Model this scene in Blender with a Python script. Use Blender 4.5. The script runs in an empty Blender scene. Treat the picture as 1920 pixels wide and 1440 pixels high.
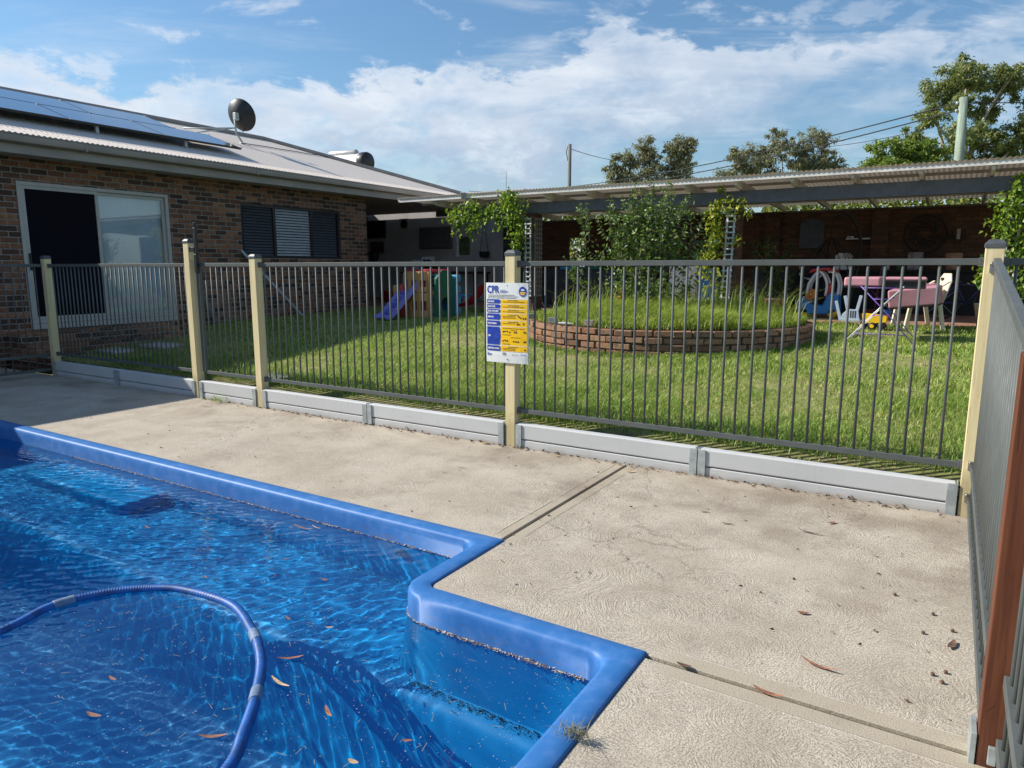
import bpy, bmesh, math, random
import numpy as np
from mathutils import Vector, Matrix

random.seed(11)
rng = np.random.default_rng(11)
scene = bpy.context.scene
COL = scene.collection
PI = math.pi

# ------------------------------------------------------------------ camera
YAW = math.radians(31.824); PITCH = math.radians(9.348); CAM_H = 1.45
cam_d = bpy.data.cameras.new('camera'); cam = bpy.data.objects.new('camera', cam_d); COL.objects.link(cam)
cam_d.sensor_width = 36.0; cam_d.lens = 1317.4 / 1920 * 36; cam_d.clip_start = 0.05; cam_d.clip_end = 3000
cam.location = (0, 0, CAM_H); cam.rotation_euler = (PI / 2 - PITCH, 0, YAW)
scene.camera = cam

# ------------------------------------------------------------------ light
scene.view_settings.view_transform = 'Standard'; scene.view_settings.look = 'None'
scene.view_settings.gamma = 1.0; scene.view_settings.use_curve_mapping = False
scene.view_settings.exposure = 0.50
SUN = Vector((-1.27, -0.50, 1.0)).normalized()            # towards the sun
SUN_EL = math.asin(SUN.z); SUN_AZ = math.atan2(SUN.x, SUN.y)
sun_d = bpy.data.lights.new('sun', 'SUN'); sun = bpy.data.objects.new('sun', sun_d); COL.objects.link(sun)
sun_d.energy = 5.0; sun_d.angle = math.radians(0.5); sun_d.color = (1.0, 0.94, 0.84)
sun.rotation_euler = SUN.to_track_quat('Z', 'Y').to_euler(); sun.location = (-20, -10, 20)
sun_d.cycles.is_caustics_light = True

world = bpy.data.worlds.new('World'); scene.world = world; world.use_nodes = True
SKY_STRENGTH = 0.078


class NT:
    """small node-tree writer"""
    def __init__(self, tree):
        self.t = tree; self.t.nodes.clear()
    def n(self, typ, props=None, **ins):
        nd = self.t.nodes.new(typ)
        for k, v in (props or {}).items(): setattr(nd, k, v)
        for k, v in ins.items():
            key = int(k[1:]) if k[0] == 'i' and k[1:].isdigit() else k.replace('_', ' ')
            s = nd.inputs[key]
            if isinstance(v, bpy.types.NodeSocket): self.t.links.new(v, s)
            else: s.default_value = v
        return nd
    def m(self, op, a, b=0.0, c=None, clamp=False):
        kw = dict(i0=a, i1=b)
        if c is not None: kw['i2'] = c
        return self.n('ShaderNodeMath', {'operation': op, 'use_clamp': clamp}, **kw).outputs[0]
    def vm(self, op, a, b=(0, 0, 0)):
        nd = self.n('ShaderNodeVectorMath', {'operation': op}, i0=a, i1=b)
        return nd.outputs['Value'] if op in ('DOT_PRODUCT', 'LENGTH', 'DISTANCE') else nd.outputs[0]
    def xyz(self, v):
        return self.n('ShaderNodeSeparateXYZ', i0=v).outputs
    def comb(self, x, y, z=0.0):
        return self.n('ShaderNodeCombineXYZ', X=x, Y=y, Z=z).outputs[0]
    def noise(self, vec, scale, detail=3.0, rough=0.5, dist=0.0, out='Fac'):
        nd = self.n('ShaderNodeTexNoise', Vector=vec, Scale=scale, Detail=detail, Roughness=rough, Distortion=dist)
        return nd.outputs[out]
    def ramp(self, fac, stops, interp='LINEAR'):
        nd = self.n('ShaderNodeValToRGB', Fac=fac); cr = nd.color_ramp; cr.interpolation = interp
        while len(cr.elements) < len(stops): cr.elements.new(0.5)
        for e, (p, c) in zip(cr.elements, stops):
            e.position = p; e.color = (c, c, c, 1) if isinstance(c, (int, float)) else (c[0], c[1], c[2], 1)
        return nd.outputs['Color']
    def step(self, x, a, b, lo=0.0, hi=1.0):
        nd = self.n('ShaderNodeMapRange', {'interpolation_type': 'SMOOTHSTEP'}, Value=x, i1=a, i2=b, i3=lo, i4=hi)
        return nd.outputs[0]
    def mix(self, f, a, b, mode='MIX'):
        nd = self.n('ShaderNodeMix', {'data_type': 'RGBA', 'blend_type': mode})
        for s, v in ((nd.inputs[0], f), (nd.inputs[6], a), (nd.inputs[7], b)):
            if isinstance(v, bpy.types.NodeSocket): self.t.links.new(v, s)
            elif isinstance(v, (int, float)) and s.type == 'VALUE': s.default_value = v
            else: s.default_value = (v[0], v[1], v[2], 1) if not isinstance(v, (int, float)) else (v, v, v, 1)
        return nd.outputs[2]
    def bump(self, h, strength=0.3, dist=0.01):
        return self.n('ShaderNodeBump', Height=h, Strength=strength, Distance=dist).outputs[0]


def build_world():
    w = NT(world.node_tree)
    sky = w.n('ShaderNodeTexSky', {'sky_type': 'NISHITA', 'sun_disc': False, 'sun_elevation': SUN_EL,
                                   'sun_rotation': SUN_AZ, 'air_density': 1.35, 'dust_density': 0.35, 'ozone_density': 2.2})
    d = w.n('ShaderNodeTexCoord').outputs['Generated']
    s = w.xyz(d)
    cy, sy = math.cos(YAW), math.sin(YAW)
    right = w.vm('DOT_PRODUCT', d, (cy, sy, 0)); fwd = w.vm('DOT_PRODUCT', d, (-sy, cy, 0))
    az = w.m('ARCTAN2', right, fwd)                          # compass bearing, 0 over the garden
    el = w.m('ARCSINE', s[2])
    # cloud sheet seen from below: plane coordinates plus bearing/height coordinates for the bank of cumulus
    q = w.comb(w.m('MULTIPLY', az, 1.0), w.m('MULTIPLY', el, 2.1), 0.0)
    n1 = w.noise(q, 5.2, 9.0, 0.58, 0.25)
    n2 = w.noise(w.vm('ADD', q, (3.7, 1.3, 0.5)), 17.0, 7.0, 0.6, 0.2)
    inv = w.m('DIVIDE', 1.0, w.m('ADD', w.m('MAXIMUM', s[2], 0.0), 0.12))
    pl = w.vm('MULTIPLY', w.comb(w.m('MULTIPLY', right, inv), w.m('MULTIPLY', fwd, inv), 0.0), (1.0, 1.0, 1.0))
    rot = w.n('ShaderNodeMapping', Vector=pl, Rotation=(0, 0, 0.75), Scale=(1.0, 2.6, 1.0)).outputs[0]
    n3 = w.noise(rot, 1.25, 9.0, 0.62, 0.5)
    # cumulus bank: height of its top edge and of its base as functions of the bearing
    def curve(points):
        nd = w.n('ShaderNodeFloatCurve', Value=w.n('ShaderNodeMapRange', Value=az, i1=-0.8, i2=0.8).outputs[0])
        c = nd.mapping.curves[0]
        while len(c.points) < len(points): c.points.new(0.5, 0.5)
        for p, (x, y) in zip(c.points, points): p.location = ((x + 0.8) / 1.6, y); p.handle_type = 'AUTO'
        nd.mapping.update(); return nd.outputs[0]
    top = curve([(-0.8, .225), (-.62, .235), (-.45, .222), (-.32, .23), (-.19, .258), (-.08, .262), (.0, .258), (.10, .29), (.25, .305), (.40, .285), (.55, .26), (.8, .26)])
    base = curve([(-0.8, -.05), (-.62, -.02), (-.40, .06), (-.2, .125), (-.02, .135), (.1, .15), (.25, .19), (.4, .235), (.55, .25), (.8, .25)])
    wob = w.m('MULTIPLY', w.m('SUBTRACT', n1, 0.5), 0.22)
    wob2 = w.m('MULTIPLY', w.m('SUBTRACT', n2, 0.5), 0.10)
    e2 = w.m('ADD', el, w.m('ADD', wob, wob2))
    bank_t = w.step(w.m('SUBTRACT', top, e2), -0.006, 0.016)
    bank_b = w.step(w.m('SUBTRACT', e2, base), -0.085, 0.05)
    right_soft = w.step(az, 0.10, 0.30, 1.0, 0.72)
    holes = w.step(w.m('ADD', n1, w.m('MULTIPLY', n2, 0.6)), 0.62, 0.88, 0.42, 1.0)
    bank = w.m('MULTIPLY', w.m('MULTIPLY', bank_t, bank_b), w.m('MULTIPLY', right_soft, holes))
    # high thin streaks, mostly to the right
    wisp = w.m('MULTIPLY', w.step(n3, 0.46, 0.70), w.m('MULTIPLY', w.step(az, -0.40, 0.45, 0.22, 0.80), w.step(el, 0.10, 0.28, 0.45, 1.0)))
    # pale haze near the horizon
    low = w.step(el, 0.0, 0.19, 0.36, 0.0)
    # small scattered puffs
    puff = w.m('MULTIPLY', w.step(w.noise(w.vm('ADD', q, (9.1, 4.2, 0)), 6.5, 8.0, 0.6, 0.3), 0.585, 0.70), w.step(el, 0.20, 0.27, 0.0, 0.62))
    inv1 = w.m('MULTIPLY', w.m('SUBTRACT', 1.0, bank), w.m('SUBTRACT', 1.0, wisp))
    inv2 = w.m('MULTIPLY', w.m('SUBTRACT', 1.0, low), w.m('SUBTRACT', 1.0, puff))
    cover = w.m('SUBTRACT', 1.0, w.m('MULTIPLY', inv1, inv2))
    # cloud tone: brighter tops, greyer bellies
    depth = w.step(w.m('SUBTRACT', top, e2), 0.0, 0.13)
    tone = w.mix(w.m('MULTIPLY', w.m('ADD', w.m('MULTIPLY', depth, 0.65), 0.35), w.step(n2, 0.36, 0.60)), (7.7, 8.2, 8.9), (4.5, 5.4, 6.8))
    up = w.step(s[2], -0.02, 0.0)
    blue = w.mix(1.0, sky.outputs[0], (0.74, 0.96, 1.16), 'MULTIPLY')
    colr = w.mix(w.m('MULTIPLY', w.m('MULTIPLY', cover, 0.93), up), blue, tone)
    bg = w.n('ShaderNodeBackground', Color=colr, Strength=SKY_STRENGTH)
    w.n('ShaderNodeOutputWorld', Surface=bg.outputs[0])


build_world()
scene.cycles.max_bounces = 10; scene.cycles.transparent_max_bounces = 16
scene.cycles.diffuse_bounces = 4; scene.cycles.glossy_bounces = 4; scene.cycles.transmission_bounces = 8
scene.cycles.sample_clamp_indirect = 4.0
scene.cycles.use_denoising = True

# ------------------------------------------------------------------ materials
MATS = {}


def principled(name, **kw):
    m = bpy.data.materials.new(name); m.use_nodes = True
    w = NT(m.node_tree)
    bs = w.n('ShaderNodeBsdfPrincipled'); out = w.n('ShaderNodeOutputMaterial', Surface=bs.outputs[0])
    MATS[name] = m
    return m, w, bs


def setin(w, nd, **kw):
    for k, v in kw.items():
        s = nd.inputs[k.replace('_', ' ')]
        if isinstance(v, bpy.types.NodeSocket): w.t.links.new(v, s)
        else: s.default_value = (v[0], v[1], v[2], 1) if isinstance(v, tuple) and s.type == 'RGBA' else v


def plain(name, col, rough=0.5, metal=0.0, var=0.18, scale=9.0, bump=0.0, bscale=60.0, stretch=(1, 1, 1), spec=0.5):
    """paint / plastic / metal with uneven tone and slight relief"""
    m, w, bs = principled(name)
    co = w.n('ShaderNodeTexCoord').outputs['Object']
    v = w.vm('MULTIPLY', co, stretch)
    nz = w.noise(v, scale, 5.0, 0.6)
    lo = tuple(c * (1 - var) for c in col); hi = tuple(min(1, c * (1 + var)) for c in col)
    c = w.mix(w.step(nz, 0.3, 0.7), lo, hi)
    setin(w, bs, Base_Color=c, Roughness=w.step(w.noise(v, scale * 3, 3.0), 0.2, 0.8, max(0.02, rough - 0.08), min(1, rough + 0.08)), Metallic=metal)
    bs.inputs['Specular IOR Level'].default_value = spec
    if bump: setin(w, bs, Normal=w.bump(w.noise(v, bscale, 4.0), bump, 0.004))
    return m


def brick_mat(name, bw=0.25, bh=0.086, stops=None, mortar=(0.30, 0.265, 0.23), joint=0.0070, off=0.0):
    m, w, bs = principled(name)
    co = w.n('ShaderNodeTexCoord').outputs['Object']
    nw = w.noise(co, 22.0, 3.0, 0.6, 0.0, 'Color')
    cw = w.vm('ADD', co, w.vm('MULTIPLY', w.vm('SUBTRACT', nw, (0.5, 0.5, 0.5)), (0.012, 0.012, 0.016)))
    s = w.xyz(cw)
    u = w.m('ADD', w.m('ADD', s[0], s[1]), 50.0 + off); v = w.m('ADD', s[2], 10.0)
    vr = w.m('DIVIDE', v, bh); row = w.m('FLOOR', vr)
    ur = w.m('ADD', w.m('DIVIDE', u, bw), w.m('MULTIPLY', w.m('MODULO', row, 2.0), 0.5)); colm = w.m('FLOOR', ur)
    fx = w.m('FRACT', ur); fy = w.m('FRACT', vr)
    dx = w.m('MULTIPLY', w.m('MINIMUM', fx, w.m('SUBTRACT', 1.0, fx)), bw)
    dy = w.m('MULTIPLY', w.m('MINIMUM', fy, w.m('SUBTRACT', 1.0, fy)), bh)
    # rounded corners of the tumbled bricks
    cx = w.m('MAXIMUM', w.m('SUBTRACT', 0.022, dx), 0.0); cz = w.m('MAXIMUM', w.m('SUBTRACT', 0.022, dy), 0.0)
    dist = w.m('SUBTRACT', 0.022, w.m('SQRT', w.m('ADD', w.m('MULTIPLY', cx, cx), w.m('MULTIPLY', cz, cz))))
    face = w.step(dist, joint - 0.002, joint + 0.003)
    wn = w.n('ShaderNodeTexWhiteNoise', {'noise_dimensions': '3D'}, Vector=w.comb(colm, row, 1.0)).outputs['Value']
    tone = w.ramp(wn, stops)
    blot = w.noise(co, 14.0, 5.0, 0.65)
    tone = w.mix(w.step(blot, 0.42, 0.72, 0.0, 0.75), tone, (0.055, 0.032, 0.026))
    tone = w.mix(w.step(w.noise(co, 60.0, 3.0), 0.35, 0.75, 0.0, 0.35), tone, (0.30, 0.18, 0.11))
    mort = w.mix(w.noise(co, 9.0, 4.0), tuple(c * 0.7 for c in mortar), mortar)
    setin(w, bs, Base_Color=w.mix(face, mort, tone), Roughness=0.85)
    bs.inputs['Specular IOR Level'].default_value = 0.25
    h = w.m('ADD', w.m('MULTIPLY', w.step(dist, joint - 0.003, joint + 0.009), 1.0), w.m('MULTIPLY', w.noise(co, 45.0, 4.0), 0.35))
    setin(w, bs, Normal=w.bump(h, 0.8, 0.012))
    return m


CLINKER = [(0.0, (0.026, 0.018, 0.016)), (0.24, (0.06, 0.032, 0.024)), (0.42, (0.16, 0.066, 0.038)), (0.62, (0.25, 0.108, 0.055)), (0.82, (0.34, 0.17, 0.09)), (1.0, (0.22, 0.085, 0.046))]
brick_mat('clinker_brick', stops=CLINKER)
brick_mat('garden_brick', stops=[(0.0, (0.045, 0.024, 0.019)), (0.4, (0.085, 0.040, 0.027)), (0.75, (0.15, 0.066, 0.038)), (1.0, (0.075, 0.036, 0.025))], mortar=(0.085, 0.072, 0.062), off=3.3)


def single_brick_mat():
    m, w, bs = principled('loose_brick')
    g = w.n('ShaderNodeNewGeometry').outputs['Random Per Island']
    co = w.n('ShaderNodeTexCoord').outputs['Object']
    c = w.ramp(g, [(0.0, (0.13, 0.07, 0.047)), (0.3, (0.26, 0.132, 0.078)), (0.55, (0.33, 0.175, 0.105)), (0.75, (0.20, 0.122, 0.085)), (1.0, (0.37, 0.215, 0.13))])
    c = w.mix(w.step(w.noise(co, 17.0, 5.0, 0.65), 0.5, 0.7, 0.0, 0.8), c, (0.07, 0.055, 0.045))
    c = w.mix(w.step(w.noise(co, 40.0, 3.0), 0.55, 0.8, 0.0, 0.4), c, (0.42, 0.34, 0.26))
    setin(w, bs, Base_Color=c, Roughness=0.9, Normal=w.bump(w.noise(co, 50.0, 5.0, 0.65), 0.7, 0.012))
    bs.inputs['Specular IOR Level'].default_value = 0.2


single_brick_mat()


def concrete_deck_mat():
    """wood-float finish: overlapping arcs, smooth trowelled bands beside the joints, stains"""
    m, w, bs = principled('float_finished_concrete')
    co = w.n('ShaderNodeTexCoord').outputs['Object']
    s = w.xyz(co)
    warp = w.vm('ADD', co, w.vm('MULTIPLY', w.vm('SUBTRACT', w.noise(co, 3.0, 3.0, 0.5, 0, 'Color'), (0.5, 0.5, 0.5)), (0.10, 0.10, 0.0)))
    def arcs(vec, sc, ring, along):
        # strokes of the float: noise stretched along circles about scattered centres
        v = w.n('ShaderNodeTexVoronoi', {'feature': 'F1', 'voronoi_dimensions': '2D'}, Vector=vec, Scale=sc, Randomness=1.0)
        cen = v.outputs['Position']; rel = w.xyz(w.vm('SUBTRACT', w.vm('MULTIPLY', vec, (1.0, 1.0, 0.0)), cen))
        dist = w.m('SQRT', w.m('ADD', w.m('MULTIPLY', rel[0], rel[0]), w.m('MULTIPLY', rel[1], rel[1])))
        ang = w.m('ARCTAN2', rel[1], rel[0])
        cr = w.m('MULTIPLY', w.xyz(v.outputs['Color'])[0], 37.0)
        return w.noise(w.comb(w.m('MULTIPLY', dist, ring), w.m('MULTIPLY', ang, along), cr), 1.0, 4.0, 0.62, 0.35)
    a1 = arcs(warp, 2.5, 130.0, 3.4); a2 = arcs(w.vm('ADD', warp, (5.3, 2.1, 0.0)), 4.0, 150.0, 2.8)
    pick = w.step(w.noise(co, 2.2, 3.0), 0.40, 0.60)
    swirl = w.m('ADD', w.m('MULTIPLY', a1, pick), w.m('MULTIPLY', a2, w.m('SUBTRACT', 1.0, pick)))
    swirl = w.step(swirl, 0.34, 0.66, -1.0, 1.0)
    swirl = w.m('MULTIPLY', swirl, w.step(w.noise(co, 0.9, 3.0), 0.36, 0.62, 0.55, 1.0))
    grain = w.noise(co, 150.0, 3.0, 0.75)
    # trowelled bands next to the two joints
    d1 = w.m('ABSOLUTE', w.m('ADD', s[0], 1.95)); b1 = w.m('MULTIPLY', w.step(d1, 0.078, 0.084, 1.0, 0.0), w.step(s[1], 3.04, 3.14))
    d2 = w.m('ABSOLUTE', w.m('SUBTRACT', s[1], 2.358)); b2 = w.m('MULTIPLY', w.step(d2, 0.082, 0.088, 1.0, 0.0), w.step(s[0], -0.88, -0.72))
    band = w.m('MAXIMUM', b1, b2)
    l1 = w.m('MULTIPLY', w.step(w.m('ABSOLUTE', w.m('SUBTRACT', d1, 0.084)), 0.003, 0.007, 1.0, 0.0), w.step(s[1], 3.06, 3.2))
    l2 = w.m('MULTIPLY', w.step(w.m('ABSOLUTE', w.m('SUBTRACT', d2, 0.088)), 0.002, 0.005, 1.0, 0.0), w.step(s[0], -0.88, -0.72))
    edge_shadow = w.m('MULTIPLY', w.m('MULTIPLY', w.step(w.m('ABSOLUTE', w.m('SUBTRACT', d1, 0.079)), 0.0025, 0.006, 1.0, 0.0), w.step(s[1], 3.06, 3.2)), w.step(w.noise(co, 3.0, 3.0), 0.38, 0.5))  # thin shadow along the outer band edge, painted as a dark line
    lip = w.m('MULTIPLY', w.m('MAXIMUM', w.m('MULTIPLY', l1, 0.6), l2), w.step(w.noise(co, 6.0, 3.0), 0.40, 0.55))
    rough_zone = w.m('SUBTRACT', 1.0, band)
    base = w.mix(w.step(w.noise(co, 1.6, 7.0, 0.68), 0.32, 0.68), (0.46, 0.40, 0.315), (0.62, 0.555, 0.45))
    base = w.mix(w.step(grain, 0.36, 0.58, 0.9, 0.0), base, (0.24, 0.205, 0.165))
    groove = w.m('MULTIPLY', w.step(swirl, -0.75, -0.05, 1.0, 0.0), rough_zone)
    base = w.mix(w.m('MULTIPLY', groove, w.step(w.noise(co, 3.1, 4.0), 0.35, 0.65, 0.16, 0.46)), base, (0.19, 0.165, 0.135))
    base = w.mix(w.m('MULTIPLY', w.m('MULTIPLY', w.step(swirl, 0.5, 1.0), rough_zone), 0.26), base, (0.60, 0.54, 0.45))
    base = w.mix(w.m('MULTIPLY', band, 0.75), base, (0.37, 0.32, 0.245))
    base = w.mix(w.m('MULTIPLY', lip, 0.6), base, (0.60, 0.55, 0.47))
    base = w.mix(w.m('MULTIPLY', edge_shadow, 0.75), base, (0.13, 0.11, 0.085))
    # damp brown film that collects along the sleepers, thicker to the right
    st = w.m('ADD', w.noise(co, 2.1, 6.0, 0.62), w.m('ADD', w.m('MULTIPLY', w.step(s[1], 2.9, 4.7), 0.17), w.m('MULTIPLY', w.step(s[0], -4.5, -0.2), 0.09)))
    base = w.mix(w.step(st, 0.60, 0.90, 0.0, 0.60), base, (0.20, 0.155, 0.118))
    st2 = w.noise(w.vm('ADD', co, (7, 3, 0)), 5.5, 6.0, 0.65)
    base = w.mix(w.step(st2, 0.58, 0.75, 0.0, 0.35), base, (0.25, 0.22, 0.185))
    spk = w.step(w.noise(co, 38.0, 3.0, 0.6), 0.66, 0.71)
    base = w.mix(w.m('MULTIPLY', spk, 0.45), base, (0.14, 0.115, 0.09))
    crack = w.n('ShaderNodeTexVoronoi', {'feature': 'DISTANCE_TO_EDGE'}, Vector=w.vm('ADD', co, w.vm('MULTIPLY', w.noise(co, 2.6, 5.0, 0.65, 0, 'Color'), (0.5, 0.5, 0.0))), Scale=0.42).outputs['Distance']
    base = w.mix(w.m('MULTIPLY', w.step(crack, 0.0, 0.0035, 1.0, 0.0), w.step(w.noise(co, 0.8, 2.0), 0.48, 0.58, 0.0, 0.55)), base, (0.16, 0.13, 0.10))
    # scuffed pale scratches
    sc = w.step(w.noise(w.vm('MULTIPLY', co, (2.0, 16.0, 1.0)), 3.0, 5.0, 0.7), 0.66, 0.72)
    base = w.mix(w.m('MULTIPLY', sc, 0.22), base, (0.62, 0.57, 0.49))
    setin(w, bs, Base_Color=base, Roughness=0.92)
    bs.inputs['Specular IOR Level'].default_value = 0.2
    h = w.m('ADD', w.m('MULTIPLY', w.m('MULTIPLY', swirl, rough_zone), 0.38), w.m('ADD', w.m('MULTIPLY', grain, 0.9), w.m('MULTIPLY', lip, 1.2)))
    setin(w, bs, Normal=w.bump(h, 0.75, 0.004))


concrete_deck_mat()


def sleeper_mat():
    m, w, bs = principled('smooth_grey_concrete')
    co = w.n('ShaderNodeTexCoord').outputs['Object']
    c = w.mix(w.noise(co, 2.5, 6.0, 0.6), (0.42, 0.43, 0.43), (0.53, 0.54, 0.54))
    pores = w.step(w.noise(co, 85.0, 2.0), 0.70, 0.76)
    c = w.mix(w.m('MULTIPLY', pores, 0.6), c, (0.18, 0.18, 0.17))
    s = w.xyz(co)
    c = w.mix(w.m('MULTIPLY', w.step(w.m('ADD', s[2], w.m('MULTIPLY', w.noise(co, 7.0, 5.0), 0.06)), 0.02, 0.075, 1.0, 0.0), 0.55), c, (0.27, 0.22, 0.17))
    c = w.mix(w.step(w.noise(w.vm('MULTIPLY', co, (1.5, 1.0, 7.0)), 4.0, 6.0, 0.7), 0.62, 0.74, 0.0, 0.35), c, (0.25, 0.245, 0.235))
    c = w.mix(w.step(w.noise(w.vm('MULTIPLY', co, (9.0, 1.0, 1.6)), 2.0, 5.0, 0.7), 0.60, 0.75, 0.0, 0.30), c, (0.24, 0.22, 0.19))
    c = w.mix(w.step(w.noise(w.vm('MULTIPLY', co, (2.0, 1.0, 22.0)), 3.0, 4.0, 0.7), 0.66, 0.70, 0.0, 0.35), c, (0.22, 0.22, 0.215))
    setin(w, bs, Base_Color=c, Roughness=0.7, Normal=w.bump(w.noise(co, 120.0, 3.0), 0.12, 0.003))


sleeper_mat()


def timber_mat(name, a, b, knots=0.5, rough=0.75):
    m, w, bs = principled(name)
    co = w.n('ShaderNodeTexCoord').outputs['Object']
    g = w.noise(w.vm('MULTIPLY', co, (34.0, 34.0, 1.3)), 1.6, 6.0, 0.6, 0.6)
    c = w.mix(w.step(g, 0.28, 0.72), a, b)
    k = w.step(w.noise(w.vm('MULTIPLY', co, (9.0, 9.0, 4.0)), 1.0, 2.0), 0.68, 0.76)
    c = w.mix(w.m('MULTIPLY', k, knots), c, tuple(x * y for x, y in zip(a, (0.75, 0.5, 0.35))))
    s = w.xyz(co)
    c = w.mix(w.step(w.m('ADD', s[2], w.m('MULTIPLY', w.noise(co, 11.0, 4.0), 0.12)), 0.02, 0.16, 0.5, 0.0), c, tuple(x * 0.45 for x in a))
    crk = w.step(w.m('ABSOLUTE', w.m('SUBTRACT', w.noise(w.vm('MULTIPLY', co, (16.0, 16.0, 0.9)), 1.0, 2.0), 0.5)), 0.0, 0.006, 1.0, 0.0)
    c = w.mix(w.m('MULTIPLY', crk, 0.35), c, tuple(x * 0.4 for x in a))
    setin(w, bs, Base_Color=c, Roughness=rough, Normal=w.bump(w.m('ADD', g, w.m('MULTIPLY', crk, -0.6)), 0.25, 0.003))
    bs.inputs['Specular IOR Level'].default_value = 0.3


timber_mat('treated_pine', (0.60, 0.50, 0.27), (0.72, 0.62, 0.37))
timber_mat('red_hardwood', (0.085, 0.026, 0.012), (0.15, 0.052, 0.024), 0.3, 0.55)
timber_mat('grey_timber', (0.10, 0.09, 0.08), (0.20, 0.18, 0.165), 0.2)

plain('fence_paint', (0.092, 0.102, 0.098), 0.55, 0.0, 0.10, 6.0, spec=0.3)
plain('cap_plastic', (0.075, 0.08, 0.09), 0.5, 0.0, 0.25, 30.0, 0.3, 80)
plain('black_plastic', (0.012, 0.012, 0.014), 0.45)
plain('galvanised_steel', (0.36, 0.40, 0.40), 0.5, 0.35, 0.2, 14.0)
plain('bright_steel', (0.5, 0.48, 0.46), 0.3, 1.0)
plain('cream_aluminium', (0.42, 0.40, 0.37), 0.5, 0.0, 0.06)
plain('gutter_paint', (0.30, 0.265, 0.24), 0.5, 0.0, 0.12, 5.0, stretch=(1, .3, 1))
plain('pale_metal_paint', (0.66, 0.64, 0.60), 0.5, 0.0, 0.15, 5.0)
plain('roof_sheet_grey', (0.80, 0.75, 0.66), 0.55, 0.1, 0.2, 3.0)
plain('beam_paint', (0.105, 0.115, 0.135), 0.55, 0.0, 0.15, 6.0, 0.1, 30)
plain('rendered_wall', (0.44, 0.42, 0.42), 0.85, 0.0, 0.1, 2.0, 0.2, 90)
plain('soffit_board', (0.40, 0.37, 0.34), 0.8, 0.0, 0.06)
plain('dark_frame', (0.028, 0.024, 0.024), 0.45, 0.0, 0.1)
plain('louvre_grey', (0.50, 0.52, 0.54), 0.4, 0.2, 0.1)
plain('louvre_dark', (0.075, 0.076, 0.085), 0.4, 0.2, 0.1)
plain('black_screen', (0.008, 0.007, 0.012), 0.8, 0.0, 0.1, spec=0.08)
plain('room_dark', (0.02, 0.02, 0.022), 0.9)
plain('roller_blind', (0.62, 0.70, 0.75), 0.9, 0.0, 0.08, 2.0)
plain('dish_grey', (0.022, 0.024, 0.028), 0.45, 0.2, 0.15)
plain('tank_white', (0.78, 0.78, 0.76), 0.35)
plain('tank_grey', (0.45, 0.46, 0.45), 0.4, 0.2)
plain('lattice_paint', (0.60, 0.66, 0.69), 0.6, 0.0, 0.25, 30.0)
plain('lattice_paint_shaded', (0.20, 0.205, 0.21), 0.7, 0.0, 0.3, 20.0)  # same lattice paint, with the shade of the inner side put into its colour
plain('brick_paving', (0.30, 0.155, 0.105), 0.9, 0.0, 0.35, 8.0, 0.4, 30)
plain('grey_paver', (0.36, 0.34, 0.30), 0.9, 0.0, 0.3, 6.0, 0.4, 30)
plain('clay_pot', (0.35, 0.20, 0.13), 0.8, 0.0, 0.2)
plain('white_pot', (0.55, 0.54, 0.52), 0.7, 0.0, 0.1)
plain('cement_block', (0.31, 0.28, 0.25), 0.95, 0.0, 0.3, 20.0, 0.6, 70)
plain('wrought_iron', (0.012, 0.011, 0.011), 0.5)
plain('shutter_blue', (0.06, 0.075, 0.10), 0.6)
plain('pole_green', (0.24, 0.30, 0.235), 0.85, 0.0, 0.3, 4.0, 0.3, 20, (6, 6, .4))
plain('pole_grey', (0.17, 0.17, 0.16), 0.85, 0.0, 0.25, 4.0, 0.3, 20, (6, 6, .4))
plain('cable_black', (0.02, 0.02, 0.022), 0.6)
plain('tarp_black', (0.022, 0.021, 0.028), 0.55, 0.0, 0.3, 4.0)
plain('silt', (0.075, 0.062, 0.04), 0.9, 0.0, 0.5, 40)
plain('white_fleck', (0.46, 0.43, 0.36), 0.8, 0.0, 0.3, 70)
plain('bark_fleck', (0.16, 0.10, 0.06), 0.85, 0.0, 0.5, 50)
plain('dry_leaf', (0.27, 0.12, 0.065), 0.65, 0.0, 0.5, 30)
plain('pale_dry_leaf', (0.50, 0.33, 0.17), 0.65, 0.0, 0.4, 30)
plain('dark_dry_leaf', (0.13, 0.075, 0.05), 0.7, 0.0, 0.5, 30)
plain('dry_grass', (0.22, 0.21, 0.11), 0.9, 0.0, 0.3, 30)
plain('hose_cuff', (0.13, 0.19, 0.30), 0.6, 0.0, 0.2, 50)
for nm, c in dict(toy_purple=(0.21, 0.20, 0.58), toy_green=(0.02, 0.13, 0.075), toy_tan=(0.50, 0.26, 0.09), toy_red=(0.46, 0.03, 0.03), toy_blue=(0.035, 0.24, 0.55),
                  toy_skyblue=(0.04, 0.33, 0.62), toy_yellow=(0.80, 0.50, 0.015), toy_white=(0.70, 0.72, 0.74), toy_orange=(0.62, 0.22, 0.05), toy_paleblue=(0.36, 0.46, 0.56),
                  chair_cream=(0.66, 0.58, 0.44), pink_vinyl=(0.52, 0.245, 0.285), airer_purple=(0.19, 0.09, 0.42), toy_black=(0.015, 0.015, 0.017), navy=(0.02, 0.03, 0.10)).items():
    plain(nm, c, 0.42, 0.0, 0.09, 5.0)


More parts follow.
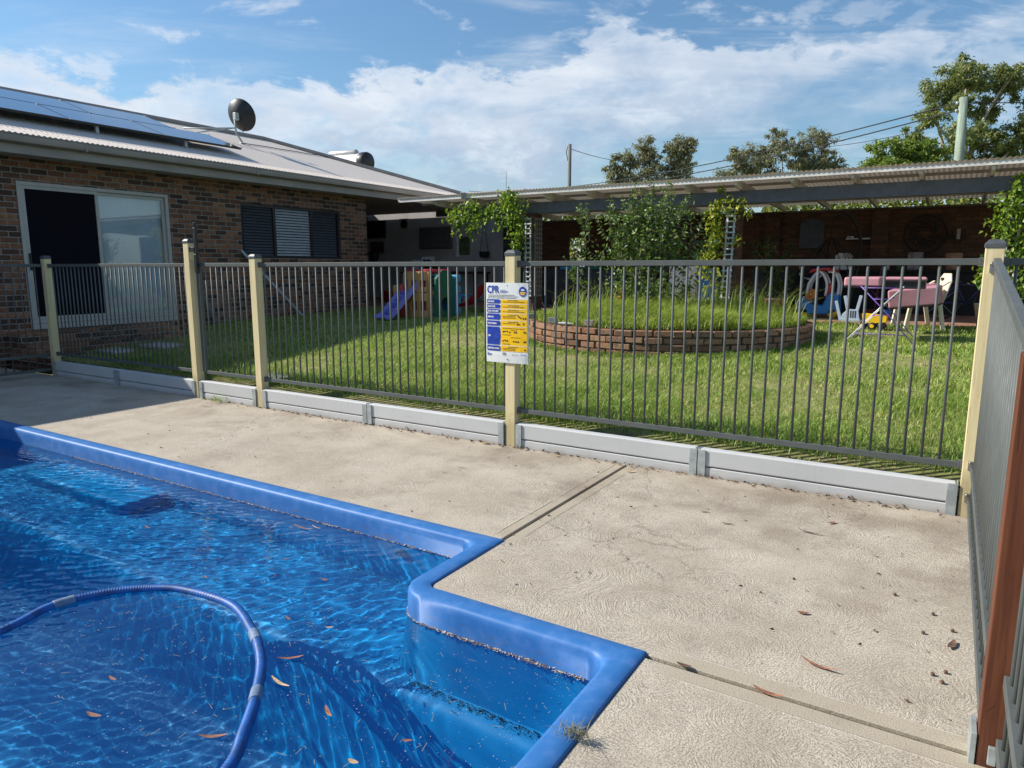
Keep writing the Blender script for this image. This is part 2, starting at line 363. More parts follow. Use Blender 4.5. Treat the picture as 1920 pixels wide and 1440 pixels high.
def gel_mat(name, a, b, rough, spec=0.5, chalk=0.0):
    m, w, bs = principled(name)
    co = w.n('ShaderNodeTexCoord').outputs['Object']
    c = w.mix(w.noise(co, 2.0, 5.0, 0.6), a, b)
    s = w.xyz(co)
    if chalk:
        c = w.mix(w.m('MULTIPLY', w.step(w.noise(co, 11.0, 6.0, 0.65), 0.42, 0.7), chalk), c, (0.11, 0.235, 0.52))
        # brown tide marks on the face just above the water
        tide = w.m('MULTIPLY', w.step(s[2], -0.045, -0.075), w.step(w.noise(w.vm('MULTIPLY', co, (3.0, 3.0, 26.0)), 3.0, 6.0, 0.7), 0.52, 0.66))
        c = w.mix(w.m('MULTIPLY', tide, 0.55), c, (0.16, 0.12, 0.12))
    else:
        c = w.mix(w.step(w.noise(co, 26.0, 5.0, 0.7), 0.60, 0.78, 0.0, 0.35), c, (0.02, 0.05, 0.08))
    setin(w, bs, Base_Color=c, Roughness=rough)
    bs.inputs['Specular IOR Level'].default_value = spec


gel_mat('pool_gelcoat_rim', (0.024, 0.128, 0.36), (0.038, 0.165, 0.43), 0.5, 0.32, 0.45)
gel_mat('pool_gelcoat', (0.002, 0.175, 0.42), (0.006, 0.31, 0.62), 0.5, 0.3)


def water_mat():
    m = bpy.data.materials.new('pool_water'); m.use_nodes = True; MATS['pool_water'] = m
    w = NT(m.node_tree)
    g = w.n('ShaderNodeBsdfGlass', Color=(0.80, 0.95, 1.0, 1), Roughness=0.0, IOR=1.333)
    w.n('ShaderNodeOutputMaterial', Surface=g.outputs[0])


water_mat()


def glass_mat(name, tint, refl_rough=0.02, see=0.85):
    m = bpy.data.materials.new(name); m.use_nodes = True; MATS[name] = m
    w = NT(m.node_tree)
    tr = w.n('ShaderNodeBsdfTransparent', Color=(tint[0], tint[1], tint[2], 1))
    gl = w.n('ShaderNodeBsdfGlossy', Color=(1, 1, 1, 1), Roughness=refl_rough)
    co = w.n('ShaderNodeTexCoord').outputs['Object']
    nb = w.bump(w.noise(co, 1.5, 2.0), 0.03, 0.02)
    w.t.links.new(nb, gl.inputs['Normal'])
    fr = w.n('ShaderNodeFresnel', IOR=1.6)
    mx = w.n('ShaderNodeMixShader', i0=w.m('ADD', w.m('MULTIPLY', fr.outputs[0], 0.45), 0.03), i1=tr.outputs[0], i2=gl.outputs[0])
    w.n('ShaderNodeOutputMaterial', Surface=mx.outputs[0])


glass_mat('window_glass', (0.88, 0.91, 0.93))
glass_mat('dark_glass', (0.35, 0.38, 0.38))


def solar_mat():
    m, w, bs = principled('solar_cells')
    co = w.n('ShaderNodeTexCoord').outputs['Object']
    s = w.xyz(co)
    fy = w.m('FRACT', w.m('DIVIDE', w.m('ADD', s[1], 20.0), 0.16)); fx = w.m('FRACT', w.m('DIVIDE', w.m('ADD', s[0], 20.0), 0.15))
    ln = w.m('MAXIMUM', w.step(w.m('ABSOLUTE', w.m('SUBTRACT', fy, 0.5)), 0.475, 0.49), w.step(w.m('ABSOLUTE', w.m('SUBTRACT', fx, 0.5)), 0.475, 0.49))
    setin(w, bs, Base_Color=w.mix(w.m('MULTIPLY', ln, 0.12), (0.012, 0.016, 0.03), (0.10, 0.11, 0.13)), Roughness=0.12)
    bs.inputs['Coat Weight'].default_value = 0.6; bs.inputs['Coat Roughness'].default_value = 0.05


solar_mat()


def roof_mat():
    """painted corrugated sheet: ribs run down the slope"""
    m, w, bs = principled('corrugated_roof_paint')
    co = w.n('ShaderNodeTexCoord').outputs['Object']; s = w.xyz(co)
    c = w.mix(w.noise(w.vm('MULTIPLY', co, (0.6, 3.0, 0.6)), 2.0, 6.0, 0.65), (0.59, 0.52, 0.455), (0.71, 0.635, 0.56))
    c = w.mix(w.step(w.noise(co, 60.0, 2.0), 0.70, 0.78, 0.0, 0.3), c, (0.16, 0.13, 0.11))
    # screw heads in rows
    fr = w.m('FRACT', w.m('DIVIDE', w.m('ADD', s[1], 40.0), 0.152)); fq = w.m('FRACT', w.m('DIVIDE', w.m('ADD', s[0], 40.0), 0.85))
    scw = w.m('MULTIPLY', w.step(w.m('ABSOLUTE', w.m('SUBTRACT', fr, 0.5)), 0.05, 0.10, 1.0, 0.0), w.step(w.m('ABSOLUTE', w.m('SUBTRACT', fq, 0.5)), 0.012, 0.02, 1.0, 0.0))
    c = w.mix(w.m('MULTIPLY', scw, 0.6), c, (0.14, 0.12, 0.11))
    setin(w, bs, Base_Color=c, Roughness=0.6)
    rib = w.m('SINE', w.m('MULTIPLY', s[1], 2 * PI / 0.076))
    setin(w, bs, Normal=w.bump(rib, 0.7, 0.008))


roof_mat()


def sheet_mat():
    # cream roof sheet; slight translucency added to brighten its underside
    m = bpy.data.materials.new('patio_sheet'); m.use_nodes = True; MATS['patio_sheet'] = m
    w = NT(m.node_tree); co = w.n('ShaderNodeTexCoord').outputs['Object']
    c = w.mix(w.noise(w.vm('MULTIPLY', co, (3.0, 0.5, 1.0)), 1.5, 5.0), (0.66, 0.61, 0.52), (0.82, 0.77, 0.68))
    bs = w.n('ShaderNodeBsdfPrincipled', Base_Color=c, Roughness=0.6); tl = w.n('ShaderNodeBsdfTranslucent', Color=c)
    w.n('ShaderNodeOutputMaterial', Surface=w.n('ShaderNodeMixShader', i0=0.07, i1=bs.outputs[0], i2=tl.outputs[0]).outputs[0])


sheet_mat()


def leaf_mat(name, stops, trans=0.35, rough=0.45, spec=0.4):
    m = bpy.data.materials.new(name); m.use_nodes = True; MATS[name] = m
    w = NT(m.node_tree)
    g = w.n('ShaderNodeNewGeometry').outputs['Random Per Island']
    c = w.ramp(g, stops)
    bs = w.n('ShaderNodeBsdfPrincipled', Base_Color=c, Roughness=rough); bs.inputs['Specular IOR Level'].default_value = spec
    tl = w.n('ShaderNodeBsdfTranslucent', Color=w.mix(1.0, c, (1.25, 1.3, 0.7), 'MULTIPLY'))
    mx = w.n('ShaderNodeMixShader', i0=trans, i1=bs.outputs[0], i2=tl.outputs[0])
    w.n('ShaderNodeOutputMaterial', Surface=mx.outputs[0])


leaf_mat('lawn_blade', [(0.0, (0.102, 0.175, 0.027)), (0.35, (0.215, 0.340, 0.058)), (0.7, (0.339, 0.464, 0.099)), (0.9, (0.512, 0.525, 0.174)), (1.0, (0.720, 0.618, 0.291))], 0.35, 0.55)
leaf_mat('lush_blade', [(0.0, (0.078, 0.153, 0.020)), (0.5, (0.174, 0.298, 0.046)), (1.0, (0.278, 0.370, 0.079))], 0.35, 0.5)
leaf_mat('tall_blade', [(0.0, (0.140, 0.213, 0.036)), (0.45, (0.271, 0.386, 0.064)), (0.8, (0.403, 0.477, 0.100)), (1.0, (0.665, 0.575, 0.229))], 0.4, 0.5)
leaf_mat('shrub_leaf', [(0.0, (0.044, 0.089, 0.022)), (0.5, (0.103, 0.177, 0.040)), (0.85, (0.182, 0.266, 0.066)), (1.0, (0.342, 0.374, 0.124))], 0.25, 0.45, 0.45)
leaf_mat('vine_leaf', [(0.0, (0.075, 0.156, 0.019)), (0.5, (0.188, 0.300, 0.038)), (1.0, (0.338, 0.408, 0.072))], 0.4, 0.4)
leaf_mat('yellow_vine_leaf', [(0.0, (0.149, 0.220, 0.022)), (0.5, (0.299, 0.363, 0.050)), (1.0, (0.483, 0.462, 0.099))], 0.4, 0.4)
leaf_mat('dark_leaf', [(0.0, (0.02, 0.05, 0.015)), (0.6, (0.05, 0.10, 0.03)), (1.0, (0.16, 0.18, 0.03))], 0.3, 0.4)
leaf_mat('gum_leaf', [(0.0, (0.084, 0.127, 0.040)), (0.5, (0.186, 0.232, 0.084)), (1.0, (0.338, 0.342, 0.130))], 0.3, 0.5)
leaf_mat('oak_needle', [(0.0, (0.100, 0.114, 0.062)), (0.5, (0.203, 0.215, 0.124)), (1.0, (0.367, 0.339, 0.214))], 0.3, 0.6)
leaf_mat('hedge_leaf', [(0.0, (0.10, 0.14, 0.02)), (0.5, (0.22, 0.26, 0.045)), (1.0, (0.40, 0.40, 0.10))], 0.35, 0.5)
leaf_mat('bright_tree_leaf', [(0.0, (0.091, 0.156, 0.026)), (0.5, (0.182, 0.260, 0.046)), (1.0, (0.286, 0.351, 0.072))], 0.35, 0.5)
plain('gum_bark', (0.42, 0.38, 0.31), 0.8, 0.0, 0.3, 5.0)
plain('dark_bark', (0.10, 0.085, 0.07), 0.9, 0.0, 0.3, 9.0)
plain('green_stem', (0.13, 0.14, 0.06), 0.7, 0.0, 0.3, 9.0)


def lawn_ground_mat():
    m, w, bs = principled('lawn_soil')
    co = w.n('ShaderNodeTexCoord').outputs['Object']; s = w.xyz(co)
    n = w.noise(co, 1.3, 6.0, 0.65)
    c = w.ramp(n, [(0.25, (0.14, 0.15, 0.045)), (0.5, (0.22, 0.23, 0.08)), (0.66, (0.30, 0.265, 0.125)), (0.8, (0.34, 0.26, 0.16))])
    c = w.mix(w.step(w.noise(co, 26.0, 4.0, 0.7), 0.5, 0.75, 0.0, 0.6), c, (0.17, 0.13, 0.075))
    edge = w.step(w.m('ADD', s[1], w.m('MULTIPLY', w.noise(co, 6.0, 3.0), 0.16)), 5.10, 5.24, 1.0, 0.0)
    c = w.mix(edge, c, (0.040, 0.030, 0.020))
    setin(w, bs, Base_Color=c, Roughness=0.95, Normal=w.bump(w.noise(co, 35.0, 5.0, 0.7), 0.6, 0.02))
    bs.inputs['Specular IOR Level'].default_value = 0.1


lawn_ground_mat()


# ------------------------------------------------------------------ mesh helpers
ORIGIN = {}      # object name -> world position its children's vertices are taken from


class MB:
    def __init__(self): self.v = []; self.f = []
    def add(self, vs, fs):
        o = len(self.v); self.v += [tuple(p) for p in vs]; self.f += [tuple(i + o for i in q) for q in fs]; return self
    def box(self, x0, x1, y0, y1, z0, z1):
        return self.add([(x0, y0, z0), (x1, y0, z0), (x1, y1, z0), (x0, y1, z0), (x0, y0, z1), (x1, y0, z1), (x1, y1, z1), (x0, y1, z1)],
                        [(0, 3, 2, 1), (4, 5, 6, 7), (0, 1, 5, 4), (1, 2, 6, 5), (2, 3, 7, 6), (3, 0, 4, 7)])
    def obox(self, c, size, rot=(0, 0, 0)):
        M = Matrix.Translation(c) @ (Matrix.Rotation(rot[2], 4, 'Z') @ Matrix.Rotation(rot[1], 4, 'Y') @ Matrix.Rotation(rot[0], 4, 'X'))
        a, b, d = (s / 2 for s in size)
        vs = [M @ Vector(p) for p in [(-a, -b, -d), (a, -b, -d), (a, b, -d), (-a, b, -d), (-a, -b, d), (a, -b, d), (a, b, d), (-a, b, d)]]
        return self.add(vs, [(0, 3, 2, 1), (4, 5, 6, 7), (0, 1, 5, 4), (1, 2, 6, 5), (2, 3, 7, 6), (3, 0, 4, 7)])
    def tube(self, pts, r, n=8, cap=True):
        pts = [Vector(p) for p in pts]; k = len(pts)
        rs = r if isinstance(r, (list, tuple)) else [r] * k
        vs = []; prev = None
        for i, p in enumerate(pts):
            t = (pts[min(i + 1, k - 1)] - pts[max(i - 1, 0)])
            t = t.normalized() if t.length > 1e-9 else Vector((0, 0, 1))
            if prev is None:
                a = t.orthogonal().normalized()
            else:
                a = prev - t * prev.dot(t); a = a.normalized() if a.length > 1e-6 else t.orthogonal().normalized()
            prev = a; b = t.cross(a)
            for j in range(n):
                th = 2 * PI * j / n
                vs.append(p + (a * math.cos(th) + b * math.sin(th)) * rs[i])
        fs = [(i * n + j, i * n + (j + 1) % n, (i + 1) * n + (j + 1) % n, (i + 1) * n + j) for i in range(k - 1) for j in range(n)]
        if cap: fs += [tuple(range(n - 1, -1, -1)), tuple(range((k - 1) * n, k * n))]
        return self.add(vs, fs)
    def lathe(self, prof, c=(0, 0, 0), n=20, axis=None):
        M = Matrix.Translation(c)
        if axis is not None: M = M @ Vector(axis).normalized().to_track_quat('Z', 'Y').to_matrix().to_4x4()
        vs = [M @ Vector((r * math.cos(2 * PI * j / n), r * math.sin(2 * PI * j / n), z)) for r, z in prof for j in range(n)]
        fs = [(i * n + j, i * n + (j + 1) % n, (i + 1) * n + (j + 1) % n, (i + 1) * n + j) for i in range(len(prof) - 1) for j in range(n)]
        if prof[0][0] > 1e-6: fs.append(tuple(range(n - 1, -1, -1)))
        if prof[-1][0] > 1e-6: fs.append(tuple(range((len(prof) - 1) * n, len(prof) * n)))
        return self.add(vs, fs)
    def prism(self, poly, d0, d1, place=lambda a, b, d: (a, d, b)):
        """outline poly of (a, b) pushed from d0 to d1"""
        n = len(poly)
        vs = [place(a, b, d0) for a, b in poly] + [place(a, b, d1) for a, b in poly]
        fs = [tuple(range(n - 1, -1, -1)), tuple(range(n, 2 * n))] + [(i, (i + 1) % n, n + (i + 1) % n, n + i) for i in range(n)]
        return self.add(vs, fs)
    def grid(self, rows):
        m = len(rows[0]); vs = [p for r in rows for p in r]
        fs = [(i * m + j, i * m + j + 1, (i + 1) * m + j + 1, (i + 1) * m + j) for i in range(len(rows) - 1) for j in range(m - 1)]
        return self.add(vs, fs)
    def build(self, name, mat, parent=None, smooth=False, bevel=0.0, seg=2, base=None):
        me = bpy.data.meshes.new(name)
        o = bpy.data.objects.new(name, me); COL.objects.link(o)
        off = Vector((0, 0, 0))
        if parent is not None:
            o.parent = parent; off = ORIGIN[parent.name]
        elif base is not None:
            off = Vector(base); o.location = off
        ORIGIN[o.name] = off
        vs = [(p[0] - off[0], p[1] - off[1], p[2] - off[2]) for p in self.v]
        me.from_pydata(vs, [], self.f); me.update()
        bm = bmesh.new(); bm.from_mesh(me); bmesh.ops.recalc_face_normals(bm, faces=bm.faces); bm.to_mesh(me); bm.free()
        me.materials.append(MATS[mat])
        if smooth: me.polygons.foreach_set('use_smooth', [True] * len(me.polygons))
        if bevel:
            b = o.modifiers.new('bevel', 'BEVEL'); b.width = bevel; b.segments = seg; b.limit_method = 'ANGLE'; b.angle_limit = math.radians(40)
            me.polygons.foreach_set('use_smooth', [True] * len(me.polygons))
            b.harden_normals = True
        return o


def np_mesh(name, verts, faces, mat, parent=None, smooth=False, base=None):
    """fast mesh from arrays; faces all of one size"""
    me = bpy.data.meshes.new(name); o = bpy.data.objects.new(name, me); COL.objects.link(o)
    off = np.zeros(3)
    if parent is not None: o.parent = parent; off = np.array(ORIGIN[parent.name])
    elif base is not None: off = np.array(base, float); o.location = base
    ORIGIN[o.name] = Vector(off)
    verts = np.asarray(verts, np.float32) - off.astype(np.float32); faces = np.asarray(faces, np.int32); k = faces.shape[1]
    me.vertices.add(len(verts)); me.vertices.foreach_set('co', verts.ravel())
    me.loops.add(faces.size); me.loops.foreach_set('vertex_index', faces.ravel())
    me.polygons.add(len(faces)); me.polygons.foreach_set('loop_start', np.arange(0, faces.size, k, dtype=np.int32))
    if smooth: me.polygons.foreach_set('use_smooth', np.ones(len(faces), bool))
    me.update(calc_edges=True); me.materials.append(MATS[mat])
    return o


def tag(o, label=None, cat=None, group=None, kind=None):
    if label: o['label'] = label
    if cat: o['category'] = cat
    if group: o['group'] = group
    if kind: o['kind'] = kind
    return o


def thing(name, label, cat, loc, group=None):
    o = bpy.data.objects.new(name, None); COL.objects.link(o); o.location = loc; o.empty_display_size = 0.2
    ORIGIN[o.name] = Vector(loc)
    return tag(o, label, cat, group)


def dup(o, parent, dloc):
    c = o.copy(); COL.objects.link(c); c.parent = parent; c.location = Vector(o.location) + Vector(dloc); ORIGIN[c.name] = ORIGIN[o.name]
    return c


def dup_thing(o, loc, label, group=None):
    c = o.copy(); COL.objects.link(c); c.location = loc; c['label'] = label; ORIGIN[c.name] = Vector(loc)
    if group: c['group'] = group
    for ch in list(o.children):
        k = ch.copy(); COL.objects.link(k); k.parent = c
        for g in list(ch.children):
            q = g.copy(); COL.objects.link(q); q.parent = k
    return c


def text_mesh(txt, size, bold=0.0, xs=1.0, spacing=1.0):
    cu = bpy.data.curves.new('lettering', 'FONT'); cu.body = txt; cu.size = size; cu.offset = bold; cu.space_character = spacing
    o = bpy.data.objects.new('lettering', cu); COL.objects.link(o)
    dg = bpy.context.evaluated_depsgraph_get()
    me = bpy.data.meshes.new_from_object(o.evaluated_get(dg))
    vs = [(v.co.x * xs, v.co.y) for v in me.vertices]; fs = [tuple(p.vertices) for p in me.polygons]
    bpy.data.objects.remove(o); bpy.data.curves.remove(cu); bpy.data.meshes.remove(me)
    return vs, fs


TEXTS = {}
for key, args in dict(cpr=('CPR', 0.082, 0.0020, 0.76, 1.04), danger=('DANGER', 0.019, 0.0008, 0.85), response=('RESPONSE', 0.019, 0.0008, 0.85), help=('SEND FOR HELP', 0.019, 0.0008, 0.80),
                      airway=('AIRWAY', 0.019, 0.0008, 0.85), breathing=('BREATHING', 0.019, 0.0008, 0.85), cpr2=('CPR', 0.019, 0.0008, 0.85), defib=('DEFIBRILLATION', 0.019, 0.0008, 0.80),
                      ock=('OCK', 0.085, 0.002, 1.0)).items():
    TEXTS[key] = text_mesh(*args)


def lawn_z(y):
    return float(np.interp(y, LAWN_Y, LAWN_Z))


LAWN_Y = [4.8, 5.0, 5.17, 9.0, 12.8, 60]; LAWN_Z = [0.085, 0.09, 0.175, 0.42, 0.52, 0.6]


def blades(pts, h, w, lean=0.5, curl=0.6, facing=None):
    """curved three-face grass blades rooted at pts (n,3)"""
    n = len(pts); h = np.broadcast_to(h, n); w = np.broadcast_to(w, n)
    a = rng.uniform(0, 2 * PI, n); d = np.stack([np.cos(a), np.sin(a), np.zeros(n)], 1); s = np.stack([-np.sin(a), np.cos(a), np.zeros(n)], 1)
    ln = rng.uniform(0.1, lean, n); cu = rng.uniform(0.1, curl, n)
    up = np.array([0, 0, 1.0])
    mid = pts + d * (h * ln * 0.4)[:, None] + up * (h * 0.55)[:, None]
    tip = pts + d * (h * (ln + cu))[:, None] + up * (h * (1 - 0.25 * cu))[:, None]
    hw = (w / 2)[:, None]
    V = np.stack([pts - s * hw, pts + s * hw, mid + s * hw * 0.75, mid - s * hw * 0.75, tip], 1).reshape(-1, 3)
    b = np.arange(n)[:, None] * 5
    F = np.concatenate([b + np.array([[0, 1, 2]]), b + np.array([[0, 2, 3]]), b + np.array([[3, 2, 4]])], 0)
    return V, F


def leaves(P, D, L, W, fold=0.25, droop=0.15):
    """pointed folded leaves (two faces) from base P along D"""
    n = len(P); D = D / np.linalg.norm(D, axis=1)[:, None]
    r = rng.normal(size=(n, 3)); S = np.cross(D, r); S /= np.linalg.norm(S, axis=1)[:, None] + 1e-9
    N = np.cross(S, D)
    N *= np.sign(N[:, 2:3] + 1e-6)
    S = np.cross(D, N)
    L = np.broadcast_to(L, n)[:, None]; W = np.broadcast_to(W, n)[:, None]
    m = P + D * L * 0.45
    V = np.stack([P, m + S * W / 2 + N * W * fold, P + D * L - np.array([0, 0, 1.0]) * L * droop, m - S * W / 2 + N * W * fold], 1).reshape(-1, 3)
    b = np.arange(n)[:, None] * 4
    F = np.concatenate([b + np.array([[0, 2, 1]]), b + np.array([[0, 3, 2]])], 0)
    return V, F


def merge(parts):
    Vs, Fs, o = [], [], 0
    for V, F in parts:
        Vs.append(V); Fs.append(np.asarray(F) + o); o += len(V)
    return np.concatenate(Vs), np.concatenate(Fs)


def unit(n):
    v = rng.normal(size=(n, 3)); return v / np.linalg.norm(v, axis=1)[:, None]


RT = np.array([math.cos(YAW), math.sin(YAW), 0.0]); FW = np.array([-math.sin(YAW), math.cos(YAW), 0.0])


def far(l, d, z):
    p = RT * l + FW * d; return (float(p[0]), float(p[1]), z)


# ================================================================== GROUND
def make_ground():
    m = MB()
    xs = [-400, -60, -12.1, -8, -4, 0, 4, 60, 400]; ys = [4.86, 5.0, 5.08, 5.17, 6.5, 8, 9, 10.5, 12.8, 20, 60, 400]
    rows = [[(x, y, float(np.interp(y, LAWN_Y, LAWN_Z))) for x in xs] for y in ys]
    m.grid(rows)
    z = -0.075
    for (x0, x1, y0, y1) in [(-400, -10.9, -400, 4.86), (-0.2, 400, -400, 4.86), (-10.9, -0.2, 3.3, 4.86), (-10.9, -0.2, -400, -2.2)]:
        m.add([(x0, y0, z), (x1, y0, z), (x1, y1, z), (x0, y1, z)], [(0, 1, 2, 3)])
    tag(m.build('lawn_ground', 'lawn_soil'), 'sloping lawn and bare soil behind the pool fence', 'ground', kind='structure')


make_ground()


def make_deck():
    JX = 1.95
    t = -0.07
    def slab(name, poly):
        # outline with a crisp bottom and slightly eased top edges
        m = MB(); m.prism(poly, t, 0.0, lambda a, b, d: (a, b, d))
        o = m.build(name, 'float_finished_concrete', bevel=0.006, seg=2)
        tag(o, 'pale swirl finished concrete slab beside the pool', 'paving', kind='structure')
    arc = [(-1.88 + 0.05 * math.cos(a), 2.428 + 0.05 * math.sin(a)) for a in np.linspace(PI, 1.5 * PI, 7)]
    slab('pool_deck', [(-8.93, 3.035), (-JX - 0.012, 3.035), (-JX - 0.012, 4.785), (-8.93, 4.785)])
    slab('pool_deck', [(-16, 3.035), (-8.94, 3.035), (-8.94, 4.785), (-11.9, 4.785), (-16, 4.785)])
    slab('pool_deck', [(-1.938, 4.785), (-1.938, 3.03)] + arc + [(-0.87, 2.378), (-0.872, 2.370), (4.0, 2.370), (4.0, 4.785)])
    slab('pool_deck', [(-0.87, 2.348), (-0.87, -4.0), (4.0, -4.0), (4.0, 2.348)])
    slab('pool_deck', [(-16, 3.025), (-16, -6), (-9.72, -6), (-9.72, 3.025)])
    # leaf mould packed in the joints
    m = MB(); m.box(-1.962, -1.938, 3.03, 4.785, -0.07, -0.016); m.box(-0.87, 4.0, 2.348, 2.370, -0.07, -0.014); m.box(-8.94, -8.93, 3.03, 4.785, -0.07, -0.006)
    tag(m.build('joint_filler', 'silt'), 'dark joint filler between the concrete slabs', 'paving', kind='structure')


make_deck()

# ================================================================== POOL
ZW = -0.115          # water level
W_RIM = 0.11


def pool_path():
    P = []
    def concave(cx, cy, ax, ay, r=0.09):          # water corner; (ax, ay) = direction from water towards the deck corner
        c = (cx - ax * r, cy - ay * r); out = (cx + ax * W_RIM, cy + ay * W_RIM)
        return c, out
    def line(p, q, nrm, n=2):
        for i in range(n):
            t = i / (n - 1); x = p[0] + (q[0] - p[0]) * t; y = p[1] + (q[1] - p[1]) * t
            P.append(((x, y), (x - nrm[0] * W_RIM, y - nrm[1] * W_RIM), nrm))
    def fil(cx, cy, ax, ay, a0, a1, r=0.09):
        c, out = concave(cx, cy, ax, ay, r)
        for a in np.linspace(a0, a1, 9):
            P.append(((c[0] + r * math.cos(a), c[1] + r * math.sin(a)), out, (-math.cos(a), -math.sin(a))))
    yl, x1, y2, x2 = 2.925, -2.045, 2.268, -0.98
    line((-9.5, yl), (x1 - .09, yl), (0, -1), 12)
    fil(x1, yl, 1, 1, PI / 2, 0)
    line((x1, yl - .09), (x1, y2 + .16), (-1, 0), 3)
    for a in np.linspace(PI, 1.5 * PI, 10):         # nose of the deck between main pool and step bay
        ca, sa = math.cos(a), math.sin(a)
        P.append(((-1.885 + .16 * ca, 2.428 + .16 * sa), (-1.885 + .05 * ca, 2.428 + .05 * sa), (ca, sa)))
    line((-1.885, y2), (x2 - .09, y2), (0, -1), 5)
    fil(x2, y2, 1, 1, PI / 2, 0)
    line((x2, y2 - .09), (x2, -1.8), (-1, 0), 8)
    fil(x2, -1.89, 1, -1, 0, -PI / 2)
    line((x2 - .09, -1.89), (-9.5, -1.89), (0, 1), 4)
    fil(-9.59, -1.89, -1, -1, -PI / 2, -PI)
    line((-9.59, -1.8), (-9.59, yl - .09), (1, 0), 4)
    fil(-9.59, yl, -1, 1, PI, PI / 2)
    return P


def make_pool():
    root = thing('swimming_pool', 'blue moulded pool shell set flush into the concrete deck', 'swimming pool', (-4, 1.5, 0))
    path = pool_path()
    def sweep(stations):
        rows = []
        for (i, o, nn) in path + path[:1]:
            row = []
            for t, z, inn in stations:
                row.append((o[0] + (i[0] - o[0]) * t + nn[0] * inn, o[1] + (i[1] - o[1]) * t + nn[1] * inn, z))
            rows.append(row)
        return rows
    m = MB(); m.grid(sweep([(0, -0.05, 0), (0, 0.006, 0), (0.05, 0.011, 0), (0.45, 0.012, 0), (0.78, 0.011, 0), (0.86, 0.009, 0), (0.93, 0.003, 0), (0.98, -0.008, 0), (1.0, -0.024, 0), (1.0, -0.05, 0.001), (1.0, ZW - 0.02, 0.002)]))
    m.build('pool_coping', 'pool_gelcoat_rim', root, smooth=True)
    m = MB(); m.grid(sweep([(1.0, ZW - 0.02, 0.002), (1, -0.3, 0.018), (1, -0.52, 0.035), (1, -0.60, 0.06), (1, -0.9, 0.10), (1, -1.45, 0.17)]))
    m.build('pool_wall', 'pool_gelcoat', root, smooth=True)
    m = MB(); rows = []
    for y, z in [(2.97, -0.575), (2.3, -0.58), (2.16, -0.582), (2.12, -0.592), (2.09, -0.62), (2.06, -0.70), (1.98, -1.0), (1.92, -1.22), (1.85, -1.28), (1.5, -1.30), (-2.0, -1.36)]:
        rows.append([(x, y, z - (0.00 if x > -5 else 0.0)) for x in np.linspace(-9.7, -0.9, 14)])
    m.grid(rows); m.build('pool_floor', 'pool_gelcoat', root, smooth=True)
    m = MB(); m.box(-6.25, -4.80, 2.56, 2.95, -0.60, -0.34); m.build('bench_seat', 'pool_gelcoat', root, bevel=0.05, seg=4)
    m = MB(); c = (-2.545, 2.90, -0.225)
    m.lathe([(0.0, 0.020), (0.012, 0.020), (0.016, 0.012), (0.026, 0.012), (0.032, 0.016), (0.042, 0.008), (0.045, 0.0)], c, 18, (0, -1, 0.05))
    m.build('return_inlet', 'hose_cuff', root, smooth=True)
    # water sheet with real ripples
    xs = np.concatenate([np.linspace(-9.62, -7.0, 110), np.arange(-6.984, -0.93, 0.0145)]); ys = np.concatenate([np.linspace(-1.9, 0.7, 70), np.arange(0.714, 2.96, 0.0145)])
    X, Y = np.meshgrid(xs, ys)
    Z = np.zeros_like(X)
    r2 = np.random.default_rng(5)
    far_amp = np.clip((Y - 1.55) / 0.5, 0, 1) * np.clip((-1.95 - X) / 0.8, 0, 1)          # breezy part along the long wall
    far_amp = np.maximum(far_amp, np.clip((-2.6 - X) / 1.2, 0, 1) * np.clip((Y - 0.4) / 1.0, 0.15, 1) * 0.85)
    warp = 0.06 * np.sin(2.1 * X + 1.0) * np.cos(2.6 * Y) + 0.04 * np.sin(5.3 * X - 3.1 * Y)
    for k in range(30):
        side = np.clip((X + 3.9) / 1.6, 0, 1); side = side if k % 2 else 1 - side
        lam = r2.uniform(0.036, 0.095); th = r2.normal(-0.55 if k % 2 else -1.02, 0.30); kx, ky = math.cos(th), math.sin(th)
        Z += side * far_amp * 0.0062 * lam * r2.uniform(0.5, 1.0) * np.sin(2 * PI / lam * (kx * (X + warp) + ky * (Y + warp * 0.7)) + r2.uniform(0, 6.3))
    calm = 1 - far_amp
    for k in range(16):
        lam = r2.uniform(0.10, 0.42); th = r2.normal(0.70, 0.40); kx, ky = math.cos(th), math.sin(th)
        Z += calm * 0.0008 * lam * r2.uniform(0.4, 1.0) * np.sin(2 * PI / lam * (kx * (X + warp * 2) + ky * (Y - warp)) + r2.uniform(0, 6.3))
    for k in range(7):
        lam = r2.uniform(0.5, 1.1); th = r2.uniform(0, 6.3); kx, ky = math.cos(th), math.sin(th)
        Z += 0.0004 * lam * np.sin(2 * PI / lam * (kx * X + ky * Y) + r2.uniform(0, 6.3))
    V = np.stack([X, Y, Z + ZW], 2).reshape(-1, 3); nx, ny = len(xs), len(ys)
    idx = np.arange(nx * ny).reshape(ny, nx)
    F = np.stack([idx[:-1, :-1], idx[:-1, 1:], idx[1:, 1:], idx[1:, :-1]], 2).reshape(-1, 4)
    wo = np_mesh('pool_water', V, F, 'pool_water', smooth=True)
    tag(wo, 'rippled clear water in the blue pool', 'water', kind='structure')
    wo.cycles.is_caustics_caster = True
    for ch in root.children: ch.cycles.is_caustics_receiver = True
    # debris: crumbs on the tide line, silt on the ledge joint, flecks on the surface
    fl = []
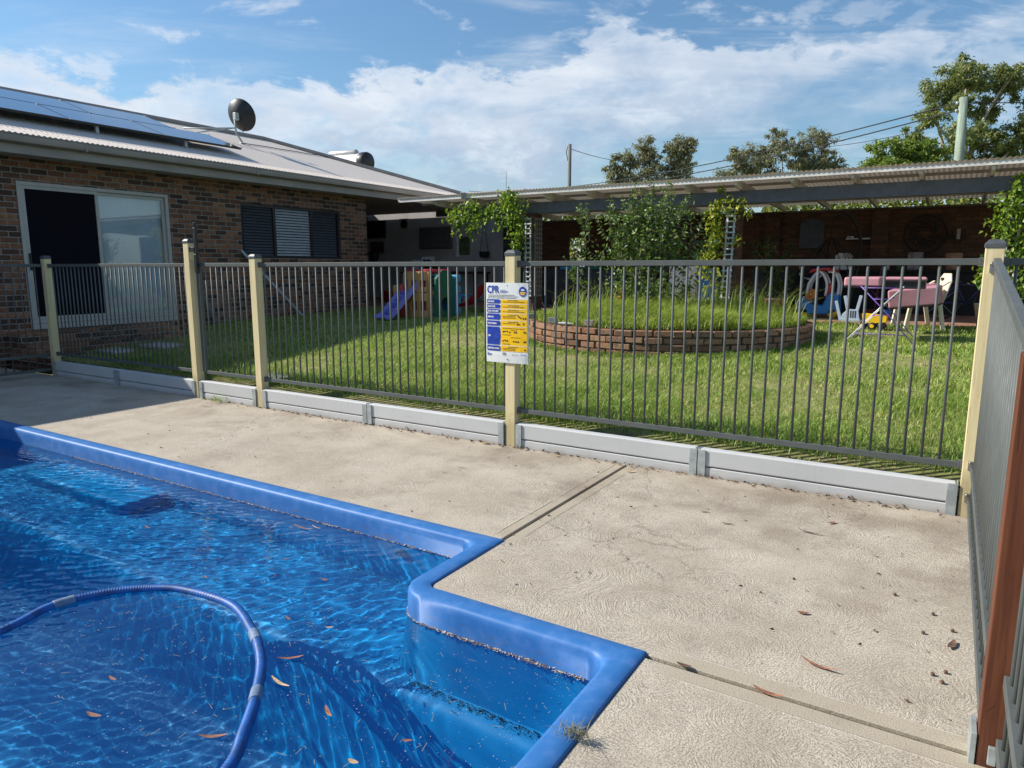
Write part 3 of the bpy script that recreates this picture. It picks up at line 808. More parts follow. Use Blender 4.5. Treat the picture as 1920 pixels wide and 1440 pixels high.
    def flecks(P, size, flat=True):
        n = len(P); a = rng.uniform(0, PI, n); L = size * rng.uniform(0.5, 1.6, n); Wd = L * rng.uniform(0.18, 0.7, n)
        d = np.stack([np.cos(a), np.sin(a), rng.normal(0, 0.08, n)], 1) * L[:, None] / 2; s = np.stack([-np.sin(a), np.cos(a), rng.normal(0, 0.1, n)], 1) * Wd[:, None] / 2
        V = np.stack([P - d, P + s, P + d, P - s], 1).reshape(-1, 3); F = np.arange(n)[:, None] * 4 + np.array([[0, 1, 2, 3]])
        return V, F
    def along(a, b, n, nrm, spread, z, zs=0.003):
        t = rng.uniform(0, 1, n); p = np.array(a)[None] + (np.array(b) - np.array(a))[None] * t[:, None]
        p = p + np.array(nrm)[None] * np.abs(rng.normal(0, spread, n))[:, None]
        return np.column_stack([p, z + rng.normal(0, zs, n)])
    P1 = np.concatenate([along((-6.2, 2.921), (-2.13, 2.921), 1500, (0, -1), 0.005, ZW + 0.004), along((-1.88, 2.262), (-1.07, 2.262), 520, (0, -1), 0.007, ZW + 0.004),
                         np.column_stack([-1.885 + .164 * np.cos(aa := rng.uniform(PI, 1.5 * PI, 150)), 2.428 + .164 * np.sin(aa), np.full(150, ZW + .004)]),
                         along((-0.985, 2.15), (-0.985, 0.8), 160, (-1, 0), 0.006, ZW + 0.004)])
    V, F = flecks(P1[::2], 0.010); tag(np_mesh('tide_line_crumbs', V, F, 'white_fleck'), 'pale crumbs floating along the water line', 'debris', kind='stuff')
    V, F = flecks(P1[1::2], 0.011); tag(np_mesh('tide_line_grit', V, F, 'bark_fleck'), 'brown grit clinging to the water line', 'debris', kind='stuff')
    P2 = np.concatenate([along((-4.8, 2.865), (-2.15, 2.865), 520, (0, -1), 0.020, -0.568), along((-1.9, 2.20), (-1.0, 2.20), 620, (0, -1), 0.022, -0.573),
                         along((-2.09, 2.45), (-1.98, 2.22), 120, (-1, -.3), 0.02, -0.573)])
    V, F = flecks(P2, 0.009); tag(np_mesh('pool_silt', V, F, 'silt'), 'dark silt gathered along the submerged ledge', 'debris', kind='stuff')
    n = 2600
    P3 = np.column_stack([rng.uniform(-3.9, -1.0, n), rng.uniform(0.9, 2.25, n), np.full(n, ZW + 0.0035)])
    keep = rng.uniform(0, 1, n) < np.clip(0.25 + 0.5 * (P3[:, 0] + 3.6), 0.12, 1)
    V, F = flecks(P3[keep], 0.0038); tag(np_mesh('floating_flecks', V, F, 'white_fleck'), 'tiny pale seed flecks drifting on the pool', 'debris', kind='stuff')
    n = 110                                                        # thin straw bits
    a = rng.uniform(0, PI, n); L = rng.uniform(0.012, 0.045, n)
    c = np.column_stack([rng.uniform(-3.2, -1.0, n), rng.uniform(1.1, 2.2, n), np.full(n, ZW + 0.004)])
    d = np.stack([np.cos(a), np.sin(a), np.zeros(n)], 1) * L[:, None] / 2; s = np.stack([-np.sin(a), np.cos(a), np.zeros(n)], 1) * 0.0009
    V = np.stack([c - d - s, c - d + s, c + d + s, c + d - s], 1).reshape(-1, 3); F = np.arange(n)[:, None] * 4 + np.array([[0, 1, 2, 3]])
    tag(np_mesh('floating_straw', V, F, 'dry_grass'), 'thin straw bits drifting on the pool', 'debris', kind='stuff')


make_pool()


def spline(pts, n):
    pts = [Vector(p) for p in pts]; out = []
    for i in range(len(pts) - 1):
        p0 = pts[max(i - 1, 0)]; p1 = pts[i]; p2 = pts[i + 1]; p3 = pts[min(i + 2, len(pts) - 1)]
        for k in range(n):
            t = k / n
            out.append(0.5 * ((2 * p1) + (p2 - p0) * t + (2 * p0 - 5 * p1 + 4 * p2 - p3) * t * t + (3 * p1 - p0 - 3 * p2 + p3) * t ** 3))
    out.append(pts[-1]); return out


def make_hose():
    z = ZW + 0.004
    pts = [(-3.3, 0.1, z), (-3.36, 0.7, z), (-3.39, 1.24, z), (-3.45, 1.48, z), (-3.37, 1.69, z), (-3.22, 1.84, z), (-3.06, 1.91, z), (-2.75, 1.93, z), (-2.48, 1.83, z), (-2.30, 1.73, z), (-2.17, 1.63, z), (-2.04, 1.50, z), (-1.92, 1.36, z), (-1.81, 1.21, z), (-1.72, 0.9, z), (-1.6, 0.2, z)]
    sp = spline(pts, 70)
    m = MB(); m.tube(sp, [0.0212 + 0.0009 * math.sin(i * 1.6) for i in range(len(sp))], 14)
    o = m.build('pool_hose', 'hose_blue', smooth=True, base=(-2.6, 1.5, z))
    tag(o, 'blue ribbed cleaner hose looping across the pool surface', 'hose')
    for fr in (0.215, 0.555, 0.722):
        i = int(fr * len(sp)); m = MB()
        seg = sp[i - 14:i + 15]; m.tube(seg, [0.0222] + [0.0240] * (len(seg) - 2) + [0.0222], 14); m.build('hose_cuff', 'hose_cuff', o, smooth=True)


plain('hose_blue', (0.006, 0.080, 0.30), 0.5, 0.0, 0.35, 14.0)
make_hose()


def leaf_thing(name, mat, x, y, z, L, W, rot, label, group, curl=0.25, zoff=0.0):
    L *= 0.8; W *= 0.72
    n = 7; rows = []
    c, s = math.cos(rot), math.sin(rot)
    for i in range(n):
        t = i / (n - 1); w = W * math.sin(PI * (0.06 + 0.88 * t)) ** 0.8 / 2; u = (t - 0.5) * L; h = curl * L * (0.25 - (t - 0.5) ** 2) * -1 + curl * L * 0.25
        bend = 0.18 * L * (t - 0.5) ** 2
        row = []
        for k in (-1, 0, 1):
            vv = k * w + bend; hh = h + (0.25 * w if k else 0)
            row.append((x + u * c - vv * s, y + u * s + vv * c, z + zoff + 0.002 + hh))
        rows.append(row)
    m = MB(); m.grid(rows)
    o = m.build(name, mat, smooth=True, base=(x, y, z)); tag(o, label, 'leaf', group)
    return o


# ================================================================== SLEEPERS + FENCES
YF = 4.832


def make_retaining_wall():
    root = thing('retaining_wall', 'low wall of pale grey concrete sleepers between steel channels', 'retaining wall', (-5, YF, 0))
    bays = [(-10.35, -8.80), (-8.80, -7.20), (-7.12, -6.15), (-6.05, -4.57), (-4.57, -3.045), (-2.935, -1.425), (-1.425, 0.135), (0.24, 1.8), (1.8, 3.4)]
    for (a, b) in bays:
        j = random.uniform(-0.004, 0.004)
        m = MB(); m.box(a + 0.012, b - 0.012, YF - 0.045, YF + 0.03, 0.072, 0.198 + j); m.build('upper_sleeper', 'smooth_grey_concrete', root, bevel=0.012, seg=3)
        m = MB(); m.box(a + 0.012, b - 0.012, YF - 0.043, YF + 0.03, -0.06, 0.066); m.build('lower_sleeper', 'smooth_grey_concrete', root, bevel=0.007)
        for x, s in ((a + 0.003, 1), (b - 0.003, -1)):
            m = MB(); x2 = x + s * 0.055
            m.box(min(x, x2), max(x, x2), YF - 0.056, YF - 0.048, -0.06, 0.193)
            m.box(min(x, x + s * .007), max(x, x + s * .007), YF - 0.048, YF + 0.05, -0.06, 0.193)
            m.build('steel_channel', 'galvanised_steel', root, bevel=0.002, seg=1)


make_retaining_wall()

BAR_R = 0.0083


def bar_mesh(name, parent, x, y, z0, z1):
    m = MB(); m.tube([(x, y, z0), (x, y, z1)], BAR_R, 10); return m.build(name, 'fence_paint', parent, smooth=True)


def panel(root, x0, x1, y, zb=0.300, zt=1.485, first=None, bars=None, sp=0.0938, brackets=(True, True)):
    m = MB()
    m.box(x0, x1, y - 0.0125, y + 0.0125, zt - 0.017, zt + 0.021); m.box(x0, x1, y - 0.0125, y + 0.0125, zb - 0.021, zb + 0.017)
    p = m.build('fence_panel', 'fence_paint', root, bevel=0.003)
    x = x0 + (first if first is not None else 0.06); b0 = None; i = 0
    while x < x1 - 0.025:
        if b0 is None:
            b0 = bar_mesh('fence_bar', p, x, y, zb, zt); bx = x
        else:
            dup(b0, p, (x - bx, 0, 0))
        x += sp
    for xx, on in ((x0, brackets[0]), (x1, brackets[1])):
        if not on: continue
        for zz in (zb, zt):
            m = MB(); m.box(xx - 0.022, xx + 0.022, y - 0.021, y + 0.021, zz - 0.026, zz + 0.026); m.build('rail_bracket', 'cap_plastic', p, bevel=0.003)
    return p


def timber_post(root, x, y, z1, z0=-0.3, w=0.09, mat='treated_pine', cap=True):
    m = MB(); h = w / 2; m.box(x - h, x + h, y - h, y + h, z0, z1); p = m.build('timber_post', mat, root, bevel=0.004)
    if cap:
        m = MB(); c = h + 0.005
        m.add([(x + sx * c, y + sy * c, z1 - 0.012) for sx, sy in ((-1, -1), (1, -1), (1, 1), (-1, 1))] + [(x + sx * c, y + sy * c, z1 + 0.012) for sx, sy in ((-1, -1), (1, -1), (1, 1), (-1, 1))] +
              [(x + sx * c * .62, y + sy * c * .62, z1 + 0.034) for sx, sy in ((-1, -1), (1, -1), (1, 1), (-1, 1))],
              [(0, 1, 5, 4), (1, 2, 6, 5), (2, 3, 7, 6), (3, 0, 4, 7), (4, 5, 9, 8), (5, 6, 10, 9), (6, 7, 11, 10), (7, 4, 8, 11), (8, 9, 10, 11), (3, 2, 1, 0)])
        m.build('post_cap', 'cap_plastic', p, bevel=0.003)
    return p


def make_front_fence():
    root = thing('pool_fence', 'grey tubular bar fence on pine posts between pool and lawn', 'fence', (-5, YF, 0.2))
    for x, z in ((-10.36, 1.585), (-7.195, 1.735), (-6.10, 1.56), (-2.99, 1.56), (0.187, 1.575)):
        timber_post(root, x, YF, z)
    panel(root, -10.30, -7.25, YF + 0.01, first=0.07)
    panel(root, -6.05, -3.04, YF + 0.01, first=0.065)
    panel(root, -2.94, 0.14, YF + 0.01, first=0.055)
    panel(root, 0.235, 3.2, YF + 0.01, first=0.06)


make_front_fence()


def make_gate():
    root = thing('pool_gate', 'narrow grey bar gate with a tall black latch post', 'gate', (-6.6, YF, 0.2))
    y = YF + 0.015
    m = MB(); m.box(-7.085, -6.16, y - 0.0125, y + 0.0125, 1.468, 1.506); m.box(-7.085, -6.16, y - 0.0125, y + 0.0125, 0.28, 0.318)
    m.box(-7.10, -7.045, y - 0.02, y + 0.02, 0.30, 1.53)
    m.build('gate_frame', 'fence_paint', root, bevel=0.003)
    b0 = bar_mesh('gate_bar', root, -6.955, y, 0.3, 1.485)
    for i in range(1, 9): dup(b0, root, (i * 0.0935, 0, 0))
    m = MB(); m.box(-7.075, -7.035, y - 0.05, y - 0.01, 1.40, 1.60); m.box(-7.070, -7.030, y - 0.045, y - 0.012, 1.60, 1.885)
    m.lathe([(0.0, 0.06), (0.016, 0.055), (0.020, 0.02), (0.017, 0.0)], (-7.05, y - 0.028, 1.885), 14); m.box(-7.145, -7.06, y - 0.05, y - 0.02, 1.63, 1.68)
    m.build('gate_latch', 'black_plastic', root, bevel=0.003)


make_gate()


def side_panel(root, x, y0, y1, z0b, z1b, z0t, z1t, first, sp=0.0938):
    """panel running along Y, its rails may rake"""
    m = MB()
    def rail(za, zb_, h=0.04, w=0.034):
        m.add([(x - w / 2, y0, za - h / 2), (x + w / 2, y0, za - h / 2), (x + w / 2, y0, za + h / 2), (x - w / 2, y0, za + h / 2),
               (x - w / 2, y1, zb_ - h / 2), (x + w / 2, y1, zb_ - h / 2), (x + w / 2, y1, zb_ + h / 2), (x - w / 2, y1, zb_ + h / 2)],
              [(0, 3, 2, 1), (4, 5, 6, 7), (0, 1, 5, 4), (1, 2, 6, 5), (2, 3, 7, 6), (3, 0, 4, 7)])
    rail(z0t, z1t); rail(z0b, z1b); rail(z0b + 0.20, z1b + 0.20)
    p = m.build('fence_panel', 'fence_paint', root, bevel=0.003)
    y = y0 + first
    while y < y1 - 0.02:
        t = (y - y0) / (y1 - y0); bar_mesh('fence_bar', p, x, y, z0b + (z1b - z0b) * t, z0t + (z1t - z0t) * t); y += sp
    return p


def make_side_fences():
    root = thing('side_fence', 'grey bar fence with a red hardwood post running back beside the deck', 'fence', (0.2, 3.6, 0))
    side_panel(root, 0.200, 2.408, 4.775, 0.085, 0.085, 1.246, 1.487, 0.06)
    side_panel(root, 0.238, 0.05, 2.308, 0.085, 0.085, 1.09, 1.25, 0.05)
    timber_post(root, 0.223, 2.358, 1.222, -0.3, 0.09, 'red_hardwood', cap=False)
    for z in (0.12, 0.315, 1.455):
        m = MB(); m.box(0.168, 0.20, 4.765, 4.785, z - 0.03, z + 0.025)
        m.lathe([(0.0, 0.014), (0.008, 0.012), (0.011, 0.005), (0.011, 0.0)], (0.178, 4.764, z + 0.02), 12, (0, -1, 0))
        m.build('rail_bracket', 'bright_steel', root, bevel=0.002, seg=1)
    m = MB(); m.box(0.160, 0.176, 2.31, 2.41, -0.02, 0.10); m.box(0.205, 0.226, 2.296, 2.311, 0.02, 0.075); m.build('post_shoe', 'galvanised_steel', root, bevel=0.002)
    r2 = thing('side_fence', 'dark shaded bar fence running back at the left end of the deck', 'fence', (-10.4, 3.5, 0))
    side_panel(r2, -10.40, 2.2, 4.78, 0.085, 0.085, 1.487, 1.487, 0.06)
    side_panel(r2, -10.40, -0.4, 2.1, 0.085, 0.085, 1.487, 1.487, 0.06)
    timber_post(r2, -10.40, 2.15, 1.56)


make_side_fences()


def make_sign():
    yb, yf = 4.785, 4.768
    x0, x1, z0, z1 = -3.213, -2.818, 0.694, 1.336
    root = thing('cpr_sign', 'yellow and blue CPR instruction sign fixed to the middle pine post', 'sign', (-3.0, 4.785, 0.7))
    W, H = x1 - x0, z1 - z0
    m = MB()
    def bend(x, z):                                  # the sheet curls back a little at its edges
        u = (x - x0) / W * 2 - 1; v = (z - z0) / H
        return 0.009 * u * u + 0.006 * max(0, (0.18 - v) / 0.18) ** 2 + (0.010 * (u - .6) ** 2 if u > .6 else 0)
    n, k = 14, 10
    fr = [[(x0 + W * i / n, yf + bend(x0 + W * i / n, z0 + H * j / k), z0 + H * j / k) for i in range(n + 1)] for j in range(k + 1)]
    bk = [[(p[0], p[1] + 0.014, p[2]) for p in r] for r in fr]
    m.grid(fr); m.grid(bk)
    rim = [fr[0], bk[0]]; m.grid(rim); m.grid([fr[-1], bk[-1]]); m.grid([[r[0] for r in fr], [r[0] for r in bk]]); m.grid([[r[-1] for r in fr], [r[-1] for r in bk]])
    m.build('sign_board', 'sign_white', root)
    lay = [0]
    def poly(name, mat, pts, d):
        # pts in sign fractions (u from left, v from top); subdivided so that it follows the bend
        b = bmesh.new(); vs = [b.verts.new((x0 + W * u, 0, z1 - H * v)) for u, v in pts]; b.faces.new(vs)
        for _ in range(2): bmesh.ops.subdivide_edges(b, edges=[e for e in b.edges if e.calc_length() > 0.07], cuts=1, use_grid_fill=True)
        bmesh.ops.triangulate(b, faces=b.faces)
        b.verts.index_update()
        V = [(q.co.x, yf + bend(q.co.x, q.co.z) - d, q.co.z) for q in b.verts]; F = [tuple(x.index for x in f.verts) for f in b.faces]; b.free()
        return V, F
    def put(name, mat, shapes, d):
        mm = MB()
        for s in shapes: mm.add(*poly(name, mat, s, d))
        return mm.build(name, mat, root)
    rowsv = [(0.205, 0.255), (0.268, 0.315), (0.327, 0.372), (0.385, 0.458), (0.472, 0.535), (0.548, 0.772), (0.785, 0.852)]
    yel = [[(0.375, 0.205), (0.985, 0.205), (0.985, 0.852), (0.375, 0.852)]]
    put('yellow_field', 'sign_yellow', yel, 0.0015)
    put('row_line', 'sign_white', [[(0.375, a), (0.985, a), (0.985, a + 0.006), (0.375, a + 0.006)] for a in (0.2585, 0.3185, 0.376, 0.462, 0.539, 0.775)], 0.0022)
    blue = [[(0.03, a), (0.345, a), (0.375, (a + b) / 2), (0.345, b), (0.03, b)] for a, b in rowsv]
    put('heading_arrow', 'sign_blue', blue, 0.0028)
    def letter(key, u, v, mat, name):
        vs, fs = TEXTS[key]; mm = MB()
        mm.add([(x0 + W * u + a, yf + bend(x0 + W * u + a, z1 - H * v + b) - 0.0036, z1 - H * v + b) for a, b in vs], fs); mm.build(name, mat, root)
    letter('cpr', 0.035, 0.125, 'sign_blue', 'title_lettering')
    for key, (a, b) in zip(('danger', 'response', 'help', 'airway', 'breathing', 'cpr2', 'defib'), rowsv):
        letter(key, 0.05, (a + b) / 2 + 0.012, 'sign_white', 'heading_lettering')
    def small(rows):                                 # body text too small to read: broken dark strokes
        out = []
        for (ua, ub, v, h) in rows:
            u = ua
            while u < ub:
                l = random.uniform(0.012, 0.045); e = min(u + l, ub); out.append([(u, v), (e, v), (e, v + h), (u, v + h)]); u = e + 0.010
        return out
    txt = []
    for (a, b) in rowsv:
        nl = max(1, int((b - a) / 0.022))
        if b - a > 0.15: ls = [(0.43, 0.93, a + 0.012), (0.62, 0.76, a + 0.035), (0.42, 0.62, 0.64), (0.62, 0.84, 0.672), (0.42, 0.60, 0.755)]
        else: ls = [(0.55 if i == 0 else 0.43, 0.80 if i == 0 else 0.93 if b - a < 0.06 else 0.72, a + 0.008 + i * 0.018) for i in range(nl)]
        txt += [(ua, ub, v, 0.0075) for ua, ub, v in ls]
    put('fine_print', 'sign_black', small(txt), 0.0028)
    put('fine_print', 'sign_black', small([(0.05, 0.70, 0.148, 0.006), (0.05, 0.78, 0.166, 0.006), (0.05, 0.74, 0.184, 0.006)]), 0.0024)
    put('subtitle_strip', 'sign_blue', small([(0.36, 0.50, 0.088, 0.006), (0.36, 0.56, 0.103, 0.008), (0.36, 0.52, 0.118, 0.006)]), 0.0024)
    def blob(u, v, r, sq=1.0, n=7):
        return [(u + r * random.uniform(.6, 1.1) * math.cos(t), v + r * 0.62 * sq * random.uniform(.6, 1.1) * math.sin(t)) for t in np.linspace(0, 2 * PI, n, endpoint=False)]
    pics = []
    for (u, v) in [(0.80, 0.415), (0.84, 0.43), (0.90, 0.435), (0.95, 0.435), (0.77, 0.508), (0.81, 0.508), (0.91, 0.50), (0.44, 0.607), (0.48, 0.60), (0.53, 0.60), (0.59, 0.61), (0.70, 0.61), (0.74, 0.61), (0.92, 0.605), (0.95, 0.61), (0.43, 0.72), (0.48, 0.715), (0.53, 0.72), (0.68, 0.725), (0.74, 0.725), (0.79, 0.728), (0.92, 0.725), (0.95, 0.72), (0.94, 0.825)]:
        pics.append(blob(u, v, 0.022))
    put('pictogram', 'sign_black', pics, 0.0030)
    put('badge', 'sign_blue', [[(0.885 + 0.085 * math.cos(t), 0.105 + 0.062 * math.sin(t)) for t in np.linspace(0, 2 * PI, 22, endpoint=False)]], 0.0026)
    put('badge_band', 'sign_yellow', [[(0.825, 0.110), (0.945, 0.110), (0.945, 0.128), (0.825, 0.128)], [(0.835, 0.134), (0.935, 0.134), (0.925, 0.147), (0.845, 0.147)]], 0.0034)
    put('badge_mark', 'sign_white', [blob(0.885, 0.085, 0.045, 0.6, 10)], 0.0036)
    put('footer_mark', 'sign_blue', [[(0.03, 0.893), (0.15, 0.893), (0.15, 0.902), (0.03, 0.902)], [(0.02, 0.878), (0.035, 0.872), (0.05, 0.884), (0.10, 0.866), (0.05, 0.892)]] + small([(0.03, 0.13, 0.910, 0.006), (0.84, 0.97, 0.882, 0.009)]), 0.0026)
    put('footer_bars', 'sign_black', [[(0.42 + i * 0.012, 0.868), (0.427 + i * 0.012, 0.868), (0.427 + i * 0.012, 0.902), (0.42 + i * 0.012, 0.902)] for i in range(7)] + small([(0.64, 0.80, 0.889, 0.005)]), 0.0026)
    m = MB()
    for u, v in ((0.53, 0.035), (0.53, 0.955)):
        m.lathe([(0.0, 0.004), (0.004, 0.003), (0.0055, 0.0)], (x0 + W * u, yf + 0.002, z1 - H * v), 10, (0, -1, 0))
    m.build('fixing_screw', 'cap_plastic', root)


def sign_mats():
    m, w, bs = principled('sign_white')
    co = w.n('ShaderNodeTexCoord').outputs['Object']
    c = w.mix(w.step(w.noise(co, 9.0, 5.0, 0.6), 0.5, 0.68), (0.74, 0.76, 0.74), (0.56, 0.58, 0.56))
    setin(w, bs, Base_Color=c, Roughness=0.45)
    plain('sign_yellow', (0.88, 0.52, 0.0), 0.4, 0, 0.06); plain('sign_blue', (0.012, 0.045, 0.33), 0.4, 0, 0.25, 30); plain('sign_black', (0.03, 0.03, 0.03), 0.5)


sign_mats()
make_sign()

# ================================================================== HOUSE
XW = -12.0; XE = -11.45; ZE = 3.34; TP = math.tan(math.radians(19.1)); YC = 16.8; XR = -15.5


def roof_z(x): return ZE + (XE - x) * TP


def make_house():
    root = thing('brick_house', 'clinker brick house with pale corrugated hip roof beside the lawn', 'house', (-12, 8, 0.3))
    def wall(name, segs, mat='clinker_brick', bevel=0):
        m = MB()
        for s in segs: m.box(*s)
        return m.build(name, mat, root)
    T = 0.12
    dy0, dy1, dz0, dz1 = 5.29, 7.71, 0.60, 2.745
    wy0, wy1, wz0, wz1 = 9.22, 11.90, 1.66, 2.725
    wall('wall', [(XW - T, XW, -5, dy0, -0.1, 3.22), (XW - T, XW, dy0, dy1, dz1, 3.22), (XW - T, XW, dy0, dy1, -0.1, dz0), (XW - T, XW, dy1, wy0, -0.1, 3.22), (XW - T, XW, wy0, wy1, wz1, 3.22), (XW - T, XW, wy0, wy1, -0.1, wz0), (XW - T, XW, wy1, 12.75, -0.1, 3.22),
                  (-16.3, XW - T, 12.63, 12.75, -0.1, 3.22)])
    wall('end_wall', [(-16.4, -10.15, 17.0, 17.12, 0.3, 3.6)], 'rendered_wall')
    wall('recess_wall', [(-16.42, -16.3, 12.75, 17.0, 0.3, 3.6)], 'rendered_wall')
    wall('recess_floor', [(-16.3, -9.9, 12.75, 17.0, 0.2, 0.535)], 'brick_paving')
    # roof planes
    yb = -7.0
    m = MB(); zr = roof_z(XR)
    m.add([(XE, yb, ZE), (XE, YC, ZE), (XR, YC - (XE - XR), zr), (XR, yb, zr)], [(0, 1, 2, 3)])
    m.add([(XE, YC, ZE), (2 * XR - XE, YC, ZE), (XR, YC - (XE - XR), zr)], [(0, 1, 2)])
    m.add([(2 * XR - XE, YC, ZE), (2 * XR - XE, yb, ZE), (XR, yb, zr), (XR, YC - (XE - XR), zr)], [(0, 1, 2, 3)])
    rf = m.build('roof', 'corrugated_roof_paint', root)
    # wavy sheet ends along the eave
    m = MB(); n = int((YC - yb) / 0.0127); rows = [[], []]
    for i in range(n):
        y = yb + i * 0.0127; h = 0.008 * math.sin(2 * PI * y / 0.076)
        rows[0].append((XE + 0.02, y, ZE + h + 0.006)); rows[1].append((XE - 0.30, y, ZE + 0.31 * TP + h + 0.008))
    m.grid(rows); m.build('sheet_edge', 'corrugated_roof_paint', rf, smooth=True)
    m = MB(); m.tube([(XR, yb, zr + 0.03), (XR, YC - (XE - XR), zr + 0.03), (XE, YC, ZE + 0.03)], 0.055, 8); m.build('ridge_cap', 'gutter_paint', rf, smooth=True)
    m = MB(); prof = [(XE - 0.085, 3.215), (XE - 0.02, 3.205), (XE + 0.035, 3.225), (XE + 0.05, 3.27), (XE + 0.05, 3.315), (XE + 0.062, 3.322), (XE + 0.058, 3.335), (XE + 0.042, 3.332), (XE + 0.04, 3.31), (XE - 0.085, 3.30)]
    m.prism(prof, yb, YC, lambda a, b, d: (a, d, b)); m.build('gutter', 'gutter_paint', root, bevel=0.003)
    for yy in (6.05, 9.2, 12.4, 15.3):
        m = MB(); m.box(XE - 0.03, XE + 0.056, yy, yy + 0.03, 3.203, 3.33); m.build('gutter_joint', 'gutter_paint', root, bevel=0.003)
    m = MB(); m.box(XE - 0.115, XE - 0.088, yb, YC, 3.075, 3.26); m.build('fascia', 'gutter_paint', root, bevel=0.003)
    m = MB(); m.box(XW - 4.4, XE - 0.117, yb, YC, 3.085, 3.098); m.build('soffit', 'soffit_board', root)
    # sliding door
    dr = MB(); x = XW
    def fr(m, y0, y1, z0, z1, w, xa, xb):
        m.box(xa, xb, y0, y1, z1 - w, z1); m.box(xa, xb, y0, y1, z0, z0 + w); m.box(xa, xb, y0, y0 + w, z0 + w, z1 - w); m.box(xa, xb, y1 - w, y1, z0 + w, z1 - w)
    fr(dr, dy0 + .003, dy1 - .003, dz0 + .003, dz1 - .003, 0.055, x - 0.10, x + 0.012)
    dr.box(x - 0.10, x + 0.03, dy0 + .003, dy1 - .003, dz0 - 0.085, dz0 - 0.001)
    door = dr.build('sliding_door', 'cream_aluminium', root, bevel=0.003)
    ym = 6.445
    m = MB(); fr(m, dy0 + 0.06, ym + 0.04, dz0 + 0.06, dz1 - 0.06, 0.05, x - 0.03, x + 0.004); m.build('screen_frame', 'cream_aluminium', door, bevel=0.003)
    m = MB(); m.box(x - 0.018, x - 0.012, dy0 + 0.11, ym - 0.01, dz0 + 0.11, dz1 - 0.11); m.build('fly_screen', 'black_screen', door)
    m = MB(); fr(m, ym - 0.02, dy1 - 0.06, dz0 + 0.06, dz1 - 0.06, 0.05, x - 0.065, x - 0.034); m.build('door_leaf', 'cream_aluminium', door, bevel=0.003)
    m = MB(); m.box(x - 0.052, x - 0.047, ym + 0.03, dy1 - 0.11, dz0 + 0.11, dz1 - 0.11); m.build('door_glass', 'window_glass', door)
    m = MB(); m.box(x - 0.115, x - 0.11, ym + 0.0, dy1 - 0.06, dz0 + 0.06, dz1 - 0.09); m.build('roller_blind', 'roller_blind', door)
    m = MB(); m.box(x + 0.004, x + 0.04, dy0 + 0.072, dy0 + 0.10, 1.42, 1.68); m.build('door_handle', 'black_plastic', door, bevel=0.008)
    # window
    m = MB(); x = XW - 0.03
    fr(m, wy0 + .003, wy1 - .003, wz0 + .003, wz1 - .003, 0.05, x - 0.06, x); cuts = [wy0 + 0.05, 10.06, 11.06, wy1 - 0.05]
    for c in cuts[1:3]: m.box(x - 0.06, x + 0.004, c - 0.03, c + 0.03, wz0 + .053, wz1 - .053)
    win = m.build('window', 'dark_frame', root, bevel=0.003)
    for i in range(3):
        a, b = cuts[i] + 0.03, cuts[i + 1] - 0.03; m = MB(); nn = 17
        for k in range(nn):
            z = wz0 + 0.075 + (wz1 - wz0 - 0.15) * k / (nn - 1)
            m.obox((x - 0.035, (a + b) / 2, z), (0.058, b - a - 0.02, 0.006), (0, math.radians(48 if i == 1 else 58), 0))
        m.build('louvre_blades', 'louvre_grey' if i == 1 else 'louvre_dark', win)
    m = MB(); m.box(XW - 0.005, XW + 0.045, wy0 - 0.02, wy1 + 0.02, wz0 - 0.085, wz0 - 0.004); m.build('window_sill', 'clinker_brick', win, bevel=0.01)
    # dark rooms behind the openings
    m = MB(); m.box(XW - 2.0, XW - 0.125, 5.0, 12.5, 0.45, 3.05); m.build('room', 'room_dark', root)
    # steps below the door
    m = MB(); m.box(XW + 0.001, XW + 0.42, 4.95, 7.55, -0.05, 0.50); m.build('door_step', 'clinker_brick', root, bevel=0.012)
    m = MB(); m.box(XW + 0.421, XW + 0.80, 4.95, 7.75, -0.05, 0.33); m.build('door_step', 'clinker_brick', root, bevel=0.012)
    m = MB(); m.box(XW + 0.801, XW + 1.15, 4.95, 7.3, -0.05, 0.20); m.build('door_step', 'clinker_brick', root, bevel=0.012)


make_house()


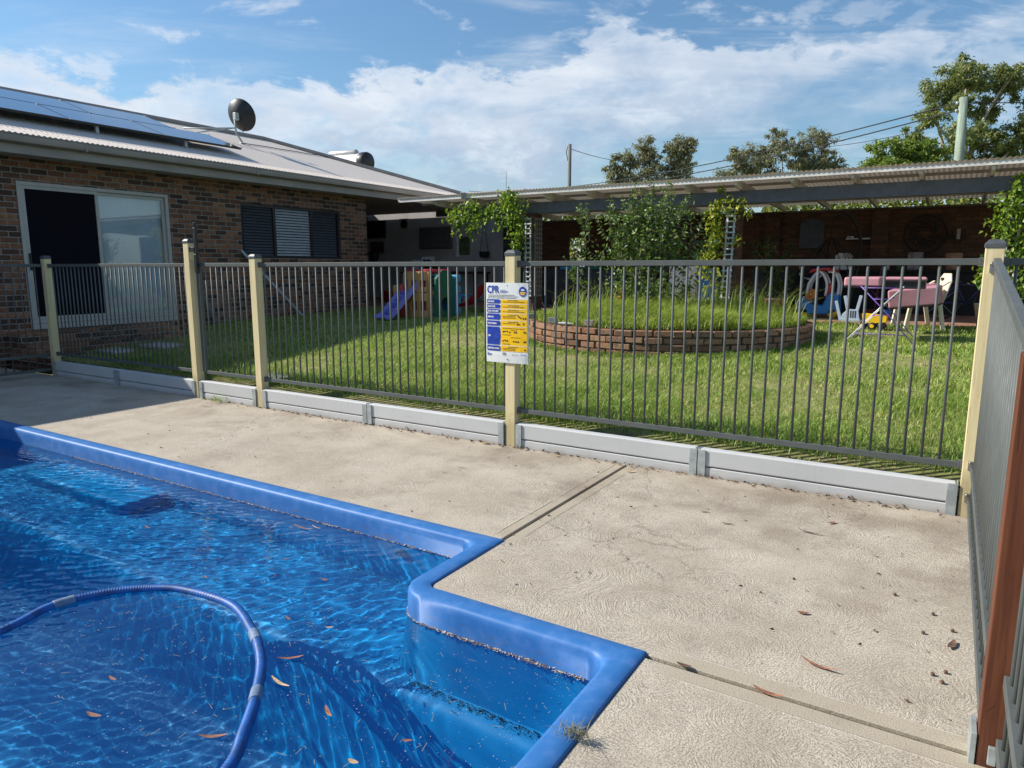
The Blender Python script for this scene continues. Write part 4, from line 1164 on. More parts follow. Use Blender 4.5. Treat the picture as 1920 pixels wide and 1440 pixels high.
def make_solar():
    nrm = Vector((TP, 0, 1)).normalized()
    def pt(xd, y, off=0.13): return Vector((xd, y, roof_z(xd))) + nrm * off
    first = None; k = 0
    wy = 1.62
    rows = [(-12.42, -13.47, 9.62), (-13.50, -14.50, 8.90)]
    for r, (xa, xb, yend) in enumerate(rows):
        for c in range(7 if r == 0 else 7):
            y1 = yend - c * (wy + 0.008); y0 = y1 - wy
            if y1 < -1.0: break
            words = ['end panel', 'second panel', 'third panel', 'fourth panel', 'fifth panel', 'sixth panel', 'seventh panel']
            root = thing('solar_module', f'{words[c]} from the satellite dish in the {"lower" if r == 0 else "upper"} row on the roof', 'solar panel', tuple(pt(xa, y0)), 'solar panels on the house roof')
            m = MB(); a, b, cc, d = pt(xa, y0), pt(xa, y1), pt(xb, y1), pt(xb, y0); q = nrm * 0.035
            m.add([a, b, cc, d, a + q, b + q, cc + q, d + q], [(0, 3, 2, 1), (4, 5, 6, 7), (0, 1, 5, 4), (1, 2, 6, 5), (2, 3, 7, 6), (3, 0, 4, 7)]); m.build('panel_frame', 'dark_frame', root)
            m = MB(); e = nrm * 0.0375; g = 0.012
            ia, ib, ic, idd = pt(xa - g, y0 + g), pt(xa - g, y1 - g), pt(xb + g, y1 - g), pt(xb + g, y0 + g)
            m.add([ia + e, ib + e, ic + e, idd + e], [(0, 1, 2, 3)]); m.build('panel_cells', 'solar_cells', root)
            if r == 0:
                m = MB(); py = y0 + 0.45
                p0 = pt(xa - 0.06, py, 0.0); m.obox(p0 + nrm * 0.06, (0.05, 0.05, 0.13)); m.build('mount_foot', 'galvanised_steel', root)
            m = MB()
            for xx in (xa - 0.02, xb + 0.02): m.obox(pt(xx, y1 + 0.01, 0.17), (0.05, 0.035, 0.01), (0, math.atan(TP), 0))
            m.build('panel_clamp', 'bright_steel', root)


make_solar()


def make_dish():
    bx, by = -14.15, 11.04; bz = roof_z(bx)
    root = thing('satellite_dish', 'dark round satellite dish on a braced mast on the house roof', 'satellite dish', (bx, by, bz))
    c = Vector((bx + 0.02, by - 0.06, bz + 0.60))
    # dish faces north and away from the camera, we see its back edge-on
    ax = Vector((-0.24, 0.90, 0.36)).normalized()
    m = MB(); R = 0.35
    prof = [(0.0, 0.0)] + [(R * t, 0.16 * t * t) for t in np.linspace(0.1, 1.0, 10)] + [(R + 0.008, 0.158), (R * 0.99, 0.148)] + [(R * t, 0.16 * t * t - 0.012) for t in np.linspace(0.95, 0.0, 9)]
    m.lathe(prof, c - ax * 0.05, 36, ax); m.build('dish_bowl', 'dish_grey', root, smooth=True)
    m = MB(); m.tube([(bx, by, bz - 0.01), (bx + 0.0, by - 0.02, bz + 0.06), (bx - 0.02, by - 0.12, bz + 0.20), (bx - 0.03, by - 0.14, bz + 0.34), (bx - 0.03, by - 0.14, bz + 0.62)], 0.022, 10)
    m.obox((bx, by, bz + 0.01), (0.12, 0.10, 0.02)); m.build('mast', 'galvanised_steel', root, smooth=True)
    m = MB(); m.obox(c - ax * 0.09 + Vector((0, -0.02, 0)), (0.10, 0.10, 0.16)); m.build('mount_bracket', 'galvanised_steel', root, bevel=0.01)
    for dy, dx in ((-0.98, -0.72), (-1.15, -0.20)):
        m = MB(); ex, ey = bx + dx, by + dy; m.tube([(bx - 0.03, by - 0.14, bz + 0.33), (ex, ey, roof_z(ex) + 0.01)], 0.013, 8); m.build('brace', 'galvanised_steel', root, smooth=True)
    m = MB(); a = c + ax * 0.10 - Vector((0, 0, 0.36)); b = c + ax * 0.55 - Vector((0, 0, 0.16)); m.tube([a, (a + b) / 2 + Vector((0, 0, -0.03)), b], 0.012, 8); m.build('feed_arm', 'dish_grey', root, smooth=True)
    m = MB(); m.lathe([(0.0, 0.0), (0.03, 0.0), (0.035, 0.05), (0.02, 0.07), (0.02, 0.14), (0.0, 0.14)], b + Vector((0, 0, 0.02)), 12, -ax); m.build('feed_head', 'tank_grey', root, smooth=True)
    # signal lead lying on the sheets
    pts = [(bx + 0.05, by + 0.02, 0)] + [(bx - 0.02 * i + 0.02 * math.sin(i * 1.9), by + 0.28 * i, 0) for i in range(1, 14)]
    m = MB(); m.tube([(p[0], p[1], roof_z(p[0]) + 0.022) for p in pts], 0.010, 6)
    o = m.build('roof_cable', 'cable_black', base=(bx, by, bz)); tag(o, 'black lead snaking over the roof from the satellite dish', 'cable')


make_dish()


def make_heater():
    # storage tank lying just over the hip on the far roof plane
    cx, cy = -14.5, 14.85
    z = 4.36
    root = thing('solar_water_heater', 'white solar hot water tank behind the roof hip', 'water heater', (cx, cy, z - 0.4))
    d = Vector((1.0, 0.05, -0.02)).normalized()
    a = Vector((cx - 0.72, cy, z)); L = 1.35
    m = MB(); m.lathe([(0.0, 0.0), (0.20, 0.0), (0.24, 0.03), (0.25, 0.08), (0.25, L - 0.22), (0.25, L - 0.22)], a, 28, d); m.build('tank', 'tank_white', root, smooth=True)
    m = MB(); m.lathe([(0.252, L - 0.24), (0.262, L - 0.20), (0.262, L - 0.06), (0.235, L), (0.0, L + 0.01)], a, 28, d); m.build('tank_end_cap', 'black_plastic', root, smooth=True)
    m = MB(); up = Vector((-0.05, -0.07, 0.20)); m.lathe([(0.0, 0.1), (0.07, 0.1), (0.085, 0.13), (0.085, L - 0.30), (0.07, L - 0.27), (0.0, L - 0.27)], a + up * 1.25, 20, d); m.build('header_pipe', 'tank_grey', root, smooth=True)
    m = MB(); m.obox((cx, cy, z - 0.30), (1.3, 0.5, 0.16), (0, 0, 0)); m.build('tank_cradle', 'galvanised_steel', root)


make_heater()

# ================================================================== PATIO
YG, ZG = 12.72, 2.994       # front edge of patio roof


def sheet_z(y): return ZG + 0.02 - (y - YG) * 0.042


def make_patio():
    m = MB(); m.box(-9.9, 4.5, 12.78, 17.2, 0.2, 0.555)
    tag(m.build('patio_floor', 'brick_paving', bevel=0.01), 'red brick patio floor under the cover', 'paving', kind='structure')
    root = thing('patio_cover', 'long skillion patio cover with corrugated roof on brick piers', 'patio cover', (-3, 13, 0.5))
    x0, x1 = -10.95, 4.2
    m = MB(); rows = [[], [], []]; n = int((x1 - x0) / 0.0095)
    for i in range(n):
        x = x0 + i * 0.0095; h = 0.009 * math.sin(2 * PI * x / 0.076)
        for r, y in zip(rows, (YG - 0.06, 14.5, 17.15)): r.append((x, y, sheet_z(y) + 0.012 + h))
    m.grid(rows); m.build('roof_sheet', 'patio_sheet', root, smooth=True)
    # front trim strip under the sheet ends
    m = MB(); m.box(x0, x1, YG - 0.03, YG - 0.008, ZG - 0.062, ZG + 0.004); m.build('front_trim', 'pale_metal_paint', root, bevel=0.003)
    r0 = None
    for i, x in enumerate([-10.0, -9.06, -8.1, -7.14, -6.19, -5.20, -4.24, -3.34, -2.42, -1.50, -0.55, 0.37, 1.33, 2.25, 3.2]):
        mm = MB(); prof = [(YG + 0.0, ZG - 0.008), (17.1, sheet_z(17.1) - 0.02), (17.1, sheet_z(17.1) - 0.12), (YG + 0.18, ZG - 0.165), (YG + 0.02, ZG - 0.12)]
        mm.prism(prof, x - 0.024, x + 0.024, lambda a, b, d: (d, a, b)); mm.build('rafter', 'pale_metal_paint', root, bevel=0.003)
    for y in (13.6, 14.9, 16.2):
        m = MB(); zz = sheet_z(y); m.box(x0, x1, y - 0.03, y + 0.03, zz - 0.045, zz - 0.002); m.build('batten', 'soffit_board', root)
    m = MB(); m.box(-9.3, x1, 13.06, 13.19, 2.585, ZG - 0.185); m.build('beam', 'beam_paint', root, bevel=0.006)
    for x in (-7.65, -3.44, 0.70):
        m = MB(); m.box(x - 0.115, x + 0.115, 13.0, 13.36, 0.3, 2.583); m.build('brick_pier', 'garden_brick', root, bevel=0.006)
    # round ceiling light on a stem below the sheet
    m = MB(); m.lathe([(0.0, 0.0), (0.10, 0.0), (0.165, 0.05), (0.17, 0.085), (0.0, 0.086)], (-6.66, 13.5, 2.60), 24); m.build('ceiling_light', 'tank_white', root, smooth=True)
    m = MB(); m.tube([(-6.66, 13.5, 2.68), (-6.66, 13.5, 2.86)], 0.02, 8); m.build('light_stem', 'tank_grey', root)
    # security light on the front trim
    m = MB(); m.obox((-9.1, YG - 0.05, ZG + 0.01), (0.10, 0.09, 0.13), (0.3, 0, 0.6)); m.build('flood_light', 'tank_grey', root, bevel=0.01)
    # dark panel closing the left end below the eave
    m = MB(); m.box(-12.9, -9.99, 16.6, 16.66, 2.92, 3.08); m.build('end_beam', 'beam_paint', root)


make_patio()


def make_back_wall():
    root = thing('garden_wall', 'tall dark brick wall with a pillar at the back of the patio', 'wall', (-3, 16.8, 0.5))
    m = MB()
    m.box(-9.9, -8.70, 16.8, 16.92, 0.3, 2.66); m.box(-8.70, -8.16, 16.8, 16.92, 2.24, 2.66); m.box(-8.70, -8.16, 16.8, 16.92, 0.3, 1.45); m.box(-8.16, 4.2, 16.8, 16.92, 0.3, 2.66)
    m.build('wall', 'garden_brick', root)
    m = MB(); m.box(-9.9, 4.2, 16.79, 16.93, 2.662, 2.70); m.build('wall_coping', 'grey_timber', root)
    for x in (-1.36, -3.5, -6.3):
        m = MB(); m.box(x - 0.16, x + 0.16, 16.6, 16.798, 0.3, 2.66); m.build('pillar', 'garden_brick', root, bevel=0.006)


make_back_wall()


def lattice(x, y, zt, zb, w, label, side=False, lean=0.0):
    root = thing('lattice_trellis', label, 'trellis', (x, y, zb), 'white lattice panels on the brick piers')
    m = MB(); n = int((zt - zb) / 0.098); ups = (-w / 2 + 0.018, w / 2 - 0.018) if not side else (-w / 2 + 0.016, -w / 6, w / 6, w / 2 - 0.016)
    for u in ups:
        if side: m.box(x - 0.008, x + 0.008, y + u - 0.014, y + u + 0.014, zb, zt)
        else: m.add([(x + u - .016, y - .008, zb), (x + u + .016, y - .008, zb), (x + u + .016, y + .004, zb), (x + u - .016, y + .004, zb), (x + lean + u - .016, y - .008, zt), (x + lean + u + .016, y - .008, zt), (x + lean + u + .016, y + .004, zt), (x + lean + u - .016, y + .004, zt)],
                    [(0, 3, 2, 1), (4, 5, 6, 7), (0, 1, 5, 4), (1, 2, 6, 5), (2, 3, 7, 6), (3, 0, 4, 7)])
    m.build('upright_slat', 'lattice_paint_shaded' if side else 'lattice_paint', root, bevel=0.002, seg=1)
    m = MB()
    for k in range(n + 1):
        z = zb + 0.03 + k * (zt - zb - 0.06) / n; s = lean * (z - zb) / (zt - zb)
        if side: m.box(x + 0.0085, x + 0.018, y - w / 2, y + w / 2, z - 0.014, z + 0.014)
        else: m.box(x + s - w / 2 - 0.012, x + s + w / 2 + 0.012, y - 0.020, y - 0.0085, z - 0.014, z + 0.014)
    m.build('cross_slat', 'lattice_paint_shaded' if side else 'lattice_paint', root, bevel=0.002, seg=1)


lattice(-7.66, 12.985, 2.50, 0.85, 0.15, 'white ladder lattice on the sunny face of the left brick pier')
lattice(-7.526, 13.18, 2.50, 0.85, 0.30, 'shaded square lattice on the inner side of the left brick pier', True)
lattice(-3.50, 12.985, 2.50, 0.80, 0.16, 'white ladder lattice under yellow vine on the middle brick pier', lean=0.05)
lattice(0.70, 12.985, 2.50, 0.80, 0.17, 'white ladder lattice behind green vine on the right brick pier')

# ================================================================== RAISED BED
BC = (-3.62, 10.22); BR = 2.05; BT = 0.70


def make_bed():
    root = thing('brick_planter', 'round raised garden bed walled with rough old bricks on the lawn', 'garden bed', (BC[0], BC[1], 0.3))
    vs, fs = [], []
    M = MB(); h = 0.076; j = 0.010; L = 0.23; courses = 6
    for c in range(courses):
        z0 = BT - (courses - c) * (h + j); n = int(2 * PI * BR / (L + 0.012)); off = (c % 2) * 0.5 + random.uniform(-.1, .1)
        for i in range(n):
            a = 2 * PI * (i + off) / n + random.uniform(-.004, .004)
            r = BR - 0.055 + random.uniform(-0.010, 0.010)
            if c == courses - 1 and random.random() < 0.03 and math.cos(a + 2.2) > 0.2: continue
            M.obox((BC[0] + r * math.cos(a), BC[1] + r * math.sin(a), z0 + h / 2 + random.uniform(-.003, .003)),
                   (0.11, L + random.uniform(-.022, .004), h + random.uniform(-.006, .002)), (random.uniform(-.03, .03), random.uniform(-.04, .04), a + random.uniform(-.03, .03)))
    M.build('brick_course', 'loose_brick', root, bevel=0.011, seg=2)
    M = MB(); M.lathe([(BR - 0.105, 0.0), (BR - 0.022, 0.0), (BR - 0.022, BT - 0.03), (BR - 0.105, BT - 0.03)], (BC[0], BC[1], 0.0), 96); M.build('mortar_core', 'silt', root)
    M = MB(); M.lathe([(BR - 0.1, BT - 0.06), (BR - 0.5, BT + 0.0), (1.0, BT + 0.10), (0.0, BT + 0.16)], (BC[0], BC[1], 0), 48); M.build('bed_soil', 'lawn_soil', root, smooth=True)
    spots = [(-5.28, 9.02, .5, 'cement_block', 'hollow block at the far left on the rim of the round bed'), (-4.62, 8.52, .35, 'tank_grey', 'pale grey block beside a flat offcut on the rim of the round bed'), (-3.98, 8.33, .1, 'cement_block', 'hollow pinkish block standing alone on the front rim of the round bed')]
    for x, y, a, mt, lab in spots:
        m = MB(); c, s = math.cos(a), math.sin(a)
        def P(u, v, z): return (x + u * c - v * s, y + u * s + v * c, z)
        for (u0, u1, v0, v1, za, zb) in [(-0.0640, 0.0640, -0.0320, -0.0224, 0, 0.0736), (-0.0640, 0.0640, 0.0224, 0.0320, 0, 0.0736), (-0.0640, -0.0544, -0.0224, 0.0224, 0, 0.0736), (0.0544, 0.0640, -0.0224, 0.0224, 0, 0.0736), (-0.0048, 0.0048, -0.0224, 0.0224, 0, 0.0736)]:
            b0 = [P(u, v, BT + 0.012 + z) for z in (za, zb) for u, v in ((u0, v0), (u1, v0), (u1, v1), (u0, v1))]
            m.add(b0, [(0, 3, 2, 1), (4, 5, 6, 7), (0, 1, 5, 4), (1, 2, 6, 5), (2, 3, 7, 6), (3, 0, 4, 7)])
        o = m.build('cement_block', mt, bevel=0.004, base=(x, y, BT)); tag(o, lab, 'block', 'blocks left on the rim of the bed')
    m = MB(); m.obox((-4.36, 8.40, BT + 0.022), (0.20, 0.11, 0.018), (0.05, 0.03, 0.5)); o = m.build('flat_offcut', 'pale_metal_paint', bevel=0.003, base=(-4.36, 8.40, BT)); tag(o, 'thin flat pale offcut lying on the rim of the round bed', 'offcut')
    # grasses of the bed
    n = 38000; a = rng.uniform(0, 2 * PI, n); r = np.sqrt(rng.uniform(0, 1, n)) * (BR - 0.10)
    x = BC[0] + r * np.cos(a); y = BC[1] + r * np.sin(a); z = BT - 0.02 + 0.15 * (1 - (r / BR) ** 2)
    patch = 0.5 + 0.5 * np.sin(x * 2.3 + 1.0) * np.cos(y * 2.9) ; hh = (0.105 + 0.15 * patch * rng.uniform(0.5, 1.2, n)) * np.where(r > BR - 0.35, 0.75, 1.0) * rng.uniform(0.6, 1.25, n)
    V, F = blades(np.column_stack([x, y, z]), hh, rng.uniform(0.005, 0.011, n), 0.9, 1.1)
    tag(np_mesh('bed_grass', V, F, 'tall_blade'), 'long bright weedy grass filling the round raised bed', 'grass', kind='stuff')
    # seed heads and tall rank weeds towards the back
    n = 1000; a = rng.uniform(0, 2 * PI, n); r = np.sqrt(rng.uniform(0, 1, n)) * (BR - 0.2)
    x = BC[0] + r * np.cos(a); y = BC[1] + r * np.sin(a); k = y > BC[1] - 0.5; x, y, r = x[k], y[k], r[k]
    z = BT + 0.15 * (1 - (r / BR) ** 2); n = len(x)
    V, F = blades(np.column_stack([x, y, z]), rng.uniform(0.30, 0.62, n), rng.uniform(0.005, 0.009, n), 0.8, 1.0)
    tag(np_mesh('rank_weeds', V, F, 'tall_blade'), 'taller rank weeds and seed stalks at the back of the round bed', 'weeds', kind='stuff')
    # lantern flower
    P = np.array([[-4.25, 10.1, 1.02]]) + rng.normal(0, 0.045, (60, 3)); V, F = leaves(P, unit(60), 0.06, 0.03)
    tag(np_mesh('orange_flower', V, F, 'orange_petal', base=(-4.25, 10.1, 0.85)), 'small orange flower head among the bed grasses', 'flower')


leaf_mat('orange_petal', [(0, (0.45, 0.12, 0.03)), (1, (0.6, 0.25, 0.08))])
leaf_mat('pink_petal', [(0, (0.5, 0.06, 0.06)), (1, (0.7, 0.2, 0.2))])
make_bed()


# ================================================================== LAWN GRASS
def make_lawn():
    parts = []
    def patch(x0, x1, y0, y1, dens, hm, wm, seed):
        n = int((x1 - x0) * (y1 - y0) * dens)
        x = rng.uniform(x0, x1, n); y = rng.uniform(y0, y1, n)
        thin = 0.5 + 0.5 * np.sin(x * 1.7 + 0.6 * y + seed) * np.cos(1.3 * y - 0.7 * x) + 0.35 * np.sin(x * 5.1) * np.sin(y * 4.3 + 1.2)
        bare = np.exp(-(((x + 0.15) / 0.45) ** 2 + ((y - 5.35) / 0.35) ** 2)) + 0.7 * np.exp(-(((x + 1.2) / 0.6) ** 2 + ((y - 7.1) / 0.3) ** 2)) + 0.6 * np.exp(-(((x + 0.3) / 0.5) ** 2 + ((y - 6.4) / 0.25) ** 2))
        k = rng.uniform(0, 1, n) < np.clip(0.40 + 0.55 * thin, 0.25, 1) * np.clip(1 - bare, 0.05, 1)
        k &= ((x - BC[0]) ** 2 + (y - BC[1]) ** 2) > (BR + 0.01) ** 2
        k &= ~((x < XW + 1.2) & (y < 7.8))
        k &= ~((y < 5.13) & (rng.uniform(0, 1, n) < 0.88))
        x, y, thin = x[k], y[k], thin[k]; n = len(x)
        tuft = np.clip(thin, 0, 1.2)
        z = np.interp(y, LAWN_Y, LAWN_Z) - 0.004
        h = hm * (0.38 + 0.66 * tuft) * rng.uniform(0.45, 1.4, n)
        return blades(np.column_stack([x, y, z]), h, wm * rng.uniform(0.7, 1.5, n), 0.9, 0.9)
    parts = [patch(-4.5, 3.0, 5.02, 7.2, 5600, 0.075, 0.0050, 0.0), patch(-8.5, -4.5, 5.02, 7.2, 4200, 0.065, 0.0055, 0.7),
             patch(-8.0, 3.2, 7.2, 9.6, 2900, 0.065, 0.0070, 0.3), patch(-9.6, 3.4, 9.6, 12.76, 1700, 0.07, 0.0095, 1.9), patch(-12.0, -8.0, 5.02, 12.7, 1300, 0.065, 0.009, 2.2)]
    V, F = merge(parts)
    tag(np_mesh('lawn_grass', V, F, 'lawn_blade'), 'patchy green lawn between fence and patio', 'grass', kind='stuff')
    # greener, longer strip just behind the fence and ragged growth round the bed and along the patio edge
    parts = []
    def strip(P, h, w): parts.append(blades(P, h, w, 0.8, 0.9))
    n = 12000; x = rng.uniform(-9.5, 0.4, n); y = 5.14 + np.abs(rng.normal(0, 0.42, n)); k = rng.uniform(0, 1, n) < 0.45 + 0.5 * np.sin(x * 1.9 + 0.4) ** 2
    x, y = x[k], y[k]; strip(np.column_stack([x, y, np.interp(y, LAWN_Y, LAWN_Z)]), rng.uniform(0.05, 0.13, len(x)), 0.0065)
    n = 6000; a = rng.uniform(0, 2 * PI, n); r = BR + 0.01 + np.abs(rng.normal(0, 0.09, n)); x = BC[0] + r * np.cos(a); y = BC[1] + r * np.sin(a)
    strip(np.column_stack([x, y, np.interp(y, LAWN_Y, LAWN_Z) - .01]), rng.uniform(0.03, 0.10, n), 0.007)
    n = 4500; x = rng.uniform(-9.5, 3.0, n); y = 12.74 - np.abs(rng.normal(0, 0.12, n)); strip(np.column_stack([x, y, np.interp(y, LAWN_Y, LAWN_Z)]), rng.uniform(0.05, 0.14, n), 0.009)
    V, F = merge(parts); tag(np_mesh('lush_grass', V, F, 'lush_blade'), 'longer lush grass along the fence, bed and patio edge', 'grass', kind='stuff')
    n = 170; x = rng.uniform(-9, 0.1, n); y = rng.uniform(4.90, 5.10, n); P = np.column_stack([x, y, np.interp(y, LAWN_Y, LAWN_Z) + 0.012])
    D = np.column_stack([rng.normal(size=n), rng.normal(size=n), rng.normal(0, .25, n)]); V, F = leaves(P, D, rng.uniform(0.03, 0.075, n), rng.uniform(0.010, 0.022, n))
    tag(np_mesh('leaf_litter', V, F, 'pale_dry_leaf'), 'dry leaf litter on the soil behind the sleepers', 'leaf litter', kind='stuff')


make_lawn()


# ================================================================== SHRUB + VINES
def shoot_plant(name, label, cat, base, shoots, leaf, mat, stem_mat='green_stem', group=None, fill=None):
    """shoots: list of (start, dir, length); leaves in pairs along each, smaller to the tip"""
    root = thing(name, label, cat, base, group)
    P, D, L = [], [], []; mb = MB()
    for s, d, ln in shoots:
        s = Vector(s); d = Vector(d).normalized(); n = max(4, int(ln / (leaf * 0.55))); pts = [s.copy()]; p = s.copy()
        for i in range(n):
            d = (d + Vector((random.gauss(0, .10), random.gauss(0, .10), random.gauss(0.02, .07)))).normalized(); p = p + d * (ln / n); pts.append(p.copy())
            t = (i + 1) / n
            for q in range(2):
                side = d.orthogonal(); side.rotate(Matrix.Rotation(random.uniform(0, 6.28), 3, d))
                P.append(tuple(p)); D.append(tuple(d * 0.55 + side * random.uniform(0.6, 1.1))); L.append(leaf * (1.15 - 0.45 * t) * random.uniform(.75, 1.25))
        for q in range(3): P.append(tuple(p)); D.append(tuple(d + Vector((random.gauss(0, .4), random.gauss(0, .4), random.gauss(0, .3))))); L.append(leaf * .6)
        mb.tube(pts, [0.006 * (1.2 - 0.8 * i / n) for i in range(n + 1)], 5, cap=False)
    P = np.array(P); D = np.array(D); L = np.array(L)
    if fill is not None: P = np.concatenate([P, fill[0]]); D = np.concatenate([D, unit(len(fill[0])) + np.array([0, 0, .2])]); L = np.concatenate([L, np.full(len(fill[0]), fill[1])])
    V, F = leaves(P, D, L, L * rng.uniform(0.42, 0.58, len(L)))
    np_mesh('foliage', V, F, mat, root); mb.build('stem', stem_mat, root, smooth=True)
    return root


def make_shrub():
    base = (-3.98, 10.45, 0.75); sh = []
    rnd = random.Random(4)
    def ell(u, v, w): return (-4.05 + u, 10.40 + v, 1.62 + w)
    for i in range(175):
        a = rnd.uniform(0, 2 * PI); e = rnd.uniform(-0.5, 1.3); k = rnd.uniform(0.35, 0.9)
        u, v, w = math.cos(a) * math.cos(e) * 0.66 * k, math.sin(a) * math.cos(e) * 0.6 * k, math.sin(e) * 0.60 * k
        sh.append((ell(u, v, w), (u * .7 + rnd.gauss(0, .2), v * .7 + rnd.gauss(0, .2), 0.62 + w * .8 + rnd.gauss(0, .15)), rnd.uniform(0.24, 0.58)))
    for (x, z, ln, dx) in [(-4.95, 2.05, .42, -.12), (-4.85, 1.9, .5, -.1), (-4.55, 2.15, .40, -.05), (-4.35, 2.2, .38, 0), (-4.1, 2.25, .48, .02), (-3.9, 2.25, .5, .0), (-3.65, 2.2, .45, .05), (-3.45, 2.15, .40, .15), (-3.3, 1.9, .5, .35), (-3.35, 1.75, .45, .5), (-4.95, 1.5, .45, -.5), (-5.0, 1.35, .42, -.7), (-4.8, 1.3, .4, -.6)]:
        for q in range(2): sh.append(((x + rnd.gauss(0, .05), 10.3 + rnd.gauss(0, .2), z - (0.02 if abs(dx) < .3 else .15)), (dx, rnd.gauss(0, .1), 1.0 if abs(dx) < .4 else .35), ln))
    for i in range(40):                                        # low suckers
        a = rnd.uniform(0, 2 * PI); sh.append(((-3.85 + .35 * math.cos(a), 10.35 + .35 * math.sin(a), 0.85), (math.cos(a), math.sin(a), 1.3), rnd.uniform(.3, .6)))
    n = 1300; f = rng.normal(size=(n, 3)) * np.array([0.34, 0.32, 0.36]) + np.array([-4.0, 10.42, 1.55])
    root = shoot_plant('leafy_shrub', 'dense dark green leafy shrub growing out of the round raised bed', 'shrub', base, sh, 0.088, 'shrub_leaf', 'dark_bark', fill=(f, 0.075))
    mb = MB()
    for i in range(7):
        a = i * 0.9; mb.tube([(base[0] + .05 * math.cos(a), base[1] + .05 * math.sin(a), .70), (base[0] + .18 * math.cos(a), base[1] + .18 * math.sin(a), 1.15), (base[0] + .38 * math.cos(a), base[1] + .35 * math.sin(a), 1.8)], [.024, .018, .009], 7)
    mb.build('trunk', 'dark_bark', root, smooth=True)


make_shrub()


def vine(name, label, base, pts, spread, nper, leaf, mat, stems):
    root = thing(name, label, 'vine', base)
    P = []; D = []
    for (x, y, z), k, sp in pts:
        n = int(nper * k); q = rng.normal(size=(n, 3)) * np.array([sp, sp * 0.55, sp]) + np.array([x, y, z]); P.append(q); D.append(np.column_stack([rng.normal(0, .7, n), rng.normal(-.45, .6, n), rng.normal(-.25, .6, n)]))
    P = np.concatenate(P); D = np.concatenate(D); L = leaf * rng.uniform(.6, 1.3, len(P))
    V, F = leaves(P, D, L, L * rng.uniform(.6, .85, len(L)), 0.3, .2); np_mesh('foliage', V, F, mat, root)
    mb = MB()
    for s in stems: mb.tube(spline(s, 6), 0.008, 6)
    mb.build('stem', 'green_stem', root, smooth=True)
    return root


